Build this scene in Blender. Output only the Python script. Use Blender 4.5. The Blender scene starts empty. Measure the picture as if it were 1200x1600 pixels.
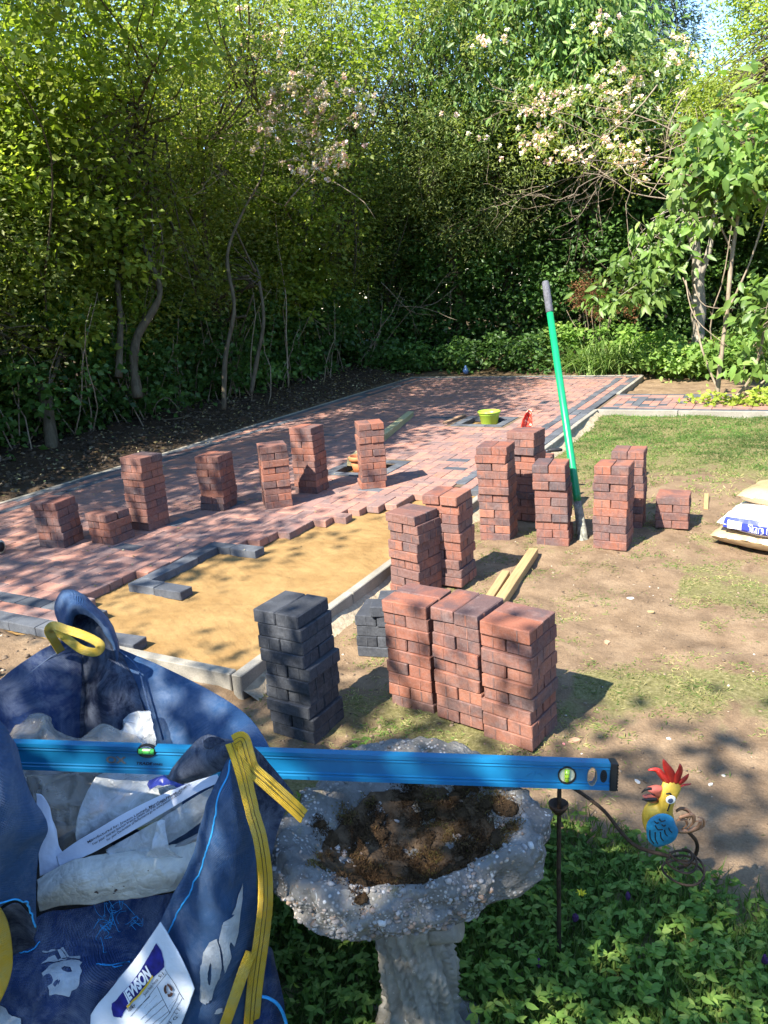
import bpy, bmesh, math, random
import numpy as np
from mathutils import Vector, Matrix, noise
from mathutils.bvhtree import BVHTree
from mathutils.geometry import tessellate_polygon

sc = bpy.context.scene
C = sc.collection
rad = math.radians
rng = np.random.default_rng(7)
random.seed(7)

# ------------------------------------------------------------ camera
cam_data = bpy.data.cameras.new("camera")
cam = bpy.data.objects.new("camera", cam_data); C.objects.link(cam)
RT = Vector((0.88825, 0.45463, -0.06581)); UP = Vector((-0.07060, 0.27666, 0.95837)); FW = Vector((-0.45391, 0.84662, -0.27784))
M = Matrix((RT, UP, -FW)).transposed().to_4x4(); M.translation = (0, 0, 1.627)
cam.matrix_world = M
cam_data.sensor_fit = 'VERTICAL'; cam_data.sensor_height = 24.0; cam_data.lens = 24.0*1214.9/1600
cam_data.clip_start = 0.05; cam_data.clip_end = 500
sc.camera = cam

# ------------------------------------------------------------ light
SUN_EL, SUN_AZ = 48.0, 199.5          # the sun stands behind the camera, a little to its left
az = rad(SUN_AZ); el = rad(SUN_EL)
to_sun = Vector((math.sin(az)*math.cos(el), math.cos(az)*math.cos(el), math.sin(el)))
w = bpy.data.worlds.new("World"); sc.world = w; w.use_nodes = True
nt = w.node_tree; bg = nt.nodes["Background"]
sky = nt.nodes.new("ShaderNodeTexSky"); sky.sky_type = 'NISHITA'; sky.sun_disc = False
sky.sun_elevation = el; sky.sun_rotation = az; sky.air_density = 1.0; sky.dust_density = 0.0; sky.ozone_density = 4.0
nt.links.new(sky.outputs[0], bg.inputs[0]); bg.inputs[1].default_value = 0.15
sd = bpy.data.lights.new("sun", 'SUN'); sd.energy = 5.0; sd.angle = rad(0.53); sd.color = (1.0, 0.94, 0.82)
sun = bpy.data.objects.new("sun", sd); C.objects.link(sun)
sun.rotation_euler = to_sun.to_track_quat('Z', 'Y').to_euler()
sc.view_settings.view_transform = 'Standard'; sc.view_settings.look = 'None'
sc.view_settings.exposure = 1.70; sc.view_settings.gamma = 1.0; sc.view_settings.use_curve_mapping = False
sc.cycles.max_bounces = 8; sc.cycles.transparent_max_bounces = 12

# ------------------------------------------------------------ helpers: objects
def tag(o, label=None, cat=None, group=None, kind=None):
    if label: o['label'] = label
    if cat: o['category'] = cat
    if group: o['group'] = group
    if kind: o['kind'] = kind
    return o
def empty(name, loc=(0,0,0), rz=0.0, label=None, cat=None, group=None):
    o = bpy.data.objects.new(name, None); C.objects.link(o)
    o.location = loc; o.rotation_euler = (0, 0, rz); o.empty_display_size = .1
    return tag(o, label, cat, group)
def link(name, me, mat=None, parent=None, smooth=False):
    if mat is not None and len(me.materials) == 0: me.materials.append(mat)
    if smooth: me.polygons.foreach_set('use_smooth', [True]*len(me.polygons))
    o = bpy.data.objects.new(name, me); C.objects.link(o); o.parent = parent
    return o
def pyobj(name, v, f, mat=None, parent=None, smooth=False):
    me = bpy.data.meshes.new(name); me.from_pydata([tuple(p) for p in v], [], [tuple(q) for q in f]); me.update()
    return link(name, me, mat, parent, smooth)
def bmobj(name, bm, mat=None, parent=None, smooth=False):
    me = bpy.data.meshes.new(name); bm.to_mesh(me); bm.free()
    return link(name, me, mat, parent, smooth)
def npmesh(name, V, F, mat=None, parent=None, attr=None, smooth=False):
    """V (n,3) float, F (m,k) int, attr: per-vertex float"""
    me = bpy.data.meshes.new(name)
    n, (m, k) = len(V), F.shape
    me.vertices.add(n); me.vertices.foreach_set('co', np.ascontiguousarray(V, np.float32).ravel())
    me.loops.add(m*k); me.loops.foreach_set('vertex_index', np.ascontiguousarray(F, np.int32).ravel())
    me.polygons.add(m); me.polygons.foreach_set('loop_start', np.arange(0, m*k, k, dtype=np.int32))
    me.polygons.foreach_set('loop_total', np.full(m, k, np.int32))
    if smooth: me.polygons.foreach_set('use_smooth', np.ones(m, bool))
    me.update(calc_edges=True)
    if attr is not None:
        a = me.attributes.new('rnd', 'FLOAT', 'POINT'); a.data.foreach_set('value', np.ascontiguousarray(attr, np.float32))
    return link(name, me, mat, parent)
def box_bm(bm, sx, sy, sz, mat4=None, bev=0.0):
    r = bmesh.ops.create_cube(bm, size=1.0)
    bmesh.ops.scale(bm, vec=(sx, sy, sz), verts=r['verts'])
    if bev:
        es = list({e for v in r['verts'] for e in v.link_edges})
        b = bmesh.ops.bevel(bm, geom=es, offset=bev, segments=1, affect='EDGES')
        vs = list({v for f in b['faces'] for v in f.verts} | {v for v in r['verts'] if v.is_valid})
    else: vs = r['verts']
    if mat4 is not None: bmesh.ops.transform(bm, matrix=mat4, verts=vs)
    return vs
def frame_along(d):
    d = Vector(d).normalized()
    a = Vector((0, 0, 1)) if abs(d.z) < .95 else Vector((1, 0, 0))
    s = d.cross(a).normalized(); return s, s.cross(d).normalized()
def tube_data(pts, rads, n=8, cap=True):
    pts = [Vector(p) for p in pts]
    if not hasattr(rads, '__len__'): rads = [rads]*len(pts)
    V, F = [], []; s = None
    for i, p in enumerate(pts):
        d = (pts[min(i+1, len(pts)-1)]-pts[max(i-1, 0)])
        if d.length < 1e-9: d = Vector((0, 0, 1))
        d.normalize()
        if s is None: s, u = frame_along(d)
        else:
            s = (s-d*s.dot(d)); s = s.normalized() if s.length > 1e-6 else frame_along(d)[0]; u = s.cross(d)
        for k in range(n):
            a = 2*math.pi*k/n; V.append(p+(s*math.cos(a)+u*math.sin(a))*rads[i])
    for i in range(len(pts)-1):
        for k in range(n):
            a = i*n+k; b = i*n+(k+1) % n; F.append((a, b, b+n, a+n))
    if cap:
        F.append(tuple(range(n))[::-1]); F.append(tuple((len(pts)-1)*n+k for k in range(n)))
    return V, F
def tube(name, pts, rads, mat, parent=None, n=8, smooth=True):
    V, F = tube_data(pts, rads, n); return pyobj(name, V, F, mat, parent, smooth)
def tubes(name, lst, mat, parent=None, n=4, smooth=True):
    """many tubes as one mesh; lst of (pts, rads)"""
    V, F = [], []
    for pts, r in lst:
        v, f = tube_data(pts, r, n, True); k = len(V); V += v; F += [tuple(i+k for i in q) for q in f]
    return pyobj(name, V, F, mat, parent, smooth)
def smooth_path(pts, n=6):
    P = [Vector(p) for p in pts]; out = []
    for i in range(len(P)-1):
        a, b, c, d = P[max(i-1, 0)], P[i], P[i+1], P[min(i+2, len(P)-1)]
        for k in range(n):
            t = k/n
            out.append(.5*((2*b)+(c-a)*t+(2*a-5*b+4*c-d)*t*t+(-a+3*b-3*c+d)*t**3))
    out.append(P[-1]); return out
def fbm(x, y, z=0.0, o=4, s=1.0):
    return noise.fractal(Vector((x*s, y*s, z*s)), 1.0, 2.0, o)
def bvh_of(o):
    me = o.data; return BVHTree.FromPolygons([v.co for v in me.vertices], [p.vertices for p in me.polygons])
EYE = Vector((0, 0, 1.627))
def snap(pts, bvh, off=.0015, ref=None):
    """lay points on a cloth surface, OFF outside of it (outside = the side of the open air above)"""
    ref = ref or EYE
    out = []
    for p in pts:
        q, nrm, _, _ = bvh.find_nearest(Vector(p))
        if nrm.dot(ref-q) < 0: nrm = -nrm
        out.append(q+nrm*off)
    return out
def text_mesh(s, bold=0.0, shear=0.0):
    cu = bpy.data.curves.new('t', 'FONT'); cu.body = s; cu.resolution_u = 3; cu.offset = bold; cu.shear = shear
    o = bpy.data.objects.new('t', cu); C.objects.link(o); bpy.context.view_layer.update()
    me = bpy.data.meshes.new_from_object(o.evaluated_get(bpy.context.evaluated_depsgraph_get()))
    V = [tuple(v.co) for v in me.vertices]; F = [tuple(p.vertices) for p in me.polygons]
    bpy.data.objects.remove(o); bpy.data.curves.remove(cu); bpy.data.meshes.remove(me)
    x0 = min(v[0] for v in V); x1 = max(v[0] for v in V); y0 = 0.0; y1 = .73
    V = [((v[0]-x0)/(x1-x0), (v[1]-y0)/(y1-y0)) for v in V]
    return V, F, (x1-x0)/(y1-y0)

# ------------------------------------------------------------ helpers: materials
class NT:
    def __init__(s, name):
        s.m = bpy.data.materials.new(name); s.m.use_nodes = True; s.t = s.m.node_tree; s.n = s.t.nodes
        s.b = s.n['Principled BSDF']; s.out = s.n['Material Output']
    def node(s, typ, **kw):
        x = s.n.new('ShaderNode'+typ)
        for k, v in kw.items():
            if k.startswith('i_'):
                key = k[2:].replace('_', ' '); x.inputs[int(key) if key.isdigit() else key].default_value = v
            else: setattr(x, k, v)
        return x
    def l(s, a, b): s.t.links.new(a, b)
    def coords(s, which='Object'):
        return s.node('TexCoord').outputs[which]
    def pos(s): return s.node('NewGeometry').outputs['Position']
    def noise(s, vec, scale, detail=4, rough=.55, dist=0):
        x = s.node('TexNoise'); x.inputs['Scale'].default_value = scale; x.inputs['Detail'].default_value = detail
        x.inputs['Roughness'].default_value = rough; x.inputs['Distortion'].default_value = dist
        if vec is not None: s.l(vec, x.inputs['Vector'])
        return x.outputs['Fac']
    def voro(s, vec, scale, out='Distance', feature='F1'):
        x = s.node('TexVoronoi', feature=feature); x.inputs['Scale'].default_value = scale
        if vec is not None: s.l(vec, x.inputs['Vector'])
        return x.outputs[out]
    def ramp(s, fac, stops):
        x = s.node('ValToRGB'); e = x.color_ramp.elements
        while len(e) < len(stops): e.new(.5)
        for i, (p, c) in enumerate(stops):
            e[i].position = p; e[i].color = (*c, 1) if not isinstance(c, (int, float)) else (c, c, c, 1)
        s.l(fac, x.inputs[0]); return x.outputs[0]
    def mix(s, fac, a, b, mode='MIX'):
        x = s.node('MixRGB', blend_type=mode)
        for i, v in ((0, fac), (1, a), (2, b)):
            if isinstance(v, (int, float)): x.inputs[i].default_value = v if i == 0 else (v, v, v, 1)
            elif isinstance(v, tuple): x.inputs[i].default_value = (*v, 1) if len(v) == 3 else v
            else: s.l(v, x.inputs[i])
        return x.outputs[0]
    def math(s, op, a, b=0.0):
        x = s.node('Math', operation=op)
        for i, v in ((0, a), (1, b)):
            if isinstance(v, (int, float)): x.inputs[i].default_value = v
            else: s.l(v, x.inputs[i])
        return x.outputs[0]
    def bump(s, h, strength=.5, dist=.01):
        x = s.node('Bump'); x.inputs['Strength'].default_value = strength; x.inputs['Distance'].default_value = dist
        s.l(h, x.inputs['Height']); s.l(x.outputs[0], s.b.inputs['Normal']); return x
    def base(s, c):
        if isinstance(c, tuple): s.b.inputs['Base Color'].default_value = (*c, 1)
        else: s.l(c, s.b.inputs['Base Color'])
    def rough(s, r, spec=.5):
        if isinstance(r, (int, float)): s.b.inputs['Roughness'].default_value = r
        else: s.l(r, s.b.inputs['Roughness'])
        s.b.inputs['Specular IOR Level'].default_value = spec
def simple(name, col, rough=.6, spec=.4, var=.25, scale=30, bump=0.0, bscale=80, metal=0.0, dirt=None):
    k = NT(name); co = k.coords()
    n = k.noise(co, scale, 5)
    dark = tuple(c*(1-var) for c in col); lite = tuple(min(1, c*(1+var)) for c in col)
    c = k.ramp(n, [(.3, dark), (.7, lite)])
    if dirt:
        d = k.ramp(k.noise(co, dirt[1], 6, .65), [(dirt[2], 0.0), (dirt[2]+.12, 1.0)]); c = k.mix(d, c, dirt[0])
    k.base(c); k.rough(rough, spec); k.b.inputs['Metallic'].default_value = metal
    if bump: k.bump(k.noise(co, bscale, 5), bump, .01)
    return k.m

def brick_mat(name, cols, pale, object_random=True, grime=.25):
    """through-coloured paving block: each block its own shade, burnt patches, pale bloom, sandy grain"""
    k = NT(name); co = k.coords()
    geo = k.node('NewGeometry'); 
    r = geo.outputs['Random Per Island']
    if object_random:
        r2 = k.node('ObjectInfo').outputs['Random']; r = k.math('FRACT', k.math('ADD', r, r2))
    off = k.node('CombineXYZ'); k.l(k.math('MULTIPLY', r, 37.0), off.inputs[0]); k.l(k.math('MULTIPLY', r, 91.0), off.inputs[1]); k.l(k.math('MULTIPLY', r, 13.0), off.inputs[2])
    va = k.node('VectorMath', operation='ADD'); k.l(co, va.inputs[0]); k.l(off.outputs[0], va.inputs[1]); v = va.outputs[0]
    base = k.ramp(r, cols)
    n = k.noise(v, 9, 4, .6, .4)
    thr = k.math('ADD', n, k.math('MULTIPLY', k.math('FRACT', k.math('MULTIPLY', r, 7.3)), .26))
    burnt = k.ramp(thr, [(.54, 0.0), (.76, 1.0)])
    c = k.mix(k.math('MULTIPLY', burnt, .72), base, pale[1])
    blo = k.ramp(k.noise(v, 14, 5, .7), [(.56, 0.0), (.8, 1.0)])
    c = k.mix(k.math('MULTIPLY', blo, .30), c, pale[0])
    sx = k.node('SeparateXYZ'); k.l(co, sx.inputs[0])      # rubbed, dusty arrises
    ex_ = k.math('MAXIMUM', k.math('MULTIPLY', k.math('ABSOLUTE', sx.outputs[0]), .5), k.math('ABSOLUTE', sx.outputs[1]))
    ed = k.math('ADD', k.math('MULTIPLY', ex_, 20.0), k.math('MULTIPLY', k.noise(v, 60, 4, .7), .5))
    if object_random: c = k.mix(k.math('MULTIPLY', k.ramp(ed, [(.0, 0.0), (1.0, 0.0)]) if False else k.ramp(k.math('SUBTRACT', ed, .62), [(.55, 0.0), (.72, .20)]), 1.0), c, pale[0])
    g = k.noise(v, 160, 3, .7); c = k.mix(.55, c, k.ramp(g, [(.3, .28), (.7, .78)]), 'MULTIPLY')
    k.base(c); k.rough(.88, .25); k.bump(k.noise(v, 240, 4, .7), .45, .003)
    return k.m
RED = [(0.0, (.29, .108, .070)), (.22, (.37, .135, .080)), (.45, (.24, .098, .074)), (.62, (.33, .135, .088)), (.8, (.16, .088, .080)), (1.0, (.40, .16, .098))]
M_brick = brick_mat('red_block', RED, ((.44, .36, .34), (.085, .07, .078)))
M_pave = brick_mat('red_paving', [(0.0, (.42, .20, .145)), (.25, (.51, .26, .19)), (.5, (.35, .18, .145)), (.75, (.46, .24, .18)), (1.0, (.32, .19, .165))], ((.48, .42, .39), (.18, .14, .14)))
CH = [(0.0, (.055, .06, .072)), (.5, (.075, .08, .092)), (1.0, (.042, .047, .06))]
M_char = brick_mat('charcoal_block', CH, ((.26, .27, .30), (.035, .038, .046)))
M_charp = brick_mat('charcoal_paving', [(0.0, (.11, .12, .14)), (.5, (.15, .16, .18)), (1.0, (.08, .09, .11))], ((.30, .31, .33), (.07, .075, .09)))

def concrete():
    k = NT('kerb_concrete'); co = k.coords()
    c = k.ramp(k.noise(co, 7, 6, .65), [(.3, (.24, .22, .18)), (.7, (.36, .33, .28))])
    c = k.mix(.5, c, k.ramp(k.noise(co, 220, 3), [(.35, .4), (.6, .8)]), 'MULTIPLY')
    k.base(c); k.rough(.9, .2); k.bump(k.noise(co, 120, 5), .35, .004); return k.m
M_conc = concrete()

def ground_mat():
    k = NT('garden_soil'); p = k.pos()
    sep = k.node('SeparateXYZ'); k.l(p, sep.inputs[0]); X, Y = sep.outputs[0], sep.outputs[1]
    big = k.noise(p, .9, 5, .6, .6); med = k.noise(p, 6, 6, .65, .3); fine = k.noise(p, 55, 5, .7)
    soil = k.ramp(med, [(.25, (.125, .082, .05)), (.5, (.25, .17, .105)), (.75, (.38, .27, .17))])
    clay = k.ramp(k.noise(p, 2.3, 5, .7, .8), [(.45, 0.0), (.7, 1.0)])
    soil = k.mix(k.math('MULTIPLY', clay, .45), soil, (.33, .225, .135))
    # straw and mown moss lie in the relief of the lawn
    straw = k.ramp(fine, [(.3, (.11, .10, .035)), (.5, (.20, .18, .075)), (.7, (.30, .26, .13))])
    a = k.node('Attribute', attribute_name='rnd'); gm = a.outputs['Fac']
    wob = k.math('ADD', gm, k.math('MULTIPLY', k.math('SUBTRACT', med, .5), .9))
    gmask = k.ramp(wob, [(.42, 0.0), (.6, 1.0)])
    c = k.mix(gmask, soil, straw)
    # dark humus along the hedge (left of the paving)
    hum = k.ramp(X, [(0.0, 1.0), (1.0, 0.0)])
    mr = k.node('MapRange'); mr.inputs[1].default_value = -6.0; mr.inputs[2].default_value = -5.7; mr.inputs[3].default_value = 1; mr.inputs[4].default_value = 0
    k.l(X, mr.inputs[0]); dark = k.ramp(med, [(.3, (.035, .024, .016)), (.7, (.085, .058, .038))])
    c = k.mix(mr.outputs[0], c, dark)
    mr2 = k.node('MapRange'); mr2.inputs[1].default_value = 12.2; mr2.inputs[2].default_value = 12.8; k.l(Y, mr2.inputs[0])
    c = k.mix(mr2.outputs[0], c, (.09, .065, .035))
    c = k.mix(.6, c, k.ramp(k.noise(p, 140, 4, .7), [(.3, .30), (.65, .80)]), 'MULTIPLY')
    k.base(c); k.rough(.95, .12)
    h = k.math('ADD', k.math('MULTIPLY', k.noise(p, 38, 6, .7), 1.0), k.math('MULTIPLY', k.noise(p, 150, 4, .7), .4))
    k.bump(h, .8, .012); return k.m
M_ground = ground_mat()

def sand_mat():
    k = NT('bedding_sand'); p = k.pos()
    c = k.ramp(k.noise(p, 5, 6, .6), [(.3, (.27, .16, .062)), (.7, (.38, .24, .10))])
    c = k.mix(.5, c, k.ramp(k.noise(p, 260, 3, .7), [(.3, .30), (.6, .76)]), 'MULTIPLY')
    k.base(c); k.rough(.95, .1)
    k.bump(k.math('ADD', k.noise(p, 90, 4, .65), k.math('MULTIPLY', k.noise(p, 320, 3), .5)), .55, .008); return k.m
M_sand = sand_mat()

def leaf_mat(name, cols, trans=.35, rough=.45, spec=.4):
    k = NT(name); a = k.node('Attribute', attribute_name='rnd').outputs['Fac']
    p = k.pos(); c = k.ramp(a, cols)
    big = k.ramp(k.noise(p, 1.1, 3), [(.35, .66), (.65, 1.30)]); c = k.mix(1.0, c, big, 'MULTIPLY')
    k.base(c); k.rough(rough, spec)
    tr = k.node('BsdfTranslucent'); k.l(k.mix(1.0, c, (1.5, 1.6, .75), 'MULTIPLY'), tr.inputs['Color'])
    ms = k.node('MixShader'); ms.inputs[0].default_value = trans
    k.l(k.b.outputs[0], ms.inputs[1]); k.l(tr.outputs[0], ms.inputs[2]); k.l(ms.outputs[0], k.out.inputs['Surface']); return k.m
def G(*s): return list(s)
M_leaf_hedge = leaf_mat('hedge_leaf', G((0, (.09, .125, .022)), (.5, (.18, .22, .036)), (.85, (.28, .30, .058)), (1, (.42, .39, .13))), .5)
M_leaf_elm = leaf_mat('elm_leaf', G((0, (.10, .155, .02)), (.6, (.20, .26, .036)), (1, (.36, .39, .08))), .5, .5, .3)
M_leaf_privet = leaf_mat('privet_leaf', G((0, (.10, .13, .03)), (.6, (.18, .21, .05)), (1, (.32, .34, .11))), .48, .5, .35)
M_leaf_dark = leaf_mat('ivy_leaf', G((0, (.035, .085, .02)), (.6, (.075, .155, .032)), (1, (.15, .25, .06))), .35, .45, .35)
M_leaf_fine = leaf_mat('willow_leaf', G((0, (.10, .145, .04)), (.6, (.19, .235, .065)), (1, (.32, .36, .12))), .45)
M_leaf_cherry = leaf_mat('cherry_leaf', G((0, (.08, .15, .035)), (.6, (.15, .24, .06)), (.93, (.22, .30, .09)), (1, (.42, .28, .08))), .38)
M_leaf_lime = leaf_mat('lime_leaf', G((0, (.17, .23, .03)), (.6, (.29, .36, .05)), (1, (.42, .46, .08))), .42)
M_leaf_big = leaf_mat('broad_leaf', G((0, (.09, .17, .035)), (.6, (.16, .26, .055)), (1, (.27, .36, .10))), .4)
M_leaf_conifer = leaf_mat('conifer_needle', G((0, (.02, .045, .025)), (1, (.05, .09, .05))), .15)
M_leaf_brown = leaf_mat('dead_leaf', G((0, (.10, .045, .02)), (1, (.27, .14, .07))), .2, .8, .1)
M_leaf_herb = leaf_mat('herb_leaf', G((0, (.08, .155, .03)), (.6, (.16, .27, .055)), (1, (.30, .39, .10))), .42, .65, .18)
M_grass = leaf_mat('grass_blade', G((0, (.055, .115, .022)), (.35, (.11, .175, .038)), (.6, (.20, .205, .07)), (1, (.36, .30, .15))), .3, .6, .2)
M_petal = leaf_mat('rose_petal', G((0, (.72, .42, .42)), (.5, (.80, .62, .60)), (1, (.86, .80, .78))), .3, .6, .2)
def bark(name, a, b, sc_=30):
    k = NT(name); co = k.coords(); mp = k.node('Mapping'); mp.inputs['Scale'].default_value = (1, 1, .25); k.l(co, mp.inputs[0])
    n = k.noise(mp.outputs[0], sc_, 6, .7, .5); k.base(k.ramp(n, [(.3, a), (.7, b)])); k.rough(.9, .15); k.bump(n, .7, .01); return k.m
M_bark = bark('brown_bark', (.045, .036, .024), (.15, .125, .085), 22)
M_bark_pale = bark('pale_bark', (.16, .14, .12), (.42, .37, .30), 16)
M_twig = bark('dry_twig', (.16, .12, .085), (.36, .29, .21))
# >>>PART2
# ================================================================ GROUND
def lawn_amount(x, y):
    """how grassy the soil is (0 bare, 1 turf): world layout of the worn lawn"""
    if x < -1.95: return 0.0
    if y > 10.3: return .12
    g = 0.34 + .30*fbm(x, y, 3.1, 3, .9)
    g += .75*max(0, min(1, (y-6.0)/2.0))                       # good turf towards the path
    g += .35*math.exp(-((y-3.05-.25*(x+.2))/.28)**2) if x > -.7 else 0      # strip of mown moss across the earth
    g += .35*math.exp(-((y-4.0+.2*x)/.35)**2) if x > -.45 else 0
    g += .30*math.exp(-((y-2.35)/.3)**2-((x+1.3)/.55)**2)       # round the front stacks
    g += .8*max(0, min(1, (2.0-y)/.3)) if y < 2.1 else 0
    g -= .45*math.exp(-((y-3.5-.1*x)/.35)**2) if x > -.7 else 0
    g -= .30*math.exp(-((y-2.3)/.28)**2)*(1 if x > -.5 else 0)
    return max(0, min(1, g))
def ground_h(x, y):
    h = .010*fbm(x, y, 0, 4, 1.3)+.006*fbm(x, y, 9, 4, 7)
    if x < -5.84:                                               # soil bank under the hedge
        t = min(1, (-5.84-x)/1.2); h += .085+.16*t+t*.12*abs(fbm(x, y, 5, 4, 2.2))+.03*fbm(x, y, 2, 4, 6)
    elif x < -2.02 and 2.33 < y < 12.2: h = -.05
    elif x < -2.02 and y <= 2.33:                               # dug earth in front of the paving
        t = min(1, (2.33-y)/.5); h += .03+.05*abs(fbm(x, y, 5, 5, 3))*t+.02*fbm(x, y, 7, 4, 9)
        if x < -2.8: h += .045
    elif y > 12.2: h += .05+.06*fbm(x, y, 1, 3, 1.2)+min(.25, (y-12.2)*.12)
    elif x > -2 and y > 10.36: h += .03+.03*fbm(x, y, 1, 4, 3)
    elif x > -1.95 and 9.06 < y < 10.36: h = -.05
    else:
        h += .018*fbm(x, y, 4, 5, 3.2)+.007*fbm(x, y, 14, 4, 13)
        if y > 8.3: h += .045*min(1, (y-8.3)/.6)
    return h
xs = np.concatenate([[-40, -20, -12], np.arange(-9.6, -2.2, .10), np.arange(-2.2, 1.6, .035), np.arange(1.6, 4.6, .2), [6, 12, 40]])
ys = np.concatenate([[-40, -15, -4, -1], np.arange(0.2, 5.6, .04), np.arange(5.6, 14.5, .11), [16, 19, 25, 45]])
V = np.zeros((len(xs)*len(ys), 3)); A = np.zeros(len(V)); i = 0
for y in ys:
    for x in xs:
        V[i] = (x, y, ground_h(x, y)); A[i] = lawn_amount(x, y); i += 1
nx = len(xs); ii = np.arange((len(ys)-1)*nx).reshape(len(ys)-1, nx)[:, :-1].ravel()
F = np.stack([ii, ii+1, ii+1+nx, ii+nx], 1)
# the paving is dug in: no earth sheet under it
cx = V[F].mean(1); keep = ~((cx[:, 0] > -5.75) & (cx[:, 0] < -2.1) & (cx[:, 1] > 2.5) & (cx[:, 1] < 12.0))
ground = npmesh('ground', V, F[keep], M_ground, None, A, True); tag(ground, kind='structure')
ground_bvh = None
def gh(x, y): return ground_h(x, y)

# ================================================================ SAND BED
def sand_h(x, y):
    r = .0015*math.sin((x*.55+y*.83)*2*math.pi/.034+2.2*fbm(x, y, 0, 3, 2.2))*max(0, min(1, .5+2*fbm(x, y, 6, 3, 1.6)))
    return .052+r+.010*fbm(x, y, 2, 4, 3)+.005*fbm(x, y, 8, 5, 20)
xs = np.arange(-3.62, -2.012, .0125); ys = np.arange(2.338, 5.75, .0125)
V = np.array([(x, y, sand_h(x, y)) for y in ys for x in xs]); nx = len(xs)
ii = np.arange((len(ys)-1)*nx).reshape(len(ys)-1, nx)[:, :-1].ravel()
tag(npmesh('sand_bed', V, np.stack([ii, ii+1, ii+1+nx, ii+nx], 1), M_sand, None, None, True), kind='structure')
pyobj('sub_base', [(-5.8, 2.34, .046), (-2.02, 2.34, .046), (-2.02, 12.2, .046), (-5.8, 12.2, .046), (-2.02, 9.1, .044), (4.5, 9.1, .044), (4.5, 10.3, .044), (-2.02, 10.3, .044)], [(0, 1, 2, 3), (4, 5, 6, 7)], M_sand)['kind'] = 'structure'

# ================================================================ PAVING BLOCKS
def block_mesh(name, mat, nibs=True, seed=0, L=.199, W=.099, H=.0505):
    bm = bmesh.new(); box_bm(bm, L, W, H, None, .0032)
    R_ = random.Random(seed)
    for v in bm.verts: v.co += Vector((R_.uniform(-1, 1), R_.uniform(-1, 1), R_.uniform(-1, 1)))*.0013
    if nibs:
        for sx in (-.05, .05):
            for sy in (-1, 1): box_bm(bm, .005, .0018, H*.82, Matrix.Translation((sx, sy*(W/2+.0003), 0)))
        for sx in (-1, 1): box_bm(bm, .0018, .005, H*.82, Matrix.Translation((sx*(L/2+.0003), 0, 0)))
    me = bpy.data.meshes.new(name); bm.to_mesh(me); bm.free(); me.materials.append(mat); return me
brick_meshes = [block_mesh('red_block', M_brick, True, s) for s in range(4)]
char_meshes = [block_mesh('charcoal_block', M_char, True, s+9) for s in range(3)]
pave_meshes = [block_mesh('paving_block', M_pave, False, s+20, .1962, .0962) for s in range(3)]
charp_meshes = [block_mesh('charcoal_paving_block', M_charp, False, s+30, .1962, .0962) for s in range(3)]
bound = [(-3.31, 2.6), (-3.31, 3.15), (-3.20, 3.62), (-3.0, 3.8), (-2.9, 4.12), (-2.78, 4.42), (-2.66, 4.72), (-2.48, 4.95), (-2.38, 5.25), (-2.30, 5.36)]
def xbound(y):
    if y > 5.36: return -2.3
    for (x0, y0), (x1, y1) in zip(bound, bound[1:]):
        if y0 <= y <= y1: return x0+(x1-x0)*(y-y0)/(y1-y0)
    return bound[0][0]
frames = [(-3.60, -3.0, 5.58, 6.18), (-3.34, -2.74, 7.92, 8.52)]       # charcoal squares round the two open pits
U0 = (-3.28, -2.88, 2.97, 3.75)
X0, X1, Y0, Y1 = -5.79, -2.016, 2.345, 12.13
blocks = []            # (x, y, rotz, charcoal)
def row_x(xa, xb, y, ch, s=0.0, mixc=0.0):
    x = xa+s
    while x+.2 <= xb+.03: blocks.append((x+.1, y, 0.0, ch if random.random() > mixc else not ch)); x += .2
def row_y(ya, yb, x, ch, s=0.0, mixc=0.0):
    y = ya+s
    while y+.2 <= yb+.03: blocks.append((x, y+.1, math.pi/2, ch if random.random() > mixc else not ch)); y += .2
for k, ch in enumerate((True, False, True)):
    row_y(Y0+.1*k, Y1-.1*k, X0+.05+.1*k, ch, 0, .04)
    row_y(5.36+.08*k-.16*(k == 1), Y1-.1*k, X1-.05-.1*k, ch, 0, .06)
    row_x(X0+.1*k+.1, X1-.1*k-.1, Y1-.05-.1*k, ch)
    row_x(X0+.1*k+.1, -3.0-.03*k, Y0+.05+.1*k, ch)
blocks.append((-2.74, Y0+.06, 0.04, True))
hx0, hx1, hy0, hy1 = X0+.3, X1-.3, Y0+.3, Y1-.3
nxh, nyh = int(round((hx1-hx0)/.1)), int(round((hy1-hy0)/.1))
def infr(x, y, m=.045):
    for a, b, c, d in frames:
        if a-m < x < b+m and c-m < y < d+m: return True
    return U0[0]-m < x < U0[1] and U0[2]-m < y < U0[3]+m
for j in range(nyh+1):
    for i in range(nxh+1):
        kk = (i-j) % 4
        for (need, dx, dy, r) in ((0, .1, .05, 0.0), (3, .05, .1, math.pi/2)):
            if kk != need: continue
            x, y = hx0+i*.1+dx, hy0+j*.1+dy
            ex, ey = (.1, .05) if r == 0 else (.05, .1)
            if x+ex > hx1+.02 or y+ey > hy1+.02: continue
            if y < 5.36 and x+.35*ex > xbound(y): continue
            if y < 5.36 and x+ex > hx1-.02 and False: continue
            bad = False
            for a, b in ((ex*.8, 0), (-ex*.8, 0), (0, ey*.8), (0, -ey*.8), (0, 0)):
                if infr(x+a, y+b): bad = True
            if bad: continue
            blocks.append((x, y, r, random.random() < .006))
for a, b, c, d in frames:
    for n_ in range(3):
        if n_ < 3: blocks.append((a+.1+.2*n_, c+.05, 0, True)); blocks.append((a+.1+.2*n_, d-.05, 0, True))
    for n_ in range(2): blocks.append((a+.05, c+.2+.2*n_, math.pi/2, True)); blocks.append((b-.05, c+.2+.2*n_, math.pi/2, True))
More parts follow.
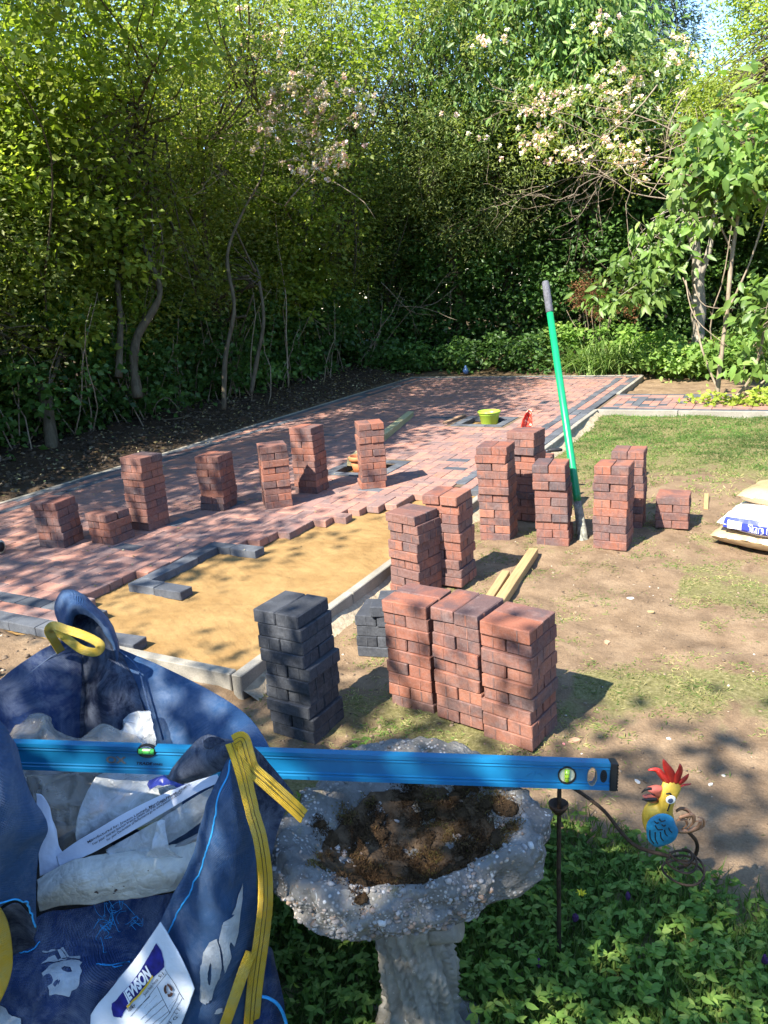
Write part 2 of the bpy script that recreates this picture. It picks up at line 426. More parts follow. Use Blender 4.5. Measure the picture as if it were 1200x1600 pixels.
for (x, y, r) in ((-3.180, 3.020, -.01), (-2.981, 3.014, -.02), (-3.229, 3.170, 1.565), (-3.232, 3.368, 1.58), (-3.236, 3.566, 1.585), (-3.188, 3.716, .0), (-2.988, 3.712, -.02)):
    blocks.append((x, y, r, 2))
# the side path
for k, ch in enumerate((True, False, False, False, True)):
    for q in range(32):
        pass
xp = -1.96
for i in range(32):
    x = xp+.2*i+.1
    for k in range(12):
        y = 9.13+.1*k
        edge = k in (0, 11)
        if edge or k in (1, 2, 9, 10): blocks.append((x+(0 if k % 2 else .0), y, 0, edge or random.random() < .12))
    for k in range(3):
        for q in range(2): blocks.append((xp+.2*i+.05+.1*q, 9.43+.2*k, math.pi/2, random.random() < .2))
def vis(x, y, z):
    d = Vector((x, y, z))-EYE; zz = d.dot(FW)
    if zz < .2: return None
    px, py = 600+1215*d.dot(RT)/zz, 800-1215*d.dot(UP)/zz
    return (zz if -20 < px < 1220 and -20 < py < 1620 else None)
cell = set()
for (x, y, r, ch) in blocks:
    for a in (-.05, .05): cell.add((round((x+(a if abs(math.cos(r)) > .7 else 0)-hx0)/.1-.5), round((y+(0 if abs(math.cos(r)) > .7 else a)-hy0)/.1-.5)))
halves = []
for i in range(nxh):
    for j in range(nyh):
        x, y = hx0+i*.1+.05, hy0+j*.1+.05
        if (i, j) in cell or infr(x, y, .03): continue
        if y < 5.36 and x > xbound(y)-.04: continue
        halves.append((x, y))
half_me = block_mesh('half_paving_block', M_pave, False, 50, .0975, .0975)
paving = empty('block_paving', (-3.9, 7.2, 0)); tag(paving, kind='structure')
path_top = .1014
ranked = sorted(range(len(blocks)), key=lambda i: (vis(blocks[i][0], blocks[i][1], .1) or 99))
near = set(ranked[:298]); Vs = {0: [], 1: []}; Fs = {0: [], 1: []}
for i, (x, y, r, ch) in enumerate(blocks):
    me = random.choice(charp_meshes if ch else pave_meshes)
    r2 = r+(math.pi if random.random() < .5 else 0)+random.gauss(0, .006)
    z = path_top-.0505/2+random.gauss(0, .0012)
    m4 = Matrix.Translation((x+random.gauss(0, .0008), y+random.gauss(0, .0008), z)) @ Matrix.Rotation(r2, 4, 'Z') @ Matrix.Rotation(random.gauss(0, .006), 4, 'X')
    if i in near:
        o = bpy.data.objects.new('paving_block' if not ch else 'charcoal_paving_block', me); C.objects.link(o); o.parent = paving
        o.matrix_parent_inverse = Matrix.Translation((3.9, -7.2, 0)); o.matrix_basis = m4
    else:
        c_ = 1 if ch else 0; k0 = len(Vs[c_])
        Vs[c_] += [m4 @ v.co for v in me.vertices]; Fs[c_] += [tuple(a+k0 for a in p.vertices) for p in me.polygons]
for (x, y) in halves:
    m4 = Matrix.Translation((x, y, path_top-.0505/2+random.gauss(0, .001))) @ Matrix.Rotation(random.choice((0, math.pi/2, math.pi)), 4, 'Z'); k0 = len(Vs[0])
    Vs[0] += [m4 @ v.co for v in half_me.vertices]; Fs[0] += [tuple(a+k0 for a in p.vertices) for p in half_me.polygons]
M_pave_s = brick_mat('red_paving_far', [(0.0, (.42, .20, .145)), (.25, (.51, .26, .19)), (.5, (.35, .18, .145)), (.75, (.46, .24, .18)), (1.0, (.32, .19, .165))], ((.48, .42, .39), (.18, .14, .14)), False)
M_charp_s = brick_mat('charcoal_paving_far', [(0.0, (.11, .12, .14)), (.5, (.15, .16, .18)), (1.0, (.08, .09, .11))], ((.30, .31, .33), (.07, .075, .09)), False)
for c_, nm, mt in ((0, 'far_paving_blocks', M_pave_s), (1, 'far_charcoal_blocks', M_charp_s)):
    o = pyobj(nm, Vs[c_], Fs[c_], mt); o.parent = paving; o.matrix_parent_inverse = Matrix.Translation((3.9, -7.2, 0)); tag(o, kind='stuff')
# jointing sand between laid blocks
jv, jf = [], []
ys_ = [2.35+.1*i for i in range(int((12.1-2.35)/.1)+1)]
for y in ys_:
    xa, xb = X0+.02, (xbound(y+.05)-.09 if y < 5.36 else X1-.02)
    if y < 2.63: xb = -3.12
    segs = [(xa, xb)]
    for a, b, c, d in frames:
        if c+.08 < y+.05 < d-.08: segs = [(xa, a+.06), (b-.06, xb)]
    for (p, q) in segs:
        k = len(jv); jv += [(p, y, .093), (q, y, .093), (q, y+.1, .093), (p, y+.1, .093)]; jf.append((k, k+1, k+2, k+3))
k = len(jv); jv += [(-2.0, 9.1, .093), (4.4, 9.1, .093), (4.4, 10.3, .093), (-2.0, 10.3, .093)]; jf.append((k, k+1, k+2, k+3))
js = pyobj('jointing_sand', jv, jf, simple('joint_sand', (.13, .095, .065), .95, .1, .3, 40)); tag(js, kind='structure')

# ================================================================ KERBS
kerb = empty('concrete_kerb', (-2, 7, 0)); tag(kerb, kind='structure')
KI = Matrix.Translation((2, -7, 0))
def kerb_run(p, q, w=.05, top=.102, h=.16, L=.914):
    p, q = Vector(p), Vector(q); d = q-p; n_ = max(1, int(round(d.length/L))); a = math.atan2(d.y, d.x); s = d.length/n_
    for i in range(n_):
        bm = bmesh.new(); box_bm(bm, s-.006, w, h, None, .004)
        o = bmobj('kerbstone', bm, M_conc); c = p+d*((i+.5)/n_)
        o.parent = kerb; o.matrix_parent_inverse = KI
        o.matrix_basis = Matrix.Translation((c.x, c.y, top-h/2+random.gauss(0, .0015))) @ Matrix.Rotation(a+random.gauss(0, .003), 4, 'Z')
kerb_run((-1.989, 2.29), (-1.989, 9.05))
kerb_run((-2.86, 2.316), (-2.018, 2.316))
kerb_run((-5.82, 2.2), (-5.82, 12.18))
kerb_run((-5.84, 12.20), (-2.0, 12.20))
kerb_run((-1.989, 10.35), (-1.989, 12.17))
kerb_run((-2.01, 9.077), (4.4, 9.077))
kerb_run((-1.96, 10.33), (4.4, 10.33), top=.09)
# lean concrete haunch along the foot of the kerb
hv, hf = [], []
for i in range(60):
    y = 2.3+i*.115; wd = .05+.05*random.random(); hh = gh(-1.9, y)+.018+.012*random.random()
    hv += [(-1.966, y, hh+.02), (-1.955+wd, y, gh(-1.9, y)-.01)]
    if i: k = len(hv)-4; hf.append((k, k+1, k+3, k+2))
tag(pyobj('kerb_haunching', hv, hf, simple('haunch_concrete', (.36, .29, .20), .95, .1, .3, 30, .6, 60)), kind='structure')

# ================================================================ STACKS
def stack(x, y, a, n, onp, first, label, meshes=None, lean=(0, 0), seed=0, jit=.0028, group='stacks of red paving blocks', loose=None, base=None):
    """FIRST: which way the top course lies ('long': a long face to the front, 'head': two ends)"""
    R_ = random.Random(seed+int(abs(x*1000)))
    z0 = path_top if onp else (gh(x+.1, y+.1) if base is None else base)
    root = empty('block_stack', (x+.1*math.cos(a)-.1*math.sin(a), y+.1*math.sin(a)+.1*math.cos(a), z0), a, label, 'block stack', group)
    t = .0518 if onp else .0516
    for k in range(n):
        kind = ((n-1-k) % 2 == 0) == (first == 'long')
        ca = R_.gauss(0, .009); ox, oy = R_.gauss(0, jit)+lean[0]*k/n, R_.gauss(0, jit)+lean[1]*k/n
        for s in (-1, 1):
            o = bpy.data.objects.new('block', R_.choice(meshes or brick_meshes)); C.objects.link(o); o.parent = root
            gap = .0505+abs(R_.gauss(0, .0012))
            if kind: p = Vector((R_.gauss(0, jit*.7), s*gap, 0)); rz = 0
            else: p = Vector((s*gap, R_.gauss(0, jit*.7), 0)); rz = math.pi/2
            o.location = (p.x+ox, p.y+oy, t*(k+.5)); o.rotation_euler = (0, 0, rz+ca+(math.pi if R_.random() < .5 else 0)+R_.gauss(0, .006))
    return root
stack(-.921, 2.383, -.179, 9, 0, 'long', 'front red stack nearest the blue level, right end of a row of three', lean=(-.006, .004))
stack(-1.128, 2.420, -.177, 9, 0, 'head', 'middle one of the three touching front red stacks')
stack(-1.352, 2.473, -.116, 9, 0, 'long', 'left one of the three front red stacks, beside the small grey pile', lean=(-.008, 0))
stack(-1.683, 2.112, -.052, 10, 0, 'head', 'tall charcoal grey block stack beside the concrete kerb corner', char_meshes, lean=(-.022, .006), jit=.0035, group='stacks of charcoal paving blocks', seed=2)
k_ = stack(-1.701, 2.821, .207, 4, 0, 'head', 'low pile of charcoal blocks half hidden behind a red stack', char_meshes, group='stacks of charcoal paving blocks')
for dx, dy in ((.02, -.052), (.03, .052)):
    o = bpy.data.objects.new('block', char_meshes[0]); C.objects.link(o); o.parent = k_; o.location = (dx+.05, dy, .0516*4.5); o.rotation_euler = (0, 0, .16)
stack(-1.890, 3.543, -.242, 9, 0, 'long', 'red stack standing against the kerb beside the sand, its top block skewed', jit=.004, seed=5, lean=(.006, 0))
stack(-1.729, 3.700, -.039, 10, 0, 'head', 'red stack touching and half shaded by the skewed kerbside stack', jit=.005, seed=3)
stack(-1.737, 4.543, .052, 12, 0, 'head', 'tall red stack standing furthest left of those near the green pole', lean=(-.014, 0), seed=1)
stack(-1.697, 4.990, -.097, 12, 0, 'long', 'tall red stack with the red packet standing on its top', seed=4, jit=.004)
stack(-1.359, 4.547, .108, 10, 0, 'head', 'red stack that the green pole stands close behind', lean=(-.02, 0), seed=6, jit=.004)
stack(-1.015, 4.569, -.014, 10, 0, 'head', 'red stack on the bare earth just right of the green pole', seed=8)
stack(-1.000, 5.019, .050, 10, 0, 'head', 'red stack half hidden behind the one right of the green pole', seed=9)
stack(-.717, 5.041, .048, 4, 0, 'long', 'short four course red stack on the grass, rightmost of the stacks', seed=10)
stack(-1.78, 5.62, .1, 6, 0, 'long', 'small red pile behind the tall stacks with a trowel lying on it', seed=11, jit=.006)
stack(-4.090, 3.808, -.043, 10, 1, 'long', 'tall red stack at the left of the paving, in dappled shade', seed=12, lean=(.012, 0))
stack(-4.404, 3.306, .156, 6, 1, 'head', 'leftmost red stack on the paving, six courses high', seed=13, lean=(-.012, 0))
stack(-4.121, 3.481, -.013, 4, 1, 'long', 'low four course red stack between two taller ones at the left', seed=14)
stack(-3.884, 4.342, .134, 8, 1, 'head', 'red eight course stack standing alone on the shaded middle of the paving', seed=15)
stack(-3.388, 4.486, .757, 9, 1, 'long', 'red stack turned corner first, left of the tall stack it overlaps', seed=16)
stack(-3.443, 4.956, .064, 10, 1, 'head', 'tall red stack with the pointed shadow of its neighbour on its front', seed=17, lean=(-.006, 0))
stack(-2.949, 5.171, .645, 10, 1, 'head', 'red stack turned corner first in front of the lying timber', seed=18)

# ================================================================ GREEN POLE
M_green = simple('green_fibreglass', (.005, .27, .10), .35, .5, .12, 20)
M_grip = simple('worn_grey_grip', (.10, .10, .115), .7, .3, .35, 60, .4, 150)
M_ferrule = simple('concrete_caked_steel', (.30, .30, .25), .8, .3, .4, 40, .6, 60, 0, ((.10, .10, .09), 18, .5))
pb, pt = Vector((-1.096, 4.70, -.05)), Vector((-1.482, 5.217, 1.589))
dv = (pt-pb).normalized(); Lp = (pt-pb).length
root = empty('digging_spade_shaft', pb, 0, 'long green pole with a grey grip standing upright in the earth between red stacks', 'pole')
inv = Matrix.Translation(-pb)
def P_(o): o.matrix_parent_inverse = inv; return o
P_(tube('shaft', [pb+dv*.30, pb+dv*.34, pb+dv*(Lp-.20)], [.024, .0255, .0215], M_green, root, 16))
P_(tube('grip', [pb+dv*(Lp-.21), pb+dv*(Lp-.205), pb+dv*(Lp-.01), pb+dv*Lp], [.0235, .0245, .0235, .020], M_grip, root, 16))
P_(tube('ferrule', [pb, pb+dv*.05, pb+dv*.25, pb+dv*.31], [.040, .034, .028, .0235], M_ferrule, root, 12))

# ================================================================ TIMBER
def wood(name, a, b):
    k = NT(name); co = k.coords(); mp = k.node('Mapping'); mp.inputs['Scale'].default_value = (1, 14, 14); k.l(co, mp.inputs[0])
    k.base(k.ramp(k.noise(mp.outputs[0], 3.5, 6, .65, .6), [(.3, a), (.7, b)])); k.rough(.7, .25); k.bump(k.noise(mp.outputs[0], 9, 5), .25, .004); return k.m
M_pine = wood('fresh_sawn_pine', (.28, .18, .082), (.42, .29, .14))
M_green_t = wood('treated_timber', (.27, .24, .12), (.46, .41, .24))
M_oldwood = wood('weathered_wood', (.22, .13, .08), (.38, .24, .15))
def batten(name, p, q, w, h, mat, label, cat, roll=0, group=None, parent=None):
    p, q = Vector(p), Vector(q); d = q-p
    bm = bmesh.new(); box_bm(bm, d.length, w, h, None, .0025)
    for v in bm.verts: v.co.z += .002*math.sin(v.co.x*9)
    o = bmobj(name, bm, mat); o.matrix_world = Matrix.Translation((p+q)/2) @ d.to_track_quat('X', 'Z').to_matrix().to_4x4() @ Matrix.Rotation(roll, 4, 'X')
    return tag(o, label, cat, group)
batten('timber_batten', (-1.245, 3.42, .028), (-1.315, 4.33, .03), .055, .05, M_pine, 'pale sawn batten lying on the earth behind the front stacks', 'timber')
batten('timber_offcut', (-1.30, 3.35, .024), (-1.355, 3.93, .026), .045, .046, M_pine, 'shorter pale offcut lying against the left side of the longer batten', 'timber')
batten('treated_post', (-3.44, 5.86, .145), (-4.06, 8.42, .128), .075, .075, M_green_t, 'long greenish treated timber lying across the paving and the nearer pit', 'timber', .1)
batten('wood_strip', (-3.43, 7.98, .115), (-3.40, 8.50, .115), .05, .02, M_oldwood, 'small brown wood strip beside the pit with the green pot', 'timber')
batten('wood_splinter', (-0.464, 5.564, 0.010), (-0.491, 5.878, 0.030), .03, .012, M_pine, 'thin pale wood splinter on the grass left of the sand bags', 'timber')

# ================================================================ POTS
def lathe(name, prof, mat, parent=None, n=40, loc=(0, 0, 0), smooth=True, wob=0.0):
    V, F = [], []
    for r, z in prof:
        for k in range(n):
            a = 2*math.pi*k/n; rr = r*(1+wob*math.sin(3*a+z*20)); V.append((loc[0]+rr*math.cos(a), loc[1]+rr*math.sin(a), loc[2]+z))
    for i in range(len(prof)-1):
        for k in range(n):
            a = i*n+k; b = i*n+(k+1) % n; F.append((a, b, b+n, a+n))
    o = pyobj(name, V, F, mat, parent, smooth); return o
M_lime = simple('lime_plastic', (.34, .50, .055), .35, .5, .06, 8)
po = empty('plant_pot', (-2.98, 8.20, .05), 0, 'lime green plastic pot standing in the charcoal framed pit', 'pot')
lathe('bowl', [(.0, .004), (.083, .004), (.088, .01), (.112, .125), (.118, .13), (.121, .165), (.113, .166), (.105, .12), (.08, .02), (0, .02)], M_lime, po)
lathe('rim', [(.121, .150), (.128, .152), (.129, .168), (.121, .170), (.113, .166)], M_lime, po)
M_terra = simple('terracotta', (.50, .17, .07), .7, .3, .2, 20, .2, 60)
tp = empty('terracotta_pot', (-3.335, 5.83, .05), 0, 'orange terracotta pot in the nearer pit, mostly hidden by a stack', 'pot')
lathe('bowl', [(0, .003), (.055, .003), (.082, .14), (.078, .14), (.05, .015), (0, .015)], M_terra, tp)
lathe('rim', [(.082, .125), (.092, .127), (.094, .165), (.082, .167), (.078, .14)], M_terra, tp)

# ================================================================ RED PACKET, TROWEL, TUBE
M_redp = NT('red_printed_packet'); co = M_redp.coords()
M_redp.base(M_redp.mix(M_redp.ramp(M_redp.voro(co, 42), [(.42, 0.0), (.5, 1.0)]), M_redp.ramp(M_redp.noise(co, 22), [(.45, (.85, .65, .45)), (.55, (.62, .05, .03))]), (.60, .045, .03))); M_redp.rough(.4); M_redp = M_redp.m
rv, rf = [], []; rc = Vector((-1.615, 5.185, .62)); n1, n2 = 9, 12
rtx = Vector((.89, .455, 0))
for j in range(n2):
    v = j/(n2-1)
    for i in range(n1):
        u = i/(n1-1)-.5; wd = .075*(1-.75*v**2.2); sh = .022*v*v
        p = rc+rtx*(u*wd+sh)+Vector((0, 0, .125*v))+Vector((-.455, .89, 0))*(.018*math.cos(u*5)+.004*fbm(u*6, v*6, 1)); rv.append(p)
for j in range(n2-1):
    for i in range(n1-1): a = j*n1+i; rf.append((a, a+1, a+1+n1, a+n1))
o = pyobj('red_packet', rv, rf, M_redp, None, True); tag(o, 'red printed plastic packet standing upright on a tall red stack', 'packet')
sm = o.modifiers.new('s', 'SOLIDIFY'); sm.thickness = .004
tz = gh(-1.68, 5.7)+6*.0516
tr = empty('trowel', (-1.68, 5.70, tz), .5, 'steel trowel with a dark handle lying on the small pile behind the tall stacks', 'trowel')
M_steel = simple('worn_steel', (.55, .55, .56), .35, .5, .15, 30, 0, 80, .8)
M_black = simple('black_rubber', (.018, .018, .02), .6, .4, .3, 40)
pyobj('blade', [(-.13, 0, .004), (-.02, -.055, .004), (.03, -.03, .004), (.03, .03, .004), (-.02, .055, .004), (-.13, 0, .007), (-.02, -.055, .007), (.03, -.03, .007), (.03, .03, .007), (-.02, .055, .007)],
      [(4, 3, 2, 1, 0), (5, 6, 7, 8, 9), (0, 1, 6, 5), (1, 2, 7, 6), (2, 3, 8, 7), (3, 4, 9, 8), (4, 0, 5, 9)], M_steel, tr)
tube('tang', [(.02, 0, .008), (.05, 0, .035), (.07, 0, .038)], .005, M_steel, tr)
tube('handle', [(.07, 0, .038), (.09, 0, .040), (.15, 0, .040), (.18, 0, .036)], [.011, .015, .016, .010], M_black, tr, 10)
M_cream = simple('cream_plastic', (.60, .55, .42), .55, .4, .15, 20, .15, 60)
tu = empty('ribbed_tube', (-4.62, 3.10, path_top), 0, 'cream ribbed plastic tube lying on the paving at the left edge', 'tube')
a0, a1 = Vector((-.35, -.09, .050)), Vector((.075, .02, .050)); pts, rr = [], []
for i in range(60):
    pts.append(a0.lerp(a1, i/59)); rr.append(.045+.0035*(1 if (i//2) % 2 else 0)*(1 if i < 57 else .3))
tube('body', pts, rr, M_cream, tu, 20); tube('opening', [a1+(a1-a0).normalized()*.0008, a1+(a1-a0).normalized()*.003], [.033, .033], M_black, tu, 20)

# ================================================================ BAGS OF SAND
def sandbag_mat():
    k = NT('filled_sand_bag'); co = k.coords(); n = k.noise(co, 5, 5, .6)
    c = k.ramp(n, [(.3, (.34, .23, .12)), (.6, (.46, .33, .19)), (.85, (.58, .50, .38))])
    k.base(c); k.rough(.28, .6); k.bump(k.noise(co, 28, 5, .6), .35, .015); return k.m
M_bagtan = sandbag_mat(); M_bagwhite = simple('white_printed_plastic', (.78, .76, .72), .35, .5, .1, 12, .3, 30)
M_bagblue = simple('blue_print', (.03, .045, .30), .4, .5, .1, 12); M_print_w = simple('white_print', (.8, .8, .82), .5, .3, .05, 12)
def pillow(name, L, W, H, mat, parent, seed, nu=46, nv=32):
    V, F = [], []
    for s in (1, -1):
        for j in range(nv+1):
            for i in range(nu+1):
                u, v = i/nu*2-1, j/nv*2-1
                e = max(0, (1-abs(u)**3.2)*(1-abs(v)**3.2))**.36
                wr = .012*fbm(u*3+seed, v*3, s*2, 4, 1)*(.4+.6*(1-e))+.004*fbm(u*9, v*9+seed, s, 3, 1)
                cx_ = 1-.06*(1-abs(v)**2)*0; V.append((u*L/2*(1+.02*fbm(v*3, seed, 0)), v*W/2*(1+.03*fbm(u*3, seed, 1)), H/2+s*(H/2*e)+wr*(1 if s > 0 else .2)))
    n = (nu+1)*(nv+1)
    for s in (0, 1):
        for j in range(nv):
            for i in range(nu):
                a = s*n+j*(nu+1)+i; q = (a, a+1, a+nu+2, a+nu+1); F.append(q if s == 0 else q[::-1])
    return pyobj(name, V, F, mat, parent, True)
bags = []
for i, (x, y, z, rz, lab, mt) in enumerate(((.09, 4.93, 0.0, -.32, 'tan bag of sharp sand at the bottom of the pile by the right edge', M_bagtan),
        (.13, 4.90, .095, -.33, 'white and tan sand bag with a blue printed band, middle of the pile', M_bagwhite),
        (.20, 5.12, .19, -.22, 'tan bag of sharp sand lying on top of the pile at the right edge', M_bagtan))):
    b = empty('sand_bag', (x, y, gh(x, y)+z-.004), rz, lab, 'sand bag', 'bags of sharp sand piled on the grass')
    if i == 2: b.rotation_euler = (-.10, .02, rz)
    if i == 1: b.rotation_euler = (.06, .03, rz)
    body = pillow('bag_body', .80, .54, .135, mt, b, i*7+1); bags.append((b, body))
b, body = bags[1]; bv = bvh_of(body)
def decal(name, poly_or_vf, bvh, mat, parent, off=.0015, cuts=2, ref=None, world=False):
    if isinstance(poly_or_vf, tuple): Vp, Fp = poly_or_vf
    else:
        Vp = [Vector(p) for p in poly_or_vf]; Fp = [tuple(t) for t in tessellate_polygon([Vp])]
    off = off*1.6; bm = bmesh.new(); vs = [bm.verts.new(v) for v in Vp]
    for f in Fp:
        try: bm.faces.new([vs[i] for i in f])
        except ValueError: pass
    for _ in range(6 if cuts else 0):
        lg = [e for e in bm.edges if e.calc_length() > .0075]
        if not lg: break
        bmesh.ops.subdivide_edges(bm, edges=lg, cuts=1, use_grid_fill=False); bmesh.ops.triangulate(bm, faces=bm.faces[:])
    bmesh.ops.triangulate(bm, faces=bm.faces[:])
    q = snap([v.co.copy() for v in bm.verts], bvh, off, ref)
    for v, c in zip(bm.verts, q): v.co = c
    return bmobj(name, bm, mat, parent)
up5 = Vector((0, -3, 2))
def rectg(x0, x1, y0, y1, z, nx=10, ny=4):
    Vv = [(x0+(x1-x0)*i/nx, y0+(y1-y0)*j/ny, z) for j in range(ny+1) for i in range(nx+1)]
    return Vv, [(j*(nx+1)+i, j*(nx+1)+i+1, (j+1)*(nx+1)+i+1, (j+1)*(nx+1)+i) for j in range(ny) for i in range(nx)]
def slanted(V): return [(x, -.235+(y)*.0, z) for x, y, z in V]
# printed band along the front edge of the middle bag
Vb, Fb = rectg(-.36, .30, 0, 1, 0, 24, 3); Vb = [(x, -.262+.016*y, .045+.060*y) for x, y, z in Vb]
decal('blue_band', (Vb, Fb), bv, M_bagblue, b, .006, 0, up5)
tv, tf, asp = text_mesh('Sharp Concreting Sand'); hgt = .028
tv2 = [(-.215+x*hgt*asp, -.258+.008*y, .058+.030*y) for x, y in tv]; decal('lettering', (tv2, tf), bv, M_print_w, b, .0078, 0, up5)
Vb, Fb = rectg(-.335, -.255, 0, 1, 0, 6, 3); Vb = [(x, -.258+.009*y, .058+.028*y) for x, y, z in Vb]; decal('logo_patch', (Vb, Fb), bv, M_print_w, b, .0076, 0, up5)
Vb, Fb = rectg(-.385, -.365, -.20, .20, .06, 2, 14); decal('blue_edge', (Vb, Fb), bv, M_bagblue, b, .006, 0, up5)
# >>>PART3
# ================================================================ BIRD BATH
def bath_mat():
    k = NT('weathered_aggregate'); co = k.coords(); 
    c = k.ramp(k.noise(co, 9, 6, .65), [(.3, (.10, .095, .088)), (.55, (.19, .18, .165)), (.75, (.28, .27, .25))])
    cells = k.voro(co, 110, 'Color'); cc = k.node('SeparateXYZ'); k.l(cells, cc.inputs[0])
    st = k.ramp(cc.outputs[0], [(0, (.12, .10, .09)), (.4, (.30, .28, .26)), (.7, (.55, .53, .50)), (.9, (.42, .25, .15)), (1.0, (.75, .73, .70))])
    msk = k.ramp(k.voro(co, 110), [(.25, 1.0), (.45, 0.0)])
    msk = k.math('MULTIPLY', msk, k.ramp(k.noise(co, 16, 3), [(.42, 0.0), (.58, 1.0)]))
    c = k.mix(msk, c, st)
    moss = k.ramp(k.noise(co, 13, 6, .7, .3), [(.60, 0.0), (.70, 1.0)])
    c = k.mix(k.math('MULTIPLY', moss, .7), c, (.10, .085, .035))
    lich = k.ramp(k.noise(co, 26, 6, .75, .5), [(.60, 0.0), (.66, .75)]); c = k.mix(lich, c, (.52, .53, .52)); mus = k.ramp(k.noise(co, 8, 5, .7, .8), [(.56, 0.0), (.68, .6)]); c = k.mix(mus, c, (.22, .17, .06))
    k.base(c); k.rough(.9, .2)
    h = k.math('ADD', k.math('MULTIPLY', k.noise(co, 60, 6, .7), 1.0), k.math('MULTIPLY', k.ramp(k.voro(co, 110), [(0, 1.0), (.5, 0.0)]), .35))
    k.bump(h, .8, .008); return k.m
M_bath = bath_mat()
BC = Vector((-.635, 1.20, 0))
bath = empty('bird_bath', (BC.x, BC.y, 0), 0, 'weathered stone bird bath with a mossy lobed bowl on a carved trunk stem', 'bird bath')
rim_px = [(-0.921, 1.078, 0.500), (-0.950, 1.147, 0.530), (-0.939, 1.218, 0.550), (-0.926, 1.324, 0.570), (-0.912, 1.422, 0.575), (-0.871, 1.462, 0.570), (-0.818, 1.499, 0.580), (-0.754, 1.529, 0.570), (-0.678, 1.534, 0.575), (-0.581, 1.515, 0.570), (-0.506, 1.478, 0.560), (-0.421, 1.429, 0.540), (-0.394, 1.376, 0.520), (-0.399, 1.326, 0.500), (-0.378, 1.279, 0.480), (-0.387, 1.249, 0.460), (-0.449, 1.197, 0.450), (-0.479, 1.132, 0.440), (-0.520, 1.085, 0.430), (-0.572, 1.053, 0.430), (-0.627, 1.023, 0.420), (-0.671, 0.988, 0.420), (-0.720, 0.977, 0.430), (-0.783, 0.998, 0.440), (-0.827, 1.010, 0.460), (-0.878, 1.031, 0.480)]
rp = sorted((math.atan2(p[1]-BC.y, p[0]-BC.x), math.hypot(p[0]-BC.x, p[1]-BC.y)) for p in rim_px)
def rim_r(a):
    a = (a+math.pi) % (2*math.pi)-math.pi; n = len(rp)
    for i in range(n):
        a0, r0 = rp[i]; a1, r1 = rp[(i+1) % n]
        if i == n-1: a1 += 2*math.pi; 
        aa = a if a >= rp[0][0] else a+2*math.pi
        if a0 <= aa <= a1:
            t = (aa-a0)/(a1-a0); t = t*t*(3-2*t)*.5+t*.5; return r0+(r1-r0)*t
    return rp[0][1]
prof = [(0, .455), (.2, .457), (.42, .465), (.55, .480), (.66, .505), (.76, .527), (.85, .537), (.93, .530), (.985, .508), (1.0, .480), (.97, .452), (.90, .428), (.78, .410), (.60, .398), (.42, .390), (.30, .385)]
NA = 220; prof2 = []
for (a, b), (c, d) in zip(prof, prof[1:]):
    for q in range(5): prof2.append((a+(c-a)*q/5, b+(d-b)*q/5))
prof2.append(prof[-1]); V, F = [], []
for j, (fr, z) in enumerate(prof2):
    for i in range(NA):
        a = 2*math.pi*i/NA; R_ = rim_r(a); x, y = fr*R_*math.cos(a), fr*R_*math.sin(a)
        wt = min(1, max(0, (fr-.3)/.4)); out = j > 45
        back = max(0, (y*.9-x*.35))/.3                          # the far rim stands higher
        p = Vector((x, y, z+.022*back*fr))
        n1 = noise.fractal(Vector((x*7, y*7, z*7)), 1, 2, 4); n2 = noise.fractal(Vector((x*24, y*24, z*24+3)), 1, 2, 4); n3 = noise.noise(Vector((x*75, y*75, z*75)))
        rad_ = Vector((math.cos(a), math.sin(a), 0)); k = (.030*n1+.014*n2+.0034*n3)+.010*abs(math.sin(a*7+2.2*n1))*max(0, fr-.7)
        n4 = noise.voronoi(Vector((x*16, y*16, z*16+5)))[0]; k += .014*(n4[1]-n4[0])*min(1, fr*1.5)
        p += (Vector((0, 0, 1))*(1-.6*max(0, (fr-.7)/.3)) + rad_*max(0, (fr-.6)/.4))*k*(.35+.65*wt)
        V.append(p)
for j in range(len(prof2)-1):
    for i in range(NA): a = j*NA+i; b = j*NA+(i+1) % NA; F.append((a, b, b+NA, a+NA))
bowl = pyobj('bowl', V, F, M_bath, bath, True); bb = bvh_of(bowl)
def stemr(z, a):
    r = .074+.02*max(0, (.12-z)/.12)**2*2.2+.018*max(0, (z-.32)/.08)
    return r
V, F = [], []; nz, na = 90, 90
for j in range(nz+1):
    z = .03+j/nz*.40
    for i in range(na):
        a = 2*math.pi*i/na; tw = a+z*2.6
        g_ = noise.fractal(Vector((math.cos(tw)*3.2, math.sin(tw)*3.2, z*3.0)), 1, 2, 3); g2 = noise.fractal(Vector((math.cos(tw)*8, math.sin(tw)*8, z*6)), 1, 2, 3)
        rg = 1-abs(g_)*1.6
        r = stemr(z, a)+.030*(rg-.7)+.009*g2
        V.append((r*math.cos(a)*1.08, r*math.sin(a), z))
for j in range(nz):
    for i in range(na): a = j*na+i; b = j*na+(i+1) % na; F.append((a, b, b+na, a+na))
k = NT('carved_stem_stone'); co = k.coords(); c = k.ramp(k.noise(co, 10, 6, .7), [(.3, (.15, .135, .11)), (.7, (.33, .30, .25))])
c = k.mix(k.ramp(k.noise(co, 5, 4), [(.55, 0.0), (.7, .8)]), c, (.17, .15, .045)); c = k.mix(k.ramp(k.noise(co, 90, 3), [(.68, 0.0), (.74, 1.0)]), c, (.6, .58, .54))
k.base(c); k.rough(.85, .25); k.bump(k.noise(co, 45, 6, .7), .5, .006); M_stem = k.m
stem = pyobj('stem', V, F, M_stem, bath, True)
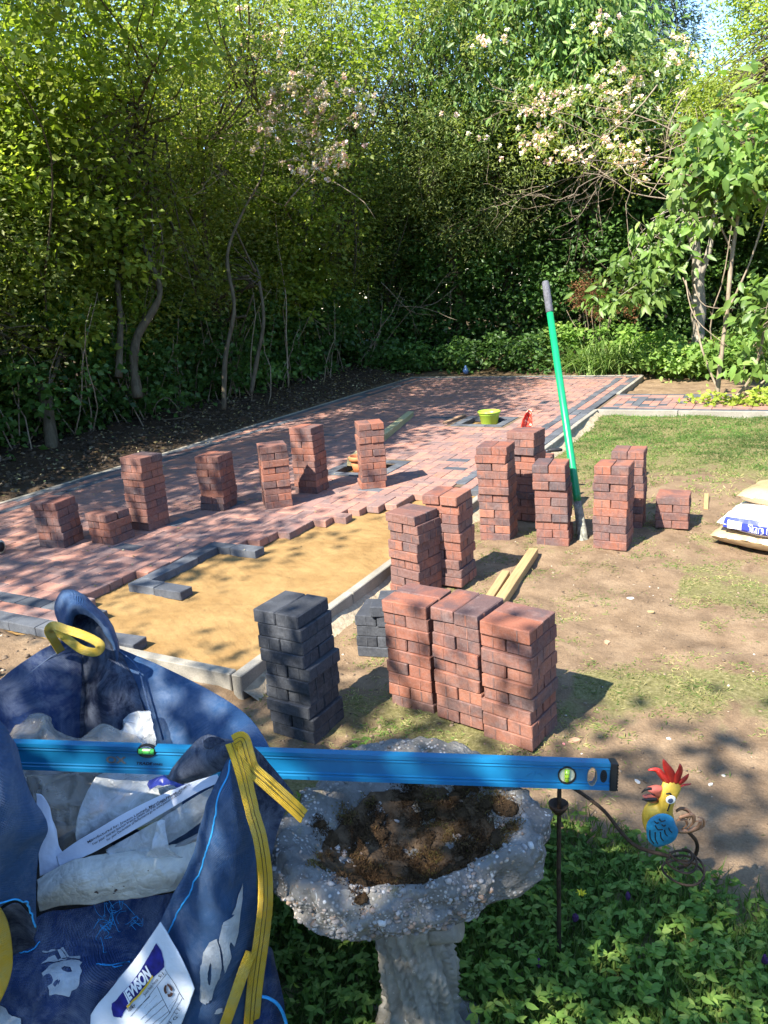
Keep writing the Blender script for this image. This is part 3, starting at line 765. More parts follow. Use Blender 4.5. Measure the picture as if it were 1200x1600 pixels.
# sawn branch stub carved at the head of the stem
sd_ = Vector((.80, .10, .28)).normalized(); s0 = Vector((.045, -.03, .345)); V, F = tube_data([s0, s0+sd_*.035, s0+sd_*.068, s0+sd_*.072], [.034, .031, .030, .024], 16)
pyobj('branch_stub', V, F, M_stem, bath, True)
V, F = [], []
for j in range(14):
    fr = j/13
    for i in range(60):
        a = 2*math.pi*i/60; r = [.0, 1][1]*(.145-.07*fr**1.3)*(1+.1*noise.noise(Vector((math.cos(a)*2, math.sin(a)*2, 1)))); z = -.03+.085*fr**.6
        n_ = .010*noise.fractal(Vector((math.cos(a)*r*20, math.sin(a)*r*20, z*20)), 1, 2, 4); V.append(((r+n_)*math.cos(a), (r+n_)*math.sin(a), z+n_))
for j in range(13):
    for i in range(60): a = j*60+i; b = j*60+(i+1) % 60; F.append((a, b, b+60, a+60))
pyobj('foot', V, F, M_bath, bath, True)
# pebbles set into the rim
ico = bmesh.new(); bmesh.ops.create_icosphere(ico, subdivisions=1, radius=1); iv = np.array([v.co[:] for v in ico.verts]); ifc = np.array([[v.index for v in f.verts] for f in ico.faces]); ico.free()
def rocks(name, cs, sizes, flat, mat, parent=None, attr=True, jit=.34):
    n = len(cs); nv = len(iv); Vv = np.zeros((n*nv, 3)); Ff = np.zeros((n*len(ifc), 3), int); at = np.zeros(n*nv)
    for q in range(n):
        rr = rng.normal(size=3); an = rng.uniform(0, 6.28); ca, sa = math.cos(an), math.sin(an)
        P = iv*(1+rng.uniform(-jit, jit, (nv, 1)))*np.array([1, rng.uniform(.6, 1), flat*rng.uniform(.7, 1.2)])*sizes[q]
        P = np.stack([P[:, 0]*ca-P[:, 1]*sa, P[:, 0]*sa+P[:, 1]*ca, P[:, 2]], 1); tl = rng.uniform(-.4, .4); P = np.stack([P[:, 0], P[:, 1]*math.cos(tl)-P[:, 2]*math.sin(tl), P[:, 1]*math.sin(tl)+P[:, 2]*math.cos(tl)], 1)
        Vv[q*nv:(q+1)*nv] = P+np.array(cs[q]); Ff[q*len(ifc):(q+1)*len(ifc)] = ifc+q*nv; at[q*nv:(q+1)*nv] = rng.uniform()
    return npmesh(name, Vv, Ff, mat, parent, at)
def stone_mat(name, cols):
    k = NT(name); a = k.node('Attribute', attribute_name='rnd').outputs['Fac']; c = k.ramp(a, cols); c = k.mix(.6, c, k.ramp(k.noise(k.pos(), 180, 4), [(.3, .6), (.7, 1.1)]), 'MULTIPLY')
    k.base(c); k.rough(.75, .35); k.bump(k.noise(k.pos(), 260, 3), .3, .003); return k.m
M_peb = stone_mat('rim_gravel', [(0, (.16, .14, .13)), (.3, (.24, .225, .21)), (.6, (.34, .325, .31)), (.85, (.27, .17, .11)), (1, (.52, .50, .47))])
cs, szs = [], []
for q in range(1000):
    a = rng.uniform(0, 6.283); fr = math.sqrt(rng.uniform(.12, .96)); R_ = rim_r(a)
    if noise.noise(Vector((math.cos(a)*fr*6, math.sin(a)*fr*6, 4))) < .02: continue
    p0 = Vector((fr*R_*math.cos(a), fr*R_*math.sin(a), .8)); h = bb.ray_cast(p0, Vector((0, 0, -1)))[0]
    if h is None: continue
    s_ = .002+.0075*rng.uniform()**3.5; cs.append(tuple(h+Vector((0, 0, s_*.2)))); szs.append(s_)
for q in range(700):                                            # gravel on the outer, lower flank of the rim
    a = rng.uniform(-2.9, -.1); R_ = rim_r(a); z = rng.uniform(.43, .52)
    d = Vector((math.cos(a), math.sin(a), 0)); h = bb.ray_cast(Vector((0, 0, z))+d*.6, -d)[0]
    if h is None: continue
    s_ = .002+.0075*rng.uniform()**3.2; cs.append(tuple(h)); szs.append(s_)
o = rocks('rim_gravel', cs, szs, .6, M_peb, bath); tag(o, kind='stuff')
# moss mats in the bowl: cushions of short strands
M_moss = leaf_mat('dry_moss', G((0, (.035, .02, .011)), (.5, (.085, .05, .026)), (.75, (.13, .08, .032)), (1, (.115, .12, .03))), .1, .9, .1)
cush = []
for q in range(135):
    a = rng.uniform(0, 6.283); fr = .66*math.sqrt(rng.uniform()); R_ = rim_r(a)
    cush.append((fr*R_*math.cos(a)+.012, fr*R_*math.sin(a)+.01, rng.uniform(.014, .040)))
for (cx_, cy_) in ((-.18, .06), (-.21, -.02), (.19, .10), (-.02, .235), (-.09, .23), (.09, .22), (-.13, -.15), (-.02, -.18), (.02, .13), (.0, .17), (-.05, .15)): cush.append((cx_, cy_, .022))
mv = []; mr = []
mud = []; mf = []
for j in range(40):
    for i in range(120):
        a = 2*math.pi*i/120; fr = .66*(j+.01)/39; R_ = rim_r(a); x, y = fr*R_*math.cos(a), fr*R_*math.sin(a)
        h = bb.ray_cast(Vector((x, y, .9)), Vector((0, 0, -1)))[0]; z = (h.z if h else .46); nn = noise.fractal(Vector((x*16, y*16, 2)), 1, 2, 5)
        mud.append((x, y, z+.003+.010*nn-(.012 if j > 36 else 0)))
for j in range(39):
    for i in range(120): a = j*120+i; b = j*120+(i+1) % 120; mf.append((a, b, b+120, a+120))
pyobj('silt', mud, mf, simple('brown_silt', (.085, .055, .032), .95, .1, .5, 40, .8, 90), bath, True)
for (cx_, cy_, r_) in cush:
    tone = rng.uniform()
    for q in range(int(9000*r_)):
        dx, dy = rng.normal(0, r_*.5, 2); d2 = math.hypot(dx, dy)/r_
        if d2 > 1.15: continue
        h = bb.ray_cast(Vector((cx_+dx, cy_+dy, .9)), Vector((0, 0, -1)))[0]
        if h is None: continue
        top = .38*r_*math.sqrt(max(0, 1.3-d2*d2))*(.75+.7*noise.noise(Vector((cx_+dx, cy_+dy, 0))*60)); mv.append((h.x, h.y, h.z+top*rng.uniform(.25, 1))); mr.append(min(1, max(0, tone*.8+rng.normal(0, .12))))
mv = np.array(mv); mr = np.array(mr); n = len(mv); L_ = rng.uniform(.004, .009, n)[:, None]; d1 = rng.normal(size=(n, 3)); d1[:, 2] = abs(d1[:, 2])+.3; d1 /= np.linalg.norm(d1, axis=1)[:, None]
s1 = np.cross(d1, rng.normal(size=(n, 3))); s1 /= np.linalg.norm(s1, axis=1)[:, None]
Vm = np.stack([mv-s1*.0013, mv+s1*.0013, mv+d1*L_], 1).reshape(-1, 3); o = npmesh('moss', Vm, np.arange(3*n).reshape(-1, 3), M_moss, bath, np.repeat(mr, 3)); tag(o, kind='stuff')
M_mossb = simple('moss_body', (.055, .034, .018), .95, .05, .4, 60, 1.0, 120)
cs = []; szs = []
for (cx_, cy_, r_) in cush:
    h = bb.ray_cast(Vector((cx_, cy_, .9)), Vector((0, 0, -1)))[0]
    if h is not None: cs.append((h.x, h.y, h.z-.001)); szs.append(r_*.72)
ico = bmesh.new(); bmesh.ops.create_icosphere(ico, subdivisions=3, radius=1); iv0, if0 = iv, ifc
iv = np.array([v.co[:] for v in ico.verts]); iv *= 1+.30*np.array([[noise.fractal(Vector(v)*3.1, 1, 2, 4)] for v in iv]); ifc = np.array([[v.index for v in f.verts] for f in ico.faces]); ico.free()
o = rocks('moss_cushion', cs, szs, .30, M_mossb, bath, True, .05); tag(o, kind='stuff'); iv, ifc = iv0, if0

# ================================================================ SPIRIT LEVEL
def blue_paint():
    k = NT('blue_painted_aluminium'); co = k.coords(); c = k.ramp(k.noise(co, 7, 5, .6), [(.3, (.003, .12, .27)), (.7, (.007, .155, .33))])
    sc_ = k.ramp(k.noise(co, 70, 6, .75), [(.70, 0.0), (.74, .5)]); c = k.mix(sc_, c, (.25, .33, .40)); k.base(c); k.rough(.38, .5); return k.m
M_blue = blue_paint()
LR = Vector((-0.284, 1.509, 0.571)); LL = Vector((-1.502, 0.954, 0.671)); ex = (LR-LL).normalized(); LL2 = LL-ex*.10
back = Vector((-ex.y, ex.x, 0)).normalized(); upv = ex.cross(back)*-1 if ex.cross(back).z < 0 else ex.cross(back)
tl = rad(9); upv, back = (upv*math.cos(tl)+back*math.sin(tl)).normalized(), (back*math.cos(tl)-upv*math.sin(tl)).normalized()
ML = Matrix((ex, back, upv)).transposed().to_4x4(); ML.translation = LL2
level = bpy.data.objects.new('spirit_level', None); C.objects.link(level); level.matrix_world = ML; level.empty_display_size = .1
tag(level, 'long blue aluminium spirit level lying across the bulk bag and the bird bath', 'spirit level')
Ltot = (LR-LL2).length; T, Hh = .024, .031
prof_l = [(-T/2, -Hh), (-T/2, -.0225), (-T/2+.003, -.0205), (-T/2+.003, -.0185), (-T/2+.001, -.0170), (-T/2+.001, -.0155), (-T/2+.0035, -.0140), (-T/2+.0035, .0140), (-T/2+.001, .0155), (-T/2+.001, .0170), (-T/2+.003, .0185), (-T/2+.003, .0205), (-T/2, .0225), (-T/2, Hh)]
prof_l = prof_l+[(-a, b) for a, b in reversed(prof_l)]
V = [(x, a, b) for x in (0, Ltot-.012) for a, b in prof_l]; n = len(prof_l)
F = [(i, (i+1) % n, (i+1) % n+n, i+n) for i in range(n)]+[tuple(range(n))[::-1], tuple(range(n, 2*n))]
body = pyobj('body', V, [f[::-1] for f in F], M_blue, level)
bm = bmesh.new(); bm.from_mesh(body.data); bmesh.ops.recalc_face_normals(bm, faces=bm.faces[:]); bm.to_mesh(body.data); bm.free()
def lx(px): return (px-20)/(960-20)*(LR-LL).length+.10
def cutter(x, z, rx, rz_):
    bm = bmesh.new(); bmesh.ops.create_cone(bm, cap_ends=True, segments=40, radius1=1, radius2=1, depth=.2)
    bmesh.ops.transform(bm, matrix=Matrix.Translation((x, 0, z)) @ Matrix.Diagonal((rx, 1, rz_, 1)) @ Matrix.Rotation(math.pi/2, 4, 'X'), verts=bm.verts[:])
    o = bmobj('cut', bm); o.parent = level; return o
cuts = [cutter(lx(887), 0, .0200, .0200), cutter(lx(925), -.001, .0105, .0215), cutter(lx(237), .024, .0205, .0150)]
for c_ in cuts:
    md = body.modifiers.new('b', 'BOOLEAN'); md.object = c_; md.operation = 'DIFFERENCE'; md.solver = 'EXACT'
bpy.context.view_layer.update()
me = bpy.data.meshes.new_from_object(body.evaluated_get(bpy.context.evaluated_depsgraph_get())); body.modifiers.clear(); body.data = me
if not me.materials: me.materials.append(M_blue)
for c_ in cuts: bpy.data.objects.remove(c_)
M_blk = simple('black_plastic', (.012, .012, .014), .5, .4, .2, 30)
M_vial = NT('yellow_vial'); M_vial.base((.45, .72, .04)); M_vial.rough(.15, .6); M_vial.b.inputs['Coat Weight'].default_value = .6; M_vial = M_vial.m
M_bub = simple('vial_bubble', (.75, .88, .45), .2, .6, .03, 20); M_vlin = M_blk
M_gvial = NT('green_vial'); M_gvial.base((.10, .55, .10)); M_gvial.rough(.15, .6); M_gvial = M_gvial.m
M_clear = simple('scratched_clear_plastic', (.60, .60, .42), .3, .5, .12, 90)
def disc(name, x, z, y, r, rz_, mat, parent, thick=.003, seg=36, inner=None):
    V, F = [], []
    rin = inner or 0
    for yy in (y, y+thick):
        for rr in ([1.0] if not inner else [1.0, inner]):
            for i in range(seg): a = 2*math.pi*i/seg; V.append((x+r*rr*math.cos(a), yy, z+rz_*rr*math.sin(a)))
    if not inner:
        F = [tuple(range(seg)), tuple(range(seg, 2*seg))[::-1]]+[(i, i+seg, (i+1) % seg+seg, (i+1) % seg) for i in range(seg)]
    else:
        s = seg
        for i in range(s):
            j = (i+1) % s; F += [(i, j, s+j, s+i), (2*s+i, 3*s+i, 3*s+j, 2*s+j), (i, 2*s+i, 2*s+j, j), (s+i, s+j, 3*s+j, 3*s+i)]
    return pyobj(name, V, F, mat, parent)
rv = empty('end_vial', (0, 0, 0)); rv.parent = level
disc('bezel', lx(887), 0, -T/2+.0005, .0200, .0200, M_blk, rv, .006, 40, .84)
disc('lens', lx(887), 0, -T/2+.004, .0168, .0168, M_clear, rv, .003)
tube('vial', [(lx(887), -T/2+.0015, -.0135), (lx(887), -T/2+.0015, .0135)], .0055, M_vial, rv, 14)
for zz in (-.004, .004): tube('vial_line', [(lx(887)-.005, -T/2-.004, zz), (lx(887)+.005, -T/2-.004, zz)], .0005, M_blk, rv, 6)
disc('handhold_trim', lx(925), -.001, -T/2+.001, .0108, .0218, M_conc, level, .012, 40, .90)
for i in range(5):
    bm = bmesh.new(); box_bm(bm, .010, .0025, .0026, Matrix.Translation((lx(942.5), -T/2+.0025, -.009+.0045*i)), .0004); bmobj('grip_rib', bm, M_blk, level)
disc('grip_pad', lx(942.5), 0, -T/2+.0028, .0075, .0145, M_blk, level, .002)
cv = empty('centre_vial', (0, 0, 0)); cv.parent = level
disc('bezel', lx(237), .022, -T/2+.0005, .0215, .0145, M_blk, cv, .010, 40, .84)
tube('vial', [(lx(237)-.017, -T/2+.002, .0215), (lx(237)+.017, -T/2+.002, .0215)], .0065, M_gvial, cv, 14)
tube('bubble', [(lx(237)-.008, -T/2-.001, .0255), (lx(237)+.010, -T/2-.001, .0255)], [.0032, .0032], M_bub, cv, 10)
for dx in (-.008, .008): tube('vial_line', [(lx(237)+dx, -T/2-.0045, .018), (lx(237)+dx, -T/2-.0045, .025)], .0005, M_blk, cv, 6)
bm = bmesh.new(); box_bm(bm, .016, T+.004, Hh*2+.003, Matrix.Translation((Ltot-.004, 0, 0)), .002)
for i in range(9): box_bm(bm, .002, T+.006, .0035, Matrix.Translation((Ltot+.0045, 0, -.028+.007*i)), 0)
bmobj('end_cap', bm, M_blk, level)
def level_text(s, px, z, h, mat, bold=0.0, shear=0.0, wscale=1.0, name='lettering'):
    tv, tf, asp = text_mesh(s, bold, shear)
    return pyobj(name, [(lx(px)+x*h*asp*wscale, -T/2+.0035-.0006, z+y*h) for x, y in tv], [f[::-1] for f in tf], mat, level)
M_ink = simple('black_ink', (.012, .015, .03), .6, .2, .2, 200); M_oxink = simple('worn_orange_grey_ink', (.10, .11, .12), .6, .2, .5, 220)
level_text('OX', 172, -.0085, .0155, M_oxink, .045, 0, 1.35)
level_text('TRADE', 220, -.0105, .0068, M_ink, .03, .25, 1.25)
level_text('SERIES', 246, -.0105, .0048, M_ink, .02, .25, 1.2)
tube('pencil_mark', [(lx(826), -T/2+.0030, -.006), (lx(834), -T/2+.0030, .004), (lx(840), -T/2+.0030, .006), (lx(838), -T/2+.0030, -.002), (lx(846), -T/2+.0030, .003), (lx(850), -T/2+.0030, -.004)], .0005, simple('pencil_line', (.01, .16, .36), .6), level, 4)

# ================================================================ BOBBING BIRD ORNAMENT
M_rust = simple('rusty_rod', (.060, .038, .025), .75, .3, .5, 60, .4, 120, .3)
M_yel = simple('chipped_yellow_paint', (.50, .34, .045), .5, .4, .3, 30, .2, 90, 0, ((.10, .05, .02), 40, .64))
M_wing = simple('chipped_blue_paint', (.02, .20, .36), .5, .4, .3, 40, .3, 120, 0, ((.06, .05, .05), 60, .64))
M_red = simple('red_comb_paint', (.38, .025, .02), .45, .4, .35, 40, .2, 90, 0, ((.08, .03, .02), 50, .66))
M_beak = simple('coral_beak_paint', (.42, .10, .07), .5, .4, .2, 30); M_tail = simple('bare_rusty_tin', (.36, .19, .11), .6, .4, .5, 30, .2, 90, .4)
M_eyew = simple('white_enamel', (.75, .75, .72), .3, .5, .03, 20); M_eyeb = simple('slate_pupil', (.05, .07, .12), .3, .5, .1, 20)
stk = empty('garden_ornament', (-.405, 1.50, 0), 0, 'painted tin rooster with red comb bobbing on a coil from a rusty stake', 'garden ornament')
OB = Vector((-.405, 1.50, 0))
def loc(p): return Vector(p)-OB
tube('stake', [(0, 0, -.05), (0, 0, .30), (.002, 0, .50), (.003, 0, .540)], [.0052, .0052, .0050, .003], M_rust, stk, 10)
ct = loc((-0.409, 1.491, 0.467)); cz = ct.z
lathe('cup', [(0, cz-.024), (.010, cz-.022), (.021, cz-.006), (.023, cz+.002), (.021, cz+.003), (.010, cz-.012), (0, cz-.014)], M_rust, stk, 24)
arm = smooth_path([loc((-0.407, 1.498, 0.541)), loc((-0.380, 1.501, 0.523)), loc((-0.350, 1.510, 0.501)), loc((-0.304, 1.512, 0.469)), loc((-0.262, 1.517, 0.415)), loc((-0.228, 1.526, 0.385)), loc((-0.168, 1.541, 0.371))], 6)
tube('arm', arm, [.0042]*len(arm), M_rust, stk, 8)
OC = loc((-0.182, 1.552, 0.464)); sR = Vector((.89, .455, 0)); sU = Vector((.0, .0, 1)); sB = Vector(((OB+OC).x, (OB+OC).y, 0)).normalized(); SX = 1.72/1215; SY = SX*1.17
def B3(px, py, b=0.0): return OC+sR*((px-1038)*SX)+sU*(-(py-1275)*SY)+sB*(b-.18*(-(py-1275)*SY))
def Z4(x, y): return (960+x/6.156, 1160+y/6.156)
def puff(name, outl, thick, mat, parent, b0=0.0, rings=7):
    P = [Z4(*q) for q in outl]; cx_ = sum(p[0] for p in P)/len(P); cy_ = sum(p[1] for p in P)/len(P); n = len(P); V, F = [], []
    sp = smooth_path([(p[0], p[1], 0) for p in P]+[(P[0][0], P[0][1], 0)], 4)[:-1]; n = len(sp)
    for s in (-1, 1):
        for r in range(rings):
            t = r/(rings-1); sc2 = math.cos(t*math.pi/2*.97)
            for p in sp: V.append(B3(cx_+(p.x-cx_)*sc2, cy_+(p.y-cy_)*sc2, b0+s*thick*math.sin(t*math.pi/2)))
    for s in (0, 1):
        for r in range(rings-1):
            for i in range(n):
                a = s*rings*n+r*n+i; b = s*rings*n+r*n+(i+1) % n; q = (a, b, b+n, a+n); F.append(q if s else q[::-1])
        q = tuple(s*rings*n+(rings-1)*n+i for i in range(n)); F.append(q if s else q[::-1])
    return pyobj(name, V, F, mat, parent, True)
body_o = puff('body', [(455, 345), (540, 330), (610, 360), (630, 400), (600, 490), (565, 600), (560, 700), (580, 800), (560, 900), (480, 960), (400, 955), (330, 900), (280, 820), (262, 700), (290, 600), (360, 555), (405, 530), (420, 450)], .028, M_yel, stk, .004)
puff('wing', [(345, 640), (420, 598), (500, 605), (560, 650), (590, 730), (618, 800), (600, 880), (560, 925), (500, 950), (420, 970), (370, 940), (330, 880), (312, 780), (315, 700)], .010, M_wing, stk, -.026, 6)
def strip(name, pts, w0, mat, parent, b0=0, curl=0):
    sp = smooth_path([(*Z4(*p), 0) for p in pts], 5); n = len(sp); V, F = [], []
    for i, p in enumerate(sp):
        d = (sp[min(i+1, n-1)]-sp[max(i-1, 0)]).normalized(); nn = Vector((-d.y, d.x, 0)); wd = w0*math.sin(math.pi*min(1, .25+.75*i/(n-1)))**.8/6.156
        for s, bb_ in ((-1, 0), (0, -.004), (1, 0)): V.append(B3(p.x+nn.x*wd*s, p.y+nn.y*wd*s, b0+bb_))
    for i in range(n-1):
        for s in (0, 1): a = i*3+s; F.append((a, a+1, a+4, a+3))
    o = pyobj(name, V, F, mat, parent, True); m_ = o.modifiers.new('s', 'SOLIDIFY'); m_.thickness = .0012; return o
for pts, w_ in (([(490, 350), (440, 270), (390, 215), (310, 205)], 32), ([(540, 345), (520, 260), (480, 180), (445, 95)], 44), ([(575, 350), (590, 280), (608, 210), (602, 148)], 34), ([(605, 360), (640, 330), (670, 295), (690, 262)], 26), ([(510, 350), (470, 300), (440, 260), (400, 205)], 26), ([(620, 385), (650, 375), (680, 370), (715, 362)], 12)):
    strip('comb_spike', pts, w_, M_red, stk, rng.uniform(-.004, .004))
puff('upper_beak', [(458, 380), (400, 362), (345, 366), (300, 380), (318, 402), (370, 425), (405, 470), (448, 470)], .012, M_beak, stk, -.004); strip('beak_tip', [(350, 375), (315, 372), (285, 385), (256, 410)], 16, M_blk, stk, -.009)
puff('lower_beak', [(262, 464), (300, 505), (345, 540), (400, 540), (425, 500), (400, 462), (330, 455)], .009, M_beak, stk, -.002); strip('mouth', [(405, 478), (360, 482), (310, 480), (262, 466)], 24, M_blk, stk, -.013)
def eye(name, x, y, r, b, mat, par):
    c = B3(*Z4(x, y), b); V = [c]+[c+sR*(r*math.cos(a))+sU*(r*math.sin(a)) for a in [2*math.pi*i/28 for i in range(28)]]+[c+sR*(r*.85*math.cos(a))+sU*(r*.85*math.sin(a))-sB*.002 for a in [2*math.pi*i/28 for i in range(28)]]; V[0] = c-sB*.0024
    F = [(0, 29+i, 29+(i+1) % 28) for i in range(28)]+[(1+i, 1+(i+1) % 28, 29+(i+1) % 28, 29+i) for i in range(28)]; return pyobj(name, V, F, mat, par)
e_ = eye('eye', 532, 440, .0106, -.030, M_eyew, stk); eye('pupil', 530, 440, .0058, -.0335, M_eyeb, e_)
bvb = bvh_of(body_o)
def dash(name, pts, r, par, bvh=None, b=-.05):
    P = smooth_path([B3(*Z4(*p), b) for p in pts], 5); 
    if bvh: P = [q for q in snap(P, bvh, r*.4, ref=OC-sB*2)]
    return tube(name, P, r, M_blk, par, 6)
dash('brow', [(525, 382), (570, 385), (592, 420), (585, 480), (570, 540), (550, 590)], .0016, stk, bvb)
wing_o = [o for o in stk.children if o.name.startswith('wing')][0]; bvw = bvh_of(wing_o)
for pts in ([(350, 760), (355, 850), (400, 925)], [(410, 775), (415, 850), (445, 925)], [(465, 775), (475, 840), (505, 885)], [(508, 755), (520, 800), (540, 825)], [(555, 735), (570, 770), (590, 790)], [(400, 650), (425, 675), (445, 665)], [(455, 630), (475, 655), (520, 650)], [(415, 700), (440, 745), (490, 745)], [(480, 690), (500, 710), (520, 700)]): dash('feather_line', pts, .0013, wing_o, bvw)
for pts, w_ in (([(590, 690), (640, 665), (700, 690), (735, 740), (720, 800)], 20), ([(620, 720), (690, 700), (750, 700), (760, 780), (700, 850)], 24), ([(600, 760), (680, 760), (700, 820), (650, 860)], 14), ([(620, 880), (720, 880), (800, 850), (830, 780), (780, 770)], 26), ([(640, 900), (760, 905), (860, 860), (855, 780), (800, 750)], 16), ([(700, 740), (720, 680), (712, 655)], 12)):
    strip('tail_plume', pts, w_, M_tail, stk, rng.uniform(-.01, .01))
cp = []
c1 = loc((-0.139, 1.571, 0.305)); c2 = loc((-0.144, 1.573, 0.357))
for i in range(150):
    t = i/149; a = t*2*math.pi*3.2+.4; r = .047-.028*t if t > .35 else .045; c_ = c1.lerp(c2, min(1, t*1.2)); cp.append(c_+Vector((math.cos(a)*r, math.sin(a)*r*1.0, .004*math.sin(a*2))))
tube('coil', cp, .0026, M_rust, stk, 8)
tube('coil_neck', smooth_path([B3(1075, 1305, 0), B3(1090, 1325, .0), B3(1092, 1352, .01), B3(1080, 1375, .012), B3(1064, 1382, .012)], 6), .0042, M_rust, stk, 8)
# >>>PART3B
# ================================================================ BULK BAG
def fabric(name, a, b, rough=.5, wv=900, gl=.35, fade=None):
    k = NT(name); co = k.coords(); n = k.noise(co, 5, 6, .65, .4)
    c = k.ramp(n, [(.3, a), (.7, b)])
    dust = k.ramp(k.noise(co, 9, 8, .8, .6), [(.44, 0.0), (.70, .70)]); c = k.mix(dust, c, fade or (.26, .30, .38))
    va_ = k.node('VectorMath', operation='ADD'); nz = k.node('TexNoise'); nz.inputs['Scale'].default_value = 4; nz.inputs['Detail'].default_value = 5; k.l(co, nz.inputs['Vector']); sv_ = k.node('VectorMath', operation='SCALE'); sv_.inputs['Scale'].default_value = .35; k.l(nz.outputs['Color'], sv_.inputs[0]); k.l(co, va_.inputs[0]); k.l(sv_.outputs[0], va_.inputs[1])
    wa = k.node('TexWave', wave_type='BANDS', bands_direction='Z'); wa.inputs['Scale'].default_value = wv/6.28; wa.inputs['Distortion'].default_value = .6; k.l(co, wa.inputs[0])
    wb = k.node('TexWave', wave_type='BANDS', bands_direction='DIAGONAL'); wb.inputs['Scale'].default_value = wv/7; wb.inputs['Distortion'].default_value = .6; k.l(co, wb.inputs[0])
    wv_ = k.math('ADD', wa.outputs['Fac'], wb.outputs['Fac']); c = k.mix(.35, c, k.ramp(wv_, [(.2, .72), (.9, 1.1)]), 'MULTIPLY')
    k.base(c); k.rough(rough, gl); k.bump(k.math('ADD', k.math('MULTIPLY', wv_, .35), k.math('MULTIPLY', k.math('ADD', k.noise(co, 16, 8, .72, .8), k.math('MULTIPLY', k.math('MINIMUM', k.voro(va_.outputs[0], 7, 'Distance', 'DISTANCE_TO_EDGE'), .25), 2.6)), 1.6)), .7, .009); return k.m
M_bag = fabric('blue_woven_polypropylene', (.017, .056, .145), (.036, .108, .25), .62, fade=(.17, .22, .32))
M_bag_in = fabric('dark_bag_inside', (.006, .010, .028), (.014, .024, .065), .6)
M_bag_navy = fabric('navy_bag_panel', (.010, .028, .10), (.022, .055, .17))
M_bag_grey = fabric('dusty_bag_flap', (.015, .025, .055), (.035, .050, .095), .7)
M_strap = fabric('yellow_webbing', (.62, .36, .02), (.88, .58, .07), .8, 900, .15, (.55, .50, .22))
M_stitch = simple('cyan_thread', (.04, .34, .72), .6, .3, .2, 60); M_stitchd = simple('dark_thread', (.06, .05, .03), .8, .2, .2, 60)
M_letter = simple('grey_print', (.34, .37, .40), .7, .2, .25, 30, .3, 200)
def cr(P, t):
    n = len(P)-1; f = min(n-1e-6, max(0, t*n)); i = int(f); u = f-i
    a, b, c, d = P[max(i-1, 0)], P[i], P[i+1], P[min(i+2, n)]
    return .5*((2*b)+(c-a)*u+(2*a-5*b+4*c-d)*u*u+(-a+3*b-3*c+d)*u**3)
def patch(name, rows, mat, parent, nu=40, nv=40, amp=.006, fs=9, seed=0, thick=.0018, fold=0.0, crease=False):
    R_ = [[np.array(p, float) for p in r] for r in rows]; V = []
    for j in range(nv+1):
        v = j/nv
        for i in range(nu+1):
            u = i/nu; p = cr([cr(r, u) for r in R_], v); V.append(p)
    V = np.array(V).reshape(nv+1, nu+1, 3)
    du = np.gradient(V, axis=1); dv = np.gradient(V, axis=0); N = np.cross(du, dv); N /= (np.linalg.norm(N, axis=2, keepdims=True)+1e-9)
    out = []
    for j in range(nv+1):
        for i in range(nu+1):
            p = V[j, i]; q = Vector(p)*fs+Vector((seed*3.1, 0, 0))
            d = noise.fractal(q, 1, 2, 3)+.35*noise.fractal(q*3.1, 1, 2, 3)
            if not crease and amp > .0035: vd = noise.voronoi(Vector((q.x*.33+q.z*.1, q.y*.33, q.z*.20)))[0]; d = d*.8+(vd[1]-vd[0])*1.7+.5*(1-abs(noise.noise(q*.7))*3)
            if crease: vd = noise.voronoi(q*.9)[0]; d = d*.35+(vd[1]-vd[0])*2.2
            if fold: d += fold*(1-abs(noise.noise(Vector((q.x*.8+q.z*.3, q.y*.8, q.z*.25)))*2.4))
            out.append(p+N[j, i]*amp*d)
    F = [(j*(nu+1)+i, j*(nu+1)+i+1, (j+1)*(nu+1)+i+1, (j+1)*(nu+1)+i) for j in range(nv) for i in range(nu)]
    o = pyobj(name, out, F, mat, parent, True)
    if thick: m_ = o.modifiers.new('thickness', 'SOLIDIFY'); m_.thickness = thick; m_.offset = 0
    return o
bag = empty('bulk_bag', (0, 0, 0), 0, 'big blue bulk bag slumped open with yellow handles and torn plastic waste inside', 'bulk bag')
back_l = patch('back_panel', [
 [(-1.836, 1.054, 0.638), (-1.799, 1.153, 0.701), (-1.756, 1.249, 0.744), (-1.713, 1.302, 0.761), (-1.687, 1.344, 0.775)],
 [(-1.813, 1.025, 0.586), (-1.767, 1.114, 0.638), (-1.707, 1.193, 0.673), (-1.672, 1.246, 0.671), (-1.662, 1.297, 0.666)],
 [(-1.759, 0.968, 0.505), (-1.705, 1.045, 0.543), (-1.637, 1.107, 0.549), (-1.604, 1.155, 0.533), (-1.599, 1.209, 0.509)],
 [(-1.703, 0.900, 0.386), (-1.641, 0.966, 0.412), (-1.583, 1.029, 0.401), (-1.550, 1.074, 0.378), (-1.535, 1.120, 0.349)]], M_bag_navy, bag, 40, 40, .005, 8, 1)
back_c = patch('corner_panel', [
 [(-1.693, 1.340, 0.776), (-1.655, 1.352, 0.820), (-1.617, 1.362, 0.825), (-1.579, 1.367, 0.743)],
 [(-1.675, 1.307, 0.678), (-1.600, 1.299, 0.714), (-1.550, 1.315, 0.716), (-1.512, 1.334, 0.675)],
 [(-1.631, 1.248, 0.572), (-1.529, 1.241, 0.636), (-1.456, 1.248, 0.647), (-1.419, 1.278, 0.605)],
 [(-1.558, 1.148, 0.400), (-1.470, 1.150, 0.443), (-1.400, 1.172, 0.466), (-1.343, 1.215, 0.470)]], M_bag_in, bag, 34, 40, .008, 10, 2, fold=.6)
tube('corner_seam', smooth_path([(-1.704, 1.345, 0.772), (-1.683, 1.315, 0.682), (-1.639, 1.260, 0.584), (-1.596, 1.204, 0.490), (-1.551, 1.131, 0.336)], 6), .014, M_bag_in, bag, 8)
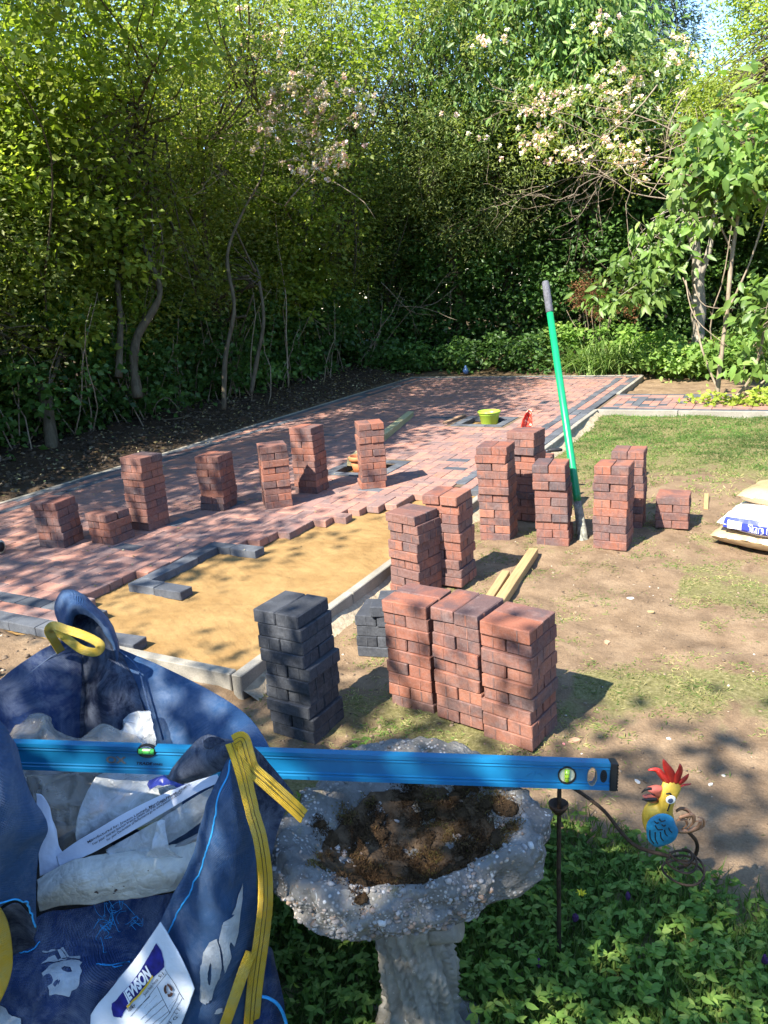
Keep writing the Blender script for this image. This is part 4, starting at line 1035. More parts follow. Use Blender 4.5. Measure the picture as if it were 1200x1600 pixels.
hood = patch('folded_corner', [
 [(-1.727, 1.303, 0.787), (-1.760, 1.325, 0.839), (-1.756, 1.352, 0.878), (-1.731, 1.368, 0.885), (-1.696, 1.381, 0.867), (-1.647, 1.382, 0.828), (-1.605, 1.380, 0.789), (-1.578, 1.371, 0.751), (-1.569, 1.359, 0.701)],
 [(-1.692, 1.285, 0.787), (-1.714, 1.302, 0.836), (-1.706, 1.319, 0.875), (-1.684, 1.334, 0.884), (-1.641, 1.340, 0.868), (-1.605, 1.348, 0.833), (-1.568, 1.344, 0.799), (-1.552, 1.341, 0.761), (-1.551, 1.335, 0.707)],
 [(-1.664, 1.278, 0.791), (-1.662, 1.281, 0.831), (-1.647, 1.290, 0.869), (-1.633, 1.300, 0.878), (-1.608, 1.309, 0.863), (-1.579, 1.315, 0.835), (-1.553, 1.318, 0.801), (-1.544, 1.322, 0.764), (-1.551, 1.323, 0.706)],
 [(-1.663, 1.288, 0.783), (-1.665, 1.296, 0.809), (-1.657, 1.308, 0.835), (-1.638, 1.310, 0.844), (-1.619, 1.317, 0.836), (-1.596, 1.323, 0.815), (-1.573, 1.325, 0.784), (-1.563, 1.331, 0.749), (-1.561, 1.327, 0.698)]], M_bag, bag, 60, 18, .004, 14, 3)
patch('hood_lining', [[(-1.713, 1.320, 0.782), (-1.728, 1.339, 0.828), (-1.698, 1.366, 0.860), (-1.632, 1.373, 0.809), (-1.585, 1.367, 0.733)], [(-1.695, 1.316, 0.776), (-1.688, 1.328, 0.801), (-1.669, 1.337, 0.799), (-1.629, 1.352, 0.780), (-1.583, 1.357, 0.718)], [(-1.684, 1.311, 0.742), (-1.674, 1.316, 0.742), (-1.657, 1.325, 0.740), (-1.625, 1.336, 0.721), (-1.578, 1.349, 0.685)]], M_bag_in, bag, 20, 14, .003, 16, 15)
right = patch('side_panel', [
 [(-1.588, 1.369, 0.727), (-1.447, 1.375, 0.695), (-1.270, 1.364, 0.659), (-1.136, 1.341, 0.623), (-1.053, 1.308, 0.567), (-1.022, 1.285, 0.518), (-1.010, 1.253, 0.436)],
 [(-1.530, 1.339, 0.683), (-1.408, 1.335, 0.651), (-1.262, 1.321, 0.625), (-1.143, 1.294, 0.598), (-1.074, 1.270, 0.558), (-1.050, 1.254, 0.505), (-1.036, 1.223, 0.423)],
 [(-1.443, 1.291, 0.611), (-1.353, 1.286, 0.592), (-1.252, 1.275, 0.575), (-1.155, 1.251, 0.559), (-1.100, 1.237, 0.534), (-1.072, 1.223, 0.484), (-1.060, 1.201, 0.396)],
 [(-1.353, 1.230, 0.496), (-1.288, 1.227, 0.487), (-1.217, 1.224, 0.471), (-1.154, 1.217, 0.456), (-1.119, 1.204, 0.430), (-1.106, 1.192, 0.371), (-1.097, 1.177, 0.312)],
 [(-1.283, 1.134, 0.340), (-1.227, 1.139, 0.336), (-1.179, 1.150, 0.325), (-1.137, 1.157, 0.315), (-1.119, 1.156, 0.284), (-1.106, 1.154, 0.254), (-1.096, 1.144, 0.210)]], M_bag, bag, 60, 44, .006, 7, 4)
flap = patch('folded_flap', [
 [(-1.088, 0.999, 0.691), (-1.054, 1.008, 0.735), (-1.014, 1.020, 0.778), (-0.984, 1.031, 0.799), (-0.943, 1.030, 0.800), (-0.910, 1.035, 0.797)],
 [(-1.062, 0.981, 0.702), (-1.019, 0.983, 0.745), (-0.980, 0.993, 0.783), (-0.945, 0.994, 0.803), (-0.915, 1.000, 0.808), (-0.897, 1.019, 0.798)],
 [(-1.044, 0.979, 0.702), (-1.002, 0.975, 0.730), (-0.960, 0.973, 0.763), (-0.926, 0.976, 0.787), (-0.907, 0.988, 0.792), (-0.900, 1.012, 0.782)],
 [(-1.042, 0.997, 0.682), (-1.012, 0.996, 0.700), (-0.973, 0.989, 0.722), (-0.943, 0.986, 0.739), (-0.924, 0.989, 0.752), (-0.918, 1.005, 0.753)]], M_bag_grey, bag, 50, 26, .004, 16, 5, fold=.5)
patch('flap_opening', [[(-0.954, 0.984, 0.814), (-0.944, 0.989, 0.822), (-0.930, 0.995, 0.822), (-0.917, 1.000, 0.816)], [(-0.951, 0.982, 0.802), (-0.939, 0.983, 0.801), (-0.926, 0.990, 0.809), (-0.913, 0.999, 0.813)]], M_bag_in, bag, 12, 6, .001, 20, 6)
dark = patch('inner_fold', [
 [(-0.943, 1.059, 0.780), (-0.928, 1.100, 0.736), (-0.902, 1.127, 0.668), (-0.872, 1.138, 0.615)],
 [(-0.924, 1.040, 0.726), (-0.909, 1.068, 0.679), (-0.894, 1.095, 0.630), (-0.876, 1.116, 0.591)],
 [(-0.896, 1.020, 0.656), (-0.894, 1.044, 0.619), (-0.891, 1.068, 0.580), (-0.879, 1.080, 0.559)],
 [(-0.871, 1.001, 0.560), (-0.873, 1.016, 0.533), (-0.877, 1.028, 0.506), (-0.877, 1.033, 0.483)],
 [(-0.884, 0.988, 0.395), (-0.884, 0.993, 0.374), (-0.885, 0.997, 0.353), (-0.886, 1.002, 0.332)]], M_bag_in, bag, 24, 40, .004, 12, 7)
front = patch('front_panel', [
 [(-0.928, 0.990, 0.763), (-0.915, 0.994, 0.789), (-0.906, 1.003, 0.800), (-0.900, 1.019, 0.803)],
 [(-0.955, 0.964, 0.689), (-0.900, 0.945, 0.724), (-0.869, 0.957, 0.727), (-0.872, 1.000, 0.701)],
 [(-0.987, 0.950, 0.592), (-0.908, 0.926, 0.643), (-0.860, 0.938, 0.653), (-0.857, 0.992, 0.616)],
 [(-1.046, 0.925, 0.469), (-0.949, 0.901, 0.524), (-0.879, 0.914, 0.541), (-0.861, 0.975, 0.497)],
 [(-1.101, 0.900, 0.374), (-0.984, 0.883, 0.419), (-0.896, 0.899, 0.432), (-0.872, 0.964, 0.374)],
 [(-1.178, 0.858, 0.264), (-1.050, 0.841, 0.289), (-0.934, 0.878, 0.286), (-0.892, 0.956, 0.238)],
 [(-1.297, 0.794, 0.119), (-1.127, 0.808, 0.100), (-0.983, 0.873, 0.064), (-0.925, 0.959, 0.013)],
 [(-1.437, 0.745, -0.161), (-1.223, 0.803, -0.189), (-1.055, 0.897, -0.251), (-0.962, 0.986, -0.274)]], M_bag, bag, 60, 110, .0065, 8, 8, fold=.35)
lobe = patch('near_corner', [
 [(-1.280, 0.710, 0.989), (-1.233, 0.738, 0.961), (-1.212, 0.762, 0.926), (-1.210, 0.781, 0.873)],
 [(-1.226, 0.654, 0.909), (-1.167, 0.679, 0.889), (-1.148, 0.715, 0.859), (-1.164, 0.760, 0.805)],
 [(-1.210, 0.623, 0.822), (-1.147, 0.652, 0.808), (-1.129, 0.699, 0.778), (-1.148, 0.765, 0.722)],
 [(-1.223, 0.611, 0.737), (-1.169, 0.650, 0.731), (-1.156, 0.696, 0.706), (-1.167, 0.749, 0.668)],
 [(-1.236, 0.599, 0.650), (-1.182, 0.641, 0.654), (-1.172, 0.686, 0.629), (-1.172, 0.731, 0.588)],
 [(-1.252, 0.599, 0.603), (-1.197, 0.641, 0.607), (-1.178, 0.698, 0.603), (-1.182, 0.723, 0.506)]], M_bag, bag, 50, 60, .006, 8, 9, fold=.4)
patch('turned_opening', [
 [(-1.304, 0.657, 0.538), (-1.252, 0.689, 0.554), (-1.221, 0.720, 0.562), (-1.210, 0.739, 0.493)],
 [(-1.373, 0.684, 0.448), (-1.318, 0.716, 0.456), (-1.268, 0.737, 0.473), (-1.232, 0.740, 0.459)],
 [(-1.430, 0.693, 0.318), (-1.357, 0.722, 0.355), (-1.298, 0.742, 0.395), (-1.259, 0.758, 0.416)]], M_bag_in, bag, 24, 18, .003, 12, 10)
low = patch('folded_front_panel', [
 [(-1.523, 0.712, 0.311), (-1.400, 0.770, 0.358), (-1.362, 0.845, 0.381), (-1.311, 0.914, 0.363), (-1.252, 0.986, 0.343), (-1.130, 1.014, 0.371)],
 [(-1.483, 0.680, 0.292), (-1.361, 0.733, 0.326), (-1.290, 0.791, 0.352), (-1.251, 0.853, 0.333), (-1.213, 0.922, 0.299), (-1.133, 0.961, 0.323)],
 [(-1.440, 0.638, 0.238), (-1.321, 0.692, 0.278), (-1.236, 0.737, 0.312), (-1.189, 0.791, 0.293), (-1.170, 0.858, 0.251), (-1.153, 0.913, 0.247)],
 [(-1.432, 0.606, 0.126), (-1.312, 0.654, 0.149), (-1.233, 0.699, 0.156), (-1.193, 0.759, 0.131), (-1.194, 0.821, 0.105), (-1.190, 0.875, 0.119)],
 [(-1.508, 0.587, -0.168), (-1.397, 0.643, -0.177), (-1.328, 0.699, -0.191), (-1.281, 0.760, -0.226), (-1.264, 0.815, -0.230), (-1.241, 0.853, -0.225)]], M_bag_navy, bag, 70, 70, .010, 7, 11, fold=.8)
patch('lower_corner', [
 [(-0.934, 0.988, 0.259), (-0.902, 1.001, 0.319), (-0.885, 1.020, 0.316), (-0.890, 1.036, 0.264)],
 [(-0.923, 0.954, 0.212), (-0.885, 0.960, 0.240), (-0.863, 0.982, 0.235), (-0.861, 1.014, 0.186)],
 [(-0.928, 0.931, 0.114), (-0.883, 0.937, 0.130), (-0.858, 0.959, 0.119), (-0.862, 1.008, 0.061)],
 [(-0.993, 0.938, -0.228), (-0.949, 0.960, -0.231), (-0.926, 0.988, -0.255), (-0.913, 1.028, -0.300)]], M_bag_navy, bag, 30, 40, .004, 9, 12)
patch('outer_side_panel', [
 [(-1.822, 1.065, 0.650), (-2.02, 1.12, .80), (-2.00, .95, .88), (-1.72, .72, .93), (-1.275, 0.717, 0.981)],
 [(-1.777, 0.978, 0.494), (-2.10, 1.05, .55), (-2.06, .85, .62), (-1.76, .62, .68), (-1.208, 0.624, 0.822)],
 [(-1.731, 0.889, 0.254), (-2.06, 1.02, .28), (-2.02, .80, .34), (-1.72, .58, .42), (-1.255, 0.601, 0.614)],
 [(-1.75, 1.22, .02), (-1.98, 1.0, .02), (-1.94, .78, .02), (-1.66, .62, .02), (-1.40, .66, .02)]], M_bag, bag, 50, 40, .008, 7, 16)
# the body of the bag standing on the grass, below its open mouth
fp = [(-1.72, 1.36), (-1.36, 1.27), (-1.06, 1.13), (-1.00, .98), (-1.05, .86), (-1.20, .84), (-1.40, .80), (-1.66, .74), (-1.84, .95)]
rowsb = []
for z, s_ in ((.20, .86), (.16, .93), (.10, .98), (.05, 1.0), (-.01, .97)):
    cxm, cym = -1.42, 1.02; rowsb.append([(cxm+(x-cxm)*s_, cym+(y-cym)*s_, z) for x, y in fp+fp[:1]])
patch('lower_body', rowsb, M_bag, bag, 90, 24, .010, 5, 13, fold=.5)
pyobj('rubbish_bed', [(-1.75, 1.28, .18), (-1.10, 1.10, .18), (-1.08, .88, .18), (-1.7, .80, .18)], [(0, 1, 2, 3)], simple('dark_rubble', (.03, .026, .024), .9, .1, .6, 20, 1.0, 30), bag)
# --- seams and stitches
def seam(name, pts, r, mat, parent, bvh, off=.0015, n=8, kink=0):
    P = smooth_path(pts, n)
    P = snap(P, bvh, off); return tube(name, P, r, mat, parent, 5)
bf = bvh_of(front); bl = bvh_of(lobe); bo = bvh_of(low)
seam('stitch_line', [(-0.892, 0.987, 0.799), (-0.899, 0.971, 0.763), (-0.910, 0.950, 0.718), (-0.921, 0.929, 0.672), (-0.940, 0.912, 0.615), (-0.973, 0.898, 0.555), (-1.001, 0.889, 0.500), (-1.039, 0.881, 0.431), (-1.073, 0.869, 0.378), (-1.138, 0.841, 0.291), (-1.194, 0.809, 0.213), (-1.258, 0.803, 0.155)], .0021, M_stitch, front, bf, .0015)
seam('stitch_line', [(-1.223, 0.619, 0.618), (-1.185, 0.643, 0.628), (-1.181, 0.677, 0.619), (-1.177, 0.699, 0.606), (-1.174, 0.710, 0.562), (-1.175, 0.718, 0.516)], .0018, M_stitch, lobe, bl, .002)
seam('stitch_line', [(-1.181, 0.860, 0.346), (-1.172, 0.868, 0.321), (-1.165, 0.875, 0.293)], .0013, M_stitch, low, bo, .002)
seam('stitch_line', [(-1.174, 0.866, 0.353), (-1.164, 0.874, 0.325), (-1.157, 0.880, 0.298)], .0013, M_stitch, low, bo, .002)
seam('hem_line', [(-1.348, 0.758, 0.381), (-1.325, 0.772, 0.386), (-1.319, 0.797, 0.379)], .0016, M_stitch, low, bo, .002)
tube('hem_line', smooth_path([(-1.566, 1.348, 0.733), (-1.495, 1.339, 0.700), (-1.443, 1.305, 0.656), (-1.367, 1.248, 0.574)], 8), .0028, M_bag, right, 6)
tube('hem_line', smooth_path([(-1.825, 1.080, 0.629), (-1.762, 1.180, 0.688), (-1.723, 1.249, 0.727), (-1.689, 1.287, 0.749)], 8), .0014, simple('pale_thread', (.12, .16, .24)), back_l, 6)
tube('hem_line', smooth_path([(-0.881, 0.953, 0.256), (-0.860, 0.963, 0.249), (-0.846, 0.975, 0.222), (-0.846, 0.990, 0.159), (-0.852, 0.996, 0.079)], 8), .0034, M_stitch, bag, 6)
for q in range(20):                                              # frayed cyan threads in the torn seam
    p = Vector((-1.211, 0.898, 0.366)); pts = []
    p = p+Vector((rng.normal(0, .03), rng.normal(0, .02), rng.normal(0, .022)))
    for t in range(5): pts.append(p.copy()); p = p+Vector((rng.normal(0, .012), rng.normal(0, .008), rng.normal(0, .012)))
    if q == 0: fr_l = []
    fr_l.append((smooth_path(pts, 3), .0006))
o = tubes('frayed_threads', fr_l, M_stitch, bag, 3); tag(o, kind='stuff')
# --- handles
def webbing(name, pts, w0, mat, parent, side=None, twist=0.0, edge=True, sag=0.0):
    P = smooth_path(pts, 8); V, F = [], []; n = len(P)
    for i, p in enumerate(P):
        d = (P[min(i+1, n-1)]-P[max(i-1, 0)]).normalized(); v = (p-EYE).normalized()
        s = d.cross(v).normalized() if side is None else (side-d*side.dot(d)).normalized()
        a = twist*(i/(n-1)) if not callable(twist) else twist(i/(n-1))
        nn = s.cross(d); s = s*math.cos(a)+nn*math.sin(a)
        for k_, (u, h) in enumerate(((-1, 0), (-.92, -.0012), (-.3, .0004), (0, -.0008), (.3, .0004), (.92, -.0012), (1, 0))): V.append(p+s*(u*w0/2)+s.cross(d)*(h*1.5+.0012*noise.noise(p*70)))
    m = 7
    for i in range(n-1):
        for k_ in range(m-1): a = i*m+k_; F.append((a, a+1, a+1+m, a+m))
    o = pyobj(name, V, F, mat, parent, True); md = o.modifiers.new('s', 'SOLIDIFY'); md.thickness = .0032; md.offset = 0
    if edge:
        for u in (-.28, .28):
            q = [V[i*m+3]*(1-abs(u))+V[i*m+(5 if u > 0 else 1)]*abs(u)+(EYE-V[i*m+3]).normalized()*.0022 for i in range(n)]
            tube('webbing_stitch', q, .0006, M_stitchd, o, 4)
    return o
h1 = webbing('handle', [(-1.694, 1.271, 0.744), (-1.680, 1.246, 0.792), (-1.669, 1.229, 0.827), (-1.642, 1.226, 0.847), (-1.604, 1.232, 0.839), (-1.552, 1.234, 0.832), (-1.512, 1.239, 0.818), (-1.501, 1.241, 0.805), (-1.517, 1.238, 0.788), (-1.562, 1.237, 0.786), (-1.622, 1.254, 0.790), (-1.683, 1.271, 0.799), (-1.706, 1.271, 0.802)], .020, M_strap, bag, twist=.25, edge=False)
webbing('handle', [(-0.893, 0.998, 0.817), (-0.868, 0.982, 0.784), (-0.851, 0.971, 0.741), (-0.837, 0.961, 0.703), (-0.824, 0.957, 0.653), (-0.820, 0.954, 0.584), (-0.826, 0.951, 0.511), (-0.841, 0.947, 0.433), (-0.858, 0.943, 0.359), (-0.877, 0.944, 0.285), (-0.894, 0.943, 0.203), (-0.920, 0.944, 0.068)], .030, M_strap, bag, twist=lambda t: .35+.3*math.sin(t*5))
webbing('handle_loop', [(-0.888, 0.995, 0.820), (-0.878, 1.007, 0.821), (-0.865, 1.000, 0.795), (-0.857, 1.000, 0.766), (-0.835, 1.009, 0.738), (-0.812, 1.022, 0.704), (-0.792, 1.034, 0.673), (-0.783, 1.044, 0.651)], .026, M_strap, bag, twist=.4)
webbing('handle', [(-0.866, 0.937, 0.389), (-0.874, 0.916, 0.356), (-0.889, 0.897, 0.304), (-0.914, 0.883, 0.233), (-0.950, 0.869, 0.139)], .020, M_strap, bag, twist=.5, edge=False)
webbing('handle', [(-1.242, 0.659, 0.624), (-1.240, 0.682, 0.548), (-1.243, 0.683, 0.486), (-1.257, 0.679, 0.423), (-1.279, 0.661, 0.369), (-1.313, 0.637, 0.316)], .034, M_strap, bag, twist=.2, edge=False)
# --- big printed letters
def Lz(x, y, d=1.5): return (240+x/5.0, 1280+y/5.0, d)
def Wp(px, py, d):
    return EYE+(FW+RT*((px-600)/1214.9)+UP*((800-py)/1214.9))*d
def letter(name, outer, conv, bvh, parent, inner=None, mat=M_letter, cuts=2):
    def dense(P):
        o_ = []
        for a, b in zip(P, P[1:]+P[:1]):
            for t in (0, .5): o_.append((a[0]+(b[0]-a[0])*t, a[1]+(b[1]-a[1])*t))
        return o_
    O = [Vector((x, y, 0)) for x, y in dense(outer)]; polys = [O]
    if inner: polys.append([Vector((x, y, 0)) for x, y in dense(inner)])
    T_ = tessellate_polygon(polys); A_ = [v for p in polys for v in p]
    return decal(name, ([conv(v.x, v.y) for v in A_], [tuple(t) for t in T_]), bvh, mat, parent, .0028, cuts)
cf = lambda x, y: Wp(240+x/5.0, 1280+y/5.0, 1.50)
letter('printed_letter', [(510, 910), (440, 960), (370, 1060), (340, 1200), (325, 1400), (315, 1560), (350, 1595), (430, 1560), (480, 1440), (520, 1300), (530, 1150), (520, 1000)], cf, bf, front, [(438, 1130), (404, 1250), (400, 1300), (408, 1385), (425, 1390), (436, 1260), (445, 1150)])
letter('printed_letter', [(655, 470), (612, 600), (590, 690), (610, 705), (560, 760), (545, 820), (520, 930), (540, 1060), (545, 1160), (567, 1265), (604, 1170), (615, 1090), (590, 980), (600, 950), (640, 1012), (672, 900), (664, 720), (680, 610)], cf, bf, front)
letter('printed_letter', [(590, 1660), (500, 1660), (470, 1720), (600, 1760)], cf, bf, front)
cg = lambda x, y: Wp(x/5.4545, 1380+y/5.4545, 1.60)
letter('printed_letter', [(315, 480), (310, 512), (470, 470), (710, 472), (690, 360), (668, 268), (630, 250), (570, 300), (600, 388), (560, 405), (420, 422)], cg, bo, low)
letter('printed_letter', [(650, 540), (560, 590), (480, 650), (440, 720), (430, 800), (460, 890), (560, 912), (640, 872), (700, 745), (692, 660), (735, 582)], cg, bo, low, [(600, 705), (545, 715), (515, 765), (530, 805), (565, 820), (605, 785)])
letter('printed_letter', [(350, 690), (400, 590), (480, 535), (605, 512), (575, 552), (470, 612), (400, 650)], cg, bo, low)
letter('printed_letter', [(-60, 1230), (0, 1130), (90, 1000), (180, 1050), (255, 1085), (272, 1150), (250, 1260), (0, 1330)], cg, bo, low, [(95, 1190), (120, 1140), (165, 1160), (160, 1215), (110, 1240)])
# --- white product label sewn to the seam
M_label = simple('creased_white_label', (.62, .66, .72), .5, .3, .10, 14, .3, 40); M_lblue = simple('label_blue', (.012, .016, .17), .45, .3, .5, 60); M_lyel = simple('label_yellow', (.62, .42, .03), .5, .3, .1)
label = patch('product_label', [
 [(-1.198, 0.781, 0.206), (-1.175, 0.799, 0.253), (-1.145, 0.817, 0.291), (-1.087, 0.847, 0.369), (-1.030, 0.873, 0.456)],
 [(-1.168, 0.777, 0.181), (-1.132, 0.800, 0.244), (-1.094, 0.820, 0.298), (-1.046, 0.847, 0.373), (-1.008, 0.869, 0.435)],
 [(-1.117, 0.781, 0.146), (-1.079, 0.804, 0.207), (-1.043, 0.825, 0.267), (-1.005, 0.845, 0.337), (-0.974, 0.863, 0.395)],
 [(-1.068, 0.792, 0.099), (-1.033, 0.813, 0.160), (-0.996, 0.831, 0.226), (-0.970, 0.847, 0.286), (-0.950, 0.858, 0.340)]], M_label, front, 50, 34, .002, 14, 20)
blb = bvh_of(label)
def lb(x, y): return Wp(110+x/5.714, 1430+y/5.714, 1.54)
decal('blue_panel', [lb(x, y) for x, y in [(245, 870), (330, 800), (470, 660), (600, 500), (700, 370), (790, 235), (850, 285), (885, 370), (880, 420), (820, 480), (720, 570), (600, 710), (500, 830), (410, 940), (370, 1000), (290, 1010), (260, 940)]], blb, M_lblue, label, .0016, 3)
def ltext(s, x0, y0, x1, y1, hgt, mat, off=.003, bold=.0, shear=.0, name='label_text'):
    tv, tf, asp = text_mesh(s, bold, shear); d = Vector((x1-x0, y1-y0, 0)); up_ = Vector((d.y, -d.x, 0)).normalized()*hgt
    P = [lb(x0+d.x*x+up_.x*y, y0+d.y*x+up_.y*y) for x, y in tv]; return decal(name, (P, tf), blb, mat, label, off, 0)
M_lw = simple('label_white_ink', (.75, .78, .84), .5, .3, .05)
ltext('JEWSON', 455, 838, 760, 512, 105, M_lw, .0032, .05, .25, 'brand_lettering')
decal('yellow_rule', [lb(x, y) for x, y in [(450, 868), (600, 715), (700, 590), (752, 512), (762, 525), (708, 606), (606, 735), (462, 882)]], blb, M_lyel, label, .0034, 1)
ltext('500kg', 470, 920, 555, 850, 34, M_ink, .003, .02)
ltext('Jewson Ready Practice', 655, 735, 812, 545, 26, M_ink, .003, .01); ltext('5:1', 830, 525, 875, 480, 26, M_ink, .003, .01)
for (x0, y0, x1, y1) in ((560, 900, 890, 480), (590, 980, 840, 735), (480, 970, 700, 735), (640, 1010, 855, 790), (690, 1030, 880, 850), (880, 440, 1050, 700), (785, 625, 895, 860), (895, 860, 1010, 640), (855, 985, 1030, 690), (740, 1050, 900, 855)):
    tube('label_rule', snap([lb(x0+(x1-x0)*t/8, y0+(y1-y0)*t/8) for t in range(9)], blb, .0018), .00035, M_ink, label, 4)
for (s, x0, y0, x1, y1, h_) in (('LOT No', 640, 860, 690, 800, 16), ('TYPE 500', 700, 800, 790, 700, 18), ('BS EN 413', 680, 890, 790, 770, 16), ('Waterproof use', 885, 810, 985, 690, 15), ('10 HOURS', 930, 810, 1000, 730, 14), ('L T', 965, 850, 1010, 800, 30), ('M G', 870, 1000, 980, 880, 30)):
    if s in ('LOT No', 'TYPE 500', 'BS EN 413', 'Waterproof use', '10 HOURS'): s = ' '.join(['-'*5, '-'*7])   # print too small to read in the photograph
    ltext(s, x0, y0, x1, y1, h_, M_ink, .003)
# the brown badge of bent arrows
for q in range(3):
    a0_ = q*2.094+.3; pts = [lb(907+46*math.cos(a0_+t*1.5), 628+66*math.sin(a0_+t*1.5)) for t in [i/8 for i in range(9)]]
    pi_ = [lb(907+24*math.cos(a0_+t*1.5), 628+36*math.sin(a0_+t*1.5)) for t in [i/8 for i in range(9)]]
    tip = [lb(907+36*math.cos(a0_+1.85), 628+52*math.sin(a0_+1.85))]
    decal('recycling_arrow', pts+tip+pi_[::-1], blb, simple('brown_ink', (.09, .045, .035), .6, .2, .3, 90), label, .003, 0)

# ================================================================ PLASTIC WASTE IN THE BAG
def film(name, col, alpha=.55, rough=.25):
    k = NT(name); co = k.coords(); n = k.noise(co, 14, 6, .7, .8)
    c = k.ramp(n, [(.3, tuple(a*.82 for a in col)), (.7, col)]); k.base(c); k.rough(rough, .6)
    wp = k.node('VectorMath', operation='ADD'); nz = k.node('TexNoise'); nz.inputs['Scale'].default_value = 9; nz.inputs['Detail'].default_value = 4; k.l(co, nz.inputs['Vector'])
    sc_ = k.node('VectorMath', operation='SCALE'); sc_.inputs['Scale'].default_value = .10; k.l(nz.outputs['Color'], sc_.inputs[0]); k.l(co, wp.inputs[0]); k.l(sc_.outputs[0], wp.inputs[1])
    e1 = k.voro(wp.outputs[0], 26, 'Distance', 'DISTANCE_TO_EDGE'); e2 = k.voro(wp.outputs[0], 70, 'Distance', 'DISTANCE_TO_EDGE')
    hh = k.math('ADD', k.math('MULTIPLY', k.math('MINIMUM', e1, .35), 2.2), k.math('ADD', k.math('MULTIPLY', k.math('MINIMUM', e2, .3), .8), k.math('MULTIPLY', k.noise(co, 60, 5), .3)))
    k.bump(hh, .38, .010)
    tr = k.node('BsdfTransparent'); ms = k.node('MixShader'); k.l(k.ramp(n, [(.3, alpha-.2), (.6, alpha), (.8, min(1, alpha+.3))]), ms.inputs[0])
    k.l(tr.outputs[0], ms.inputs[1]); k.l(k.b.outputs[0], ms.inputs[2]); k.l(ms.outputs[0], k.out.inputs['Surface']); return k.m
M_film = film('cloudy_plastic_film', (.66, .69, .71), .55, .22); M_film_br = film('dirty_clear_film', (.44, .40, .34), .50, .22); M_film_w = film('cream_plastic_film', (.64, .62, .55), .93, .4)
M_strip = simple('white_printed_film', (.60, .64, .74), .35, .5, .08, 12, .2, 40)
def waste(name, rows, mat, label_, cat, amp=.012, fs=16, seed=0, fold=1.0, nu=46, nv=30, group=None):
    o = patch(name, rows, mat, None, nu, nv, amp, fs, seed, .0006, fold*.4, amp > .002); return tag(o, label_, cat, group)
waste('plastic_sheet', [
 [(-1.728, 1.040, 0.600), (-1.678, 1.100, 0.631), (-1.633, 1.141, 0.647), (-1.583, 1.145, 0.613), (-1.523, 1.158, 0.591), (-1.484, 1.168, 0.591)],
 [(-1.664, 0.993, 0.604), (-1.614, 1.045, 0.611), (-1.557, 1.082, 0.629), (-1.517, 1.095, 0.604), (-1.466, 1.106, 0.591), (-1.423, 1.114, 0.579)],
 [(-1.607, 0.947, 0.587), (-1.558, 0.991, 0.570), (-1.509, 1.026, 0.560), (-1.471, 1.042, 0.547), (-1.421, 1.052, 0.531), (-1.387, 1.067, 0.522)],
 [(-1.582, 0.905, 0.492), (-1.534, 0.954, 0.489), (-1.486, 0.987, 0.475), (-1.448, 1.005, 0.468), (-1.408, 1.025, 0.465), (-1.366, 1.035, 0.462)]], M_film_br, 'dirty crumpled clear sheet behind the left end of the level', 'plastic sheet', .014, 12, 31)
waste('plastic_sheet', [
 [(-1.516, 1.129, 0.596), (-1.495, 1.158, 0.616), (-1.468, 1.178, 0.632), (-1.424, 1.195, 0.611), (-1.373, 1.196, 0.604), (-1.322, 1.193, 0.582)],
 [(-1.458, 1.076, 0.594), (-1.444, 1.106, 0.591), (-1.411, 1.127, 0.600), (-1.376, 1.141, 0.586), (-1.333, 1.150, 0.579), (-1.284, 1.149, 0.566)],
 [(-1.421, 1.030, 0.537), (-1.392, 1.045, 0.535), (-1.358, 1.062, 0.533), (-1.325, 1.079, 0.530), (-1.292, 1.096, 0.528), (-1.259, 1.113, 0.525)]], M_film_br, 'peaked brownish clear sheet above the middle of the level', 'plastic sheet', .010, 14, 32)
waste('plastic_sheet', [
 [(-1.468, 1.213, 0.594), (-1.456, 1.239, 0.619), (-1.420, 1.251, 0.634), (-1.381, 1.250, 0.639), (-1.336, 1.224, 0.595)],
 [(-1.427, 1.178, 0.602), (-1.412, 1.200, 0.610), (-1.387, 1.213, 0.608), (-1.354, 1.218, 0.604), (-1.310, 1.196, 0.573)],
 [(-1.382, 1.135, 0.576), (-1.368, 1.152, 0.569), (-1.343, 1.162, 0.560), (-1.311, 1.166, 0.556), (-1.283, 1.166, 0.546)]], M_film, 'small shiny crumpled film in the far corner of the bag', 'plastic sheet', .013, 22, 33)
waste('plastic_bag', [
 [(-1.336, 1.029, 0.609), (-1.307, 1.078, 0.605), (-1.255, 1.113, 0.590), (-1.169, 1.125, 0.596), (-1.115, 1.122, 0.605)],
 [(-1.327, 0.977, 0.583), (-1.292, 1.019, 0.580), (-1.236, 1.050, 0.583), (-1.179, 1.073, 0.595), (-1.109, 1.091, 0.611)],
 [(-1.322, 0.943, 0.542), (-1.285, 0.976, 0.546), (-1.230, 1.010, 0.558), (-1.174, 1.034, 0.579), (-1.113, 1.063, 0.603)],
 [(-1.316, 0.929, 0.488), (-1.273, 0.955, 0.499), (-1.219, 0.991, 0.521), (-1.171, 1.022, 0.538), (-1.111, 1.054, 0.571)]], M_film, 'cloudy white crumpled plastic bag below the level', 'plastic bag', .010, 18, 34)
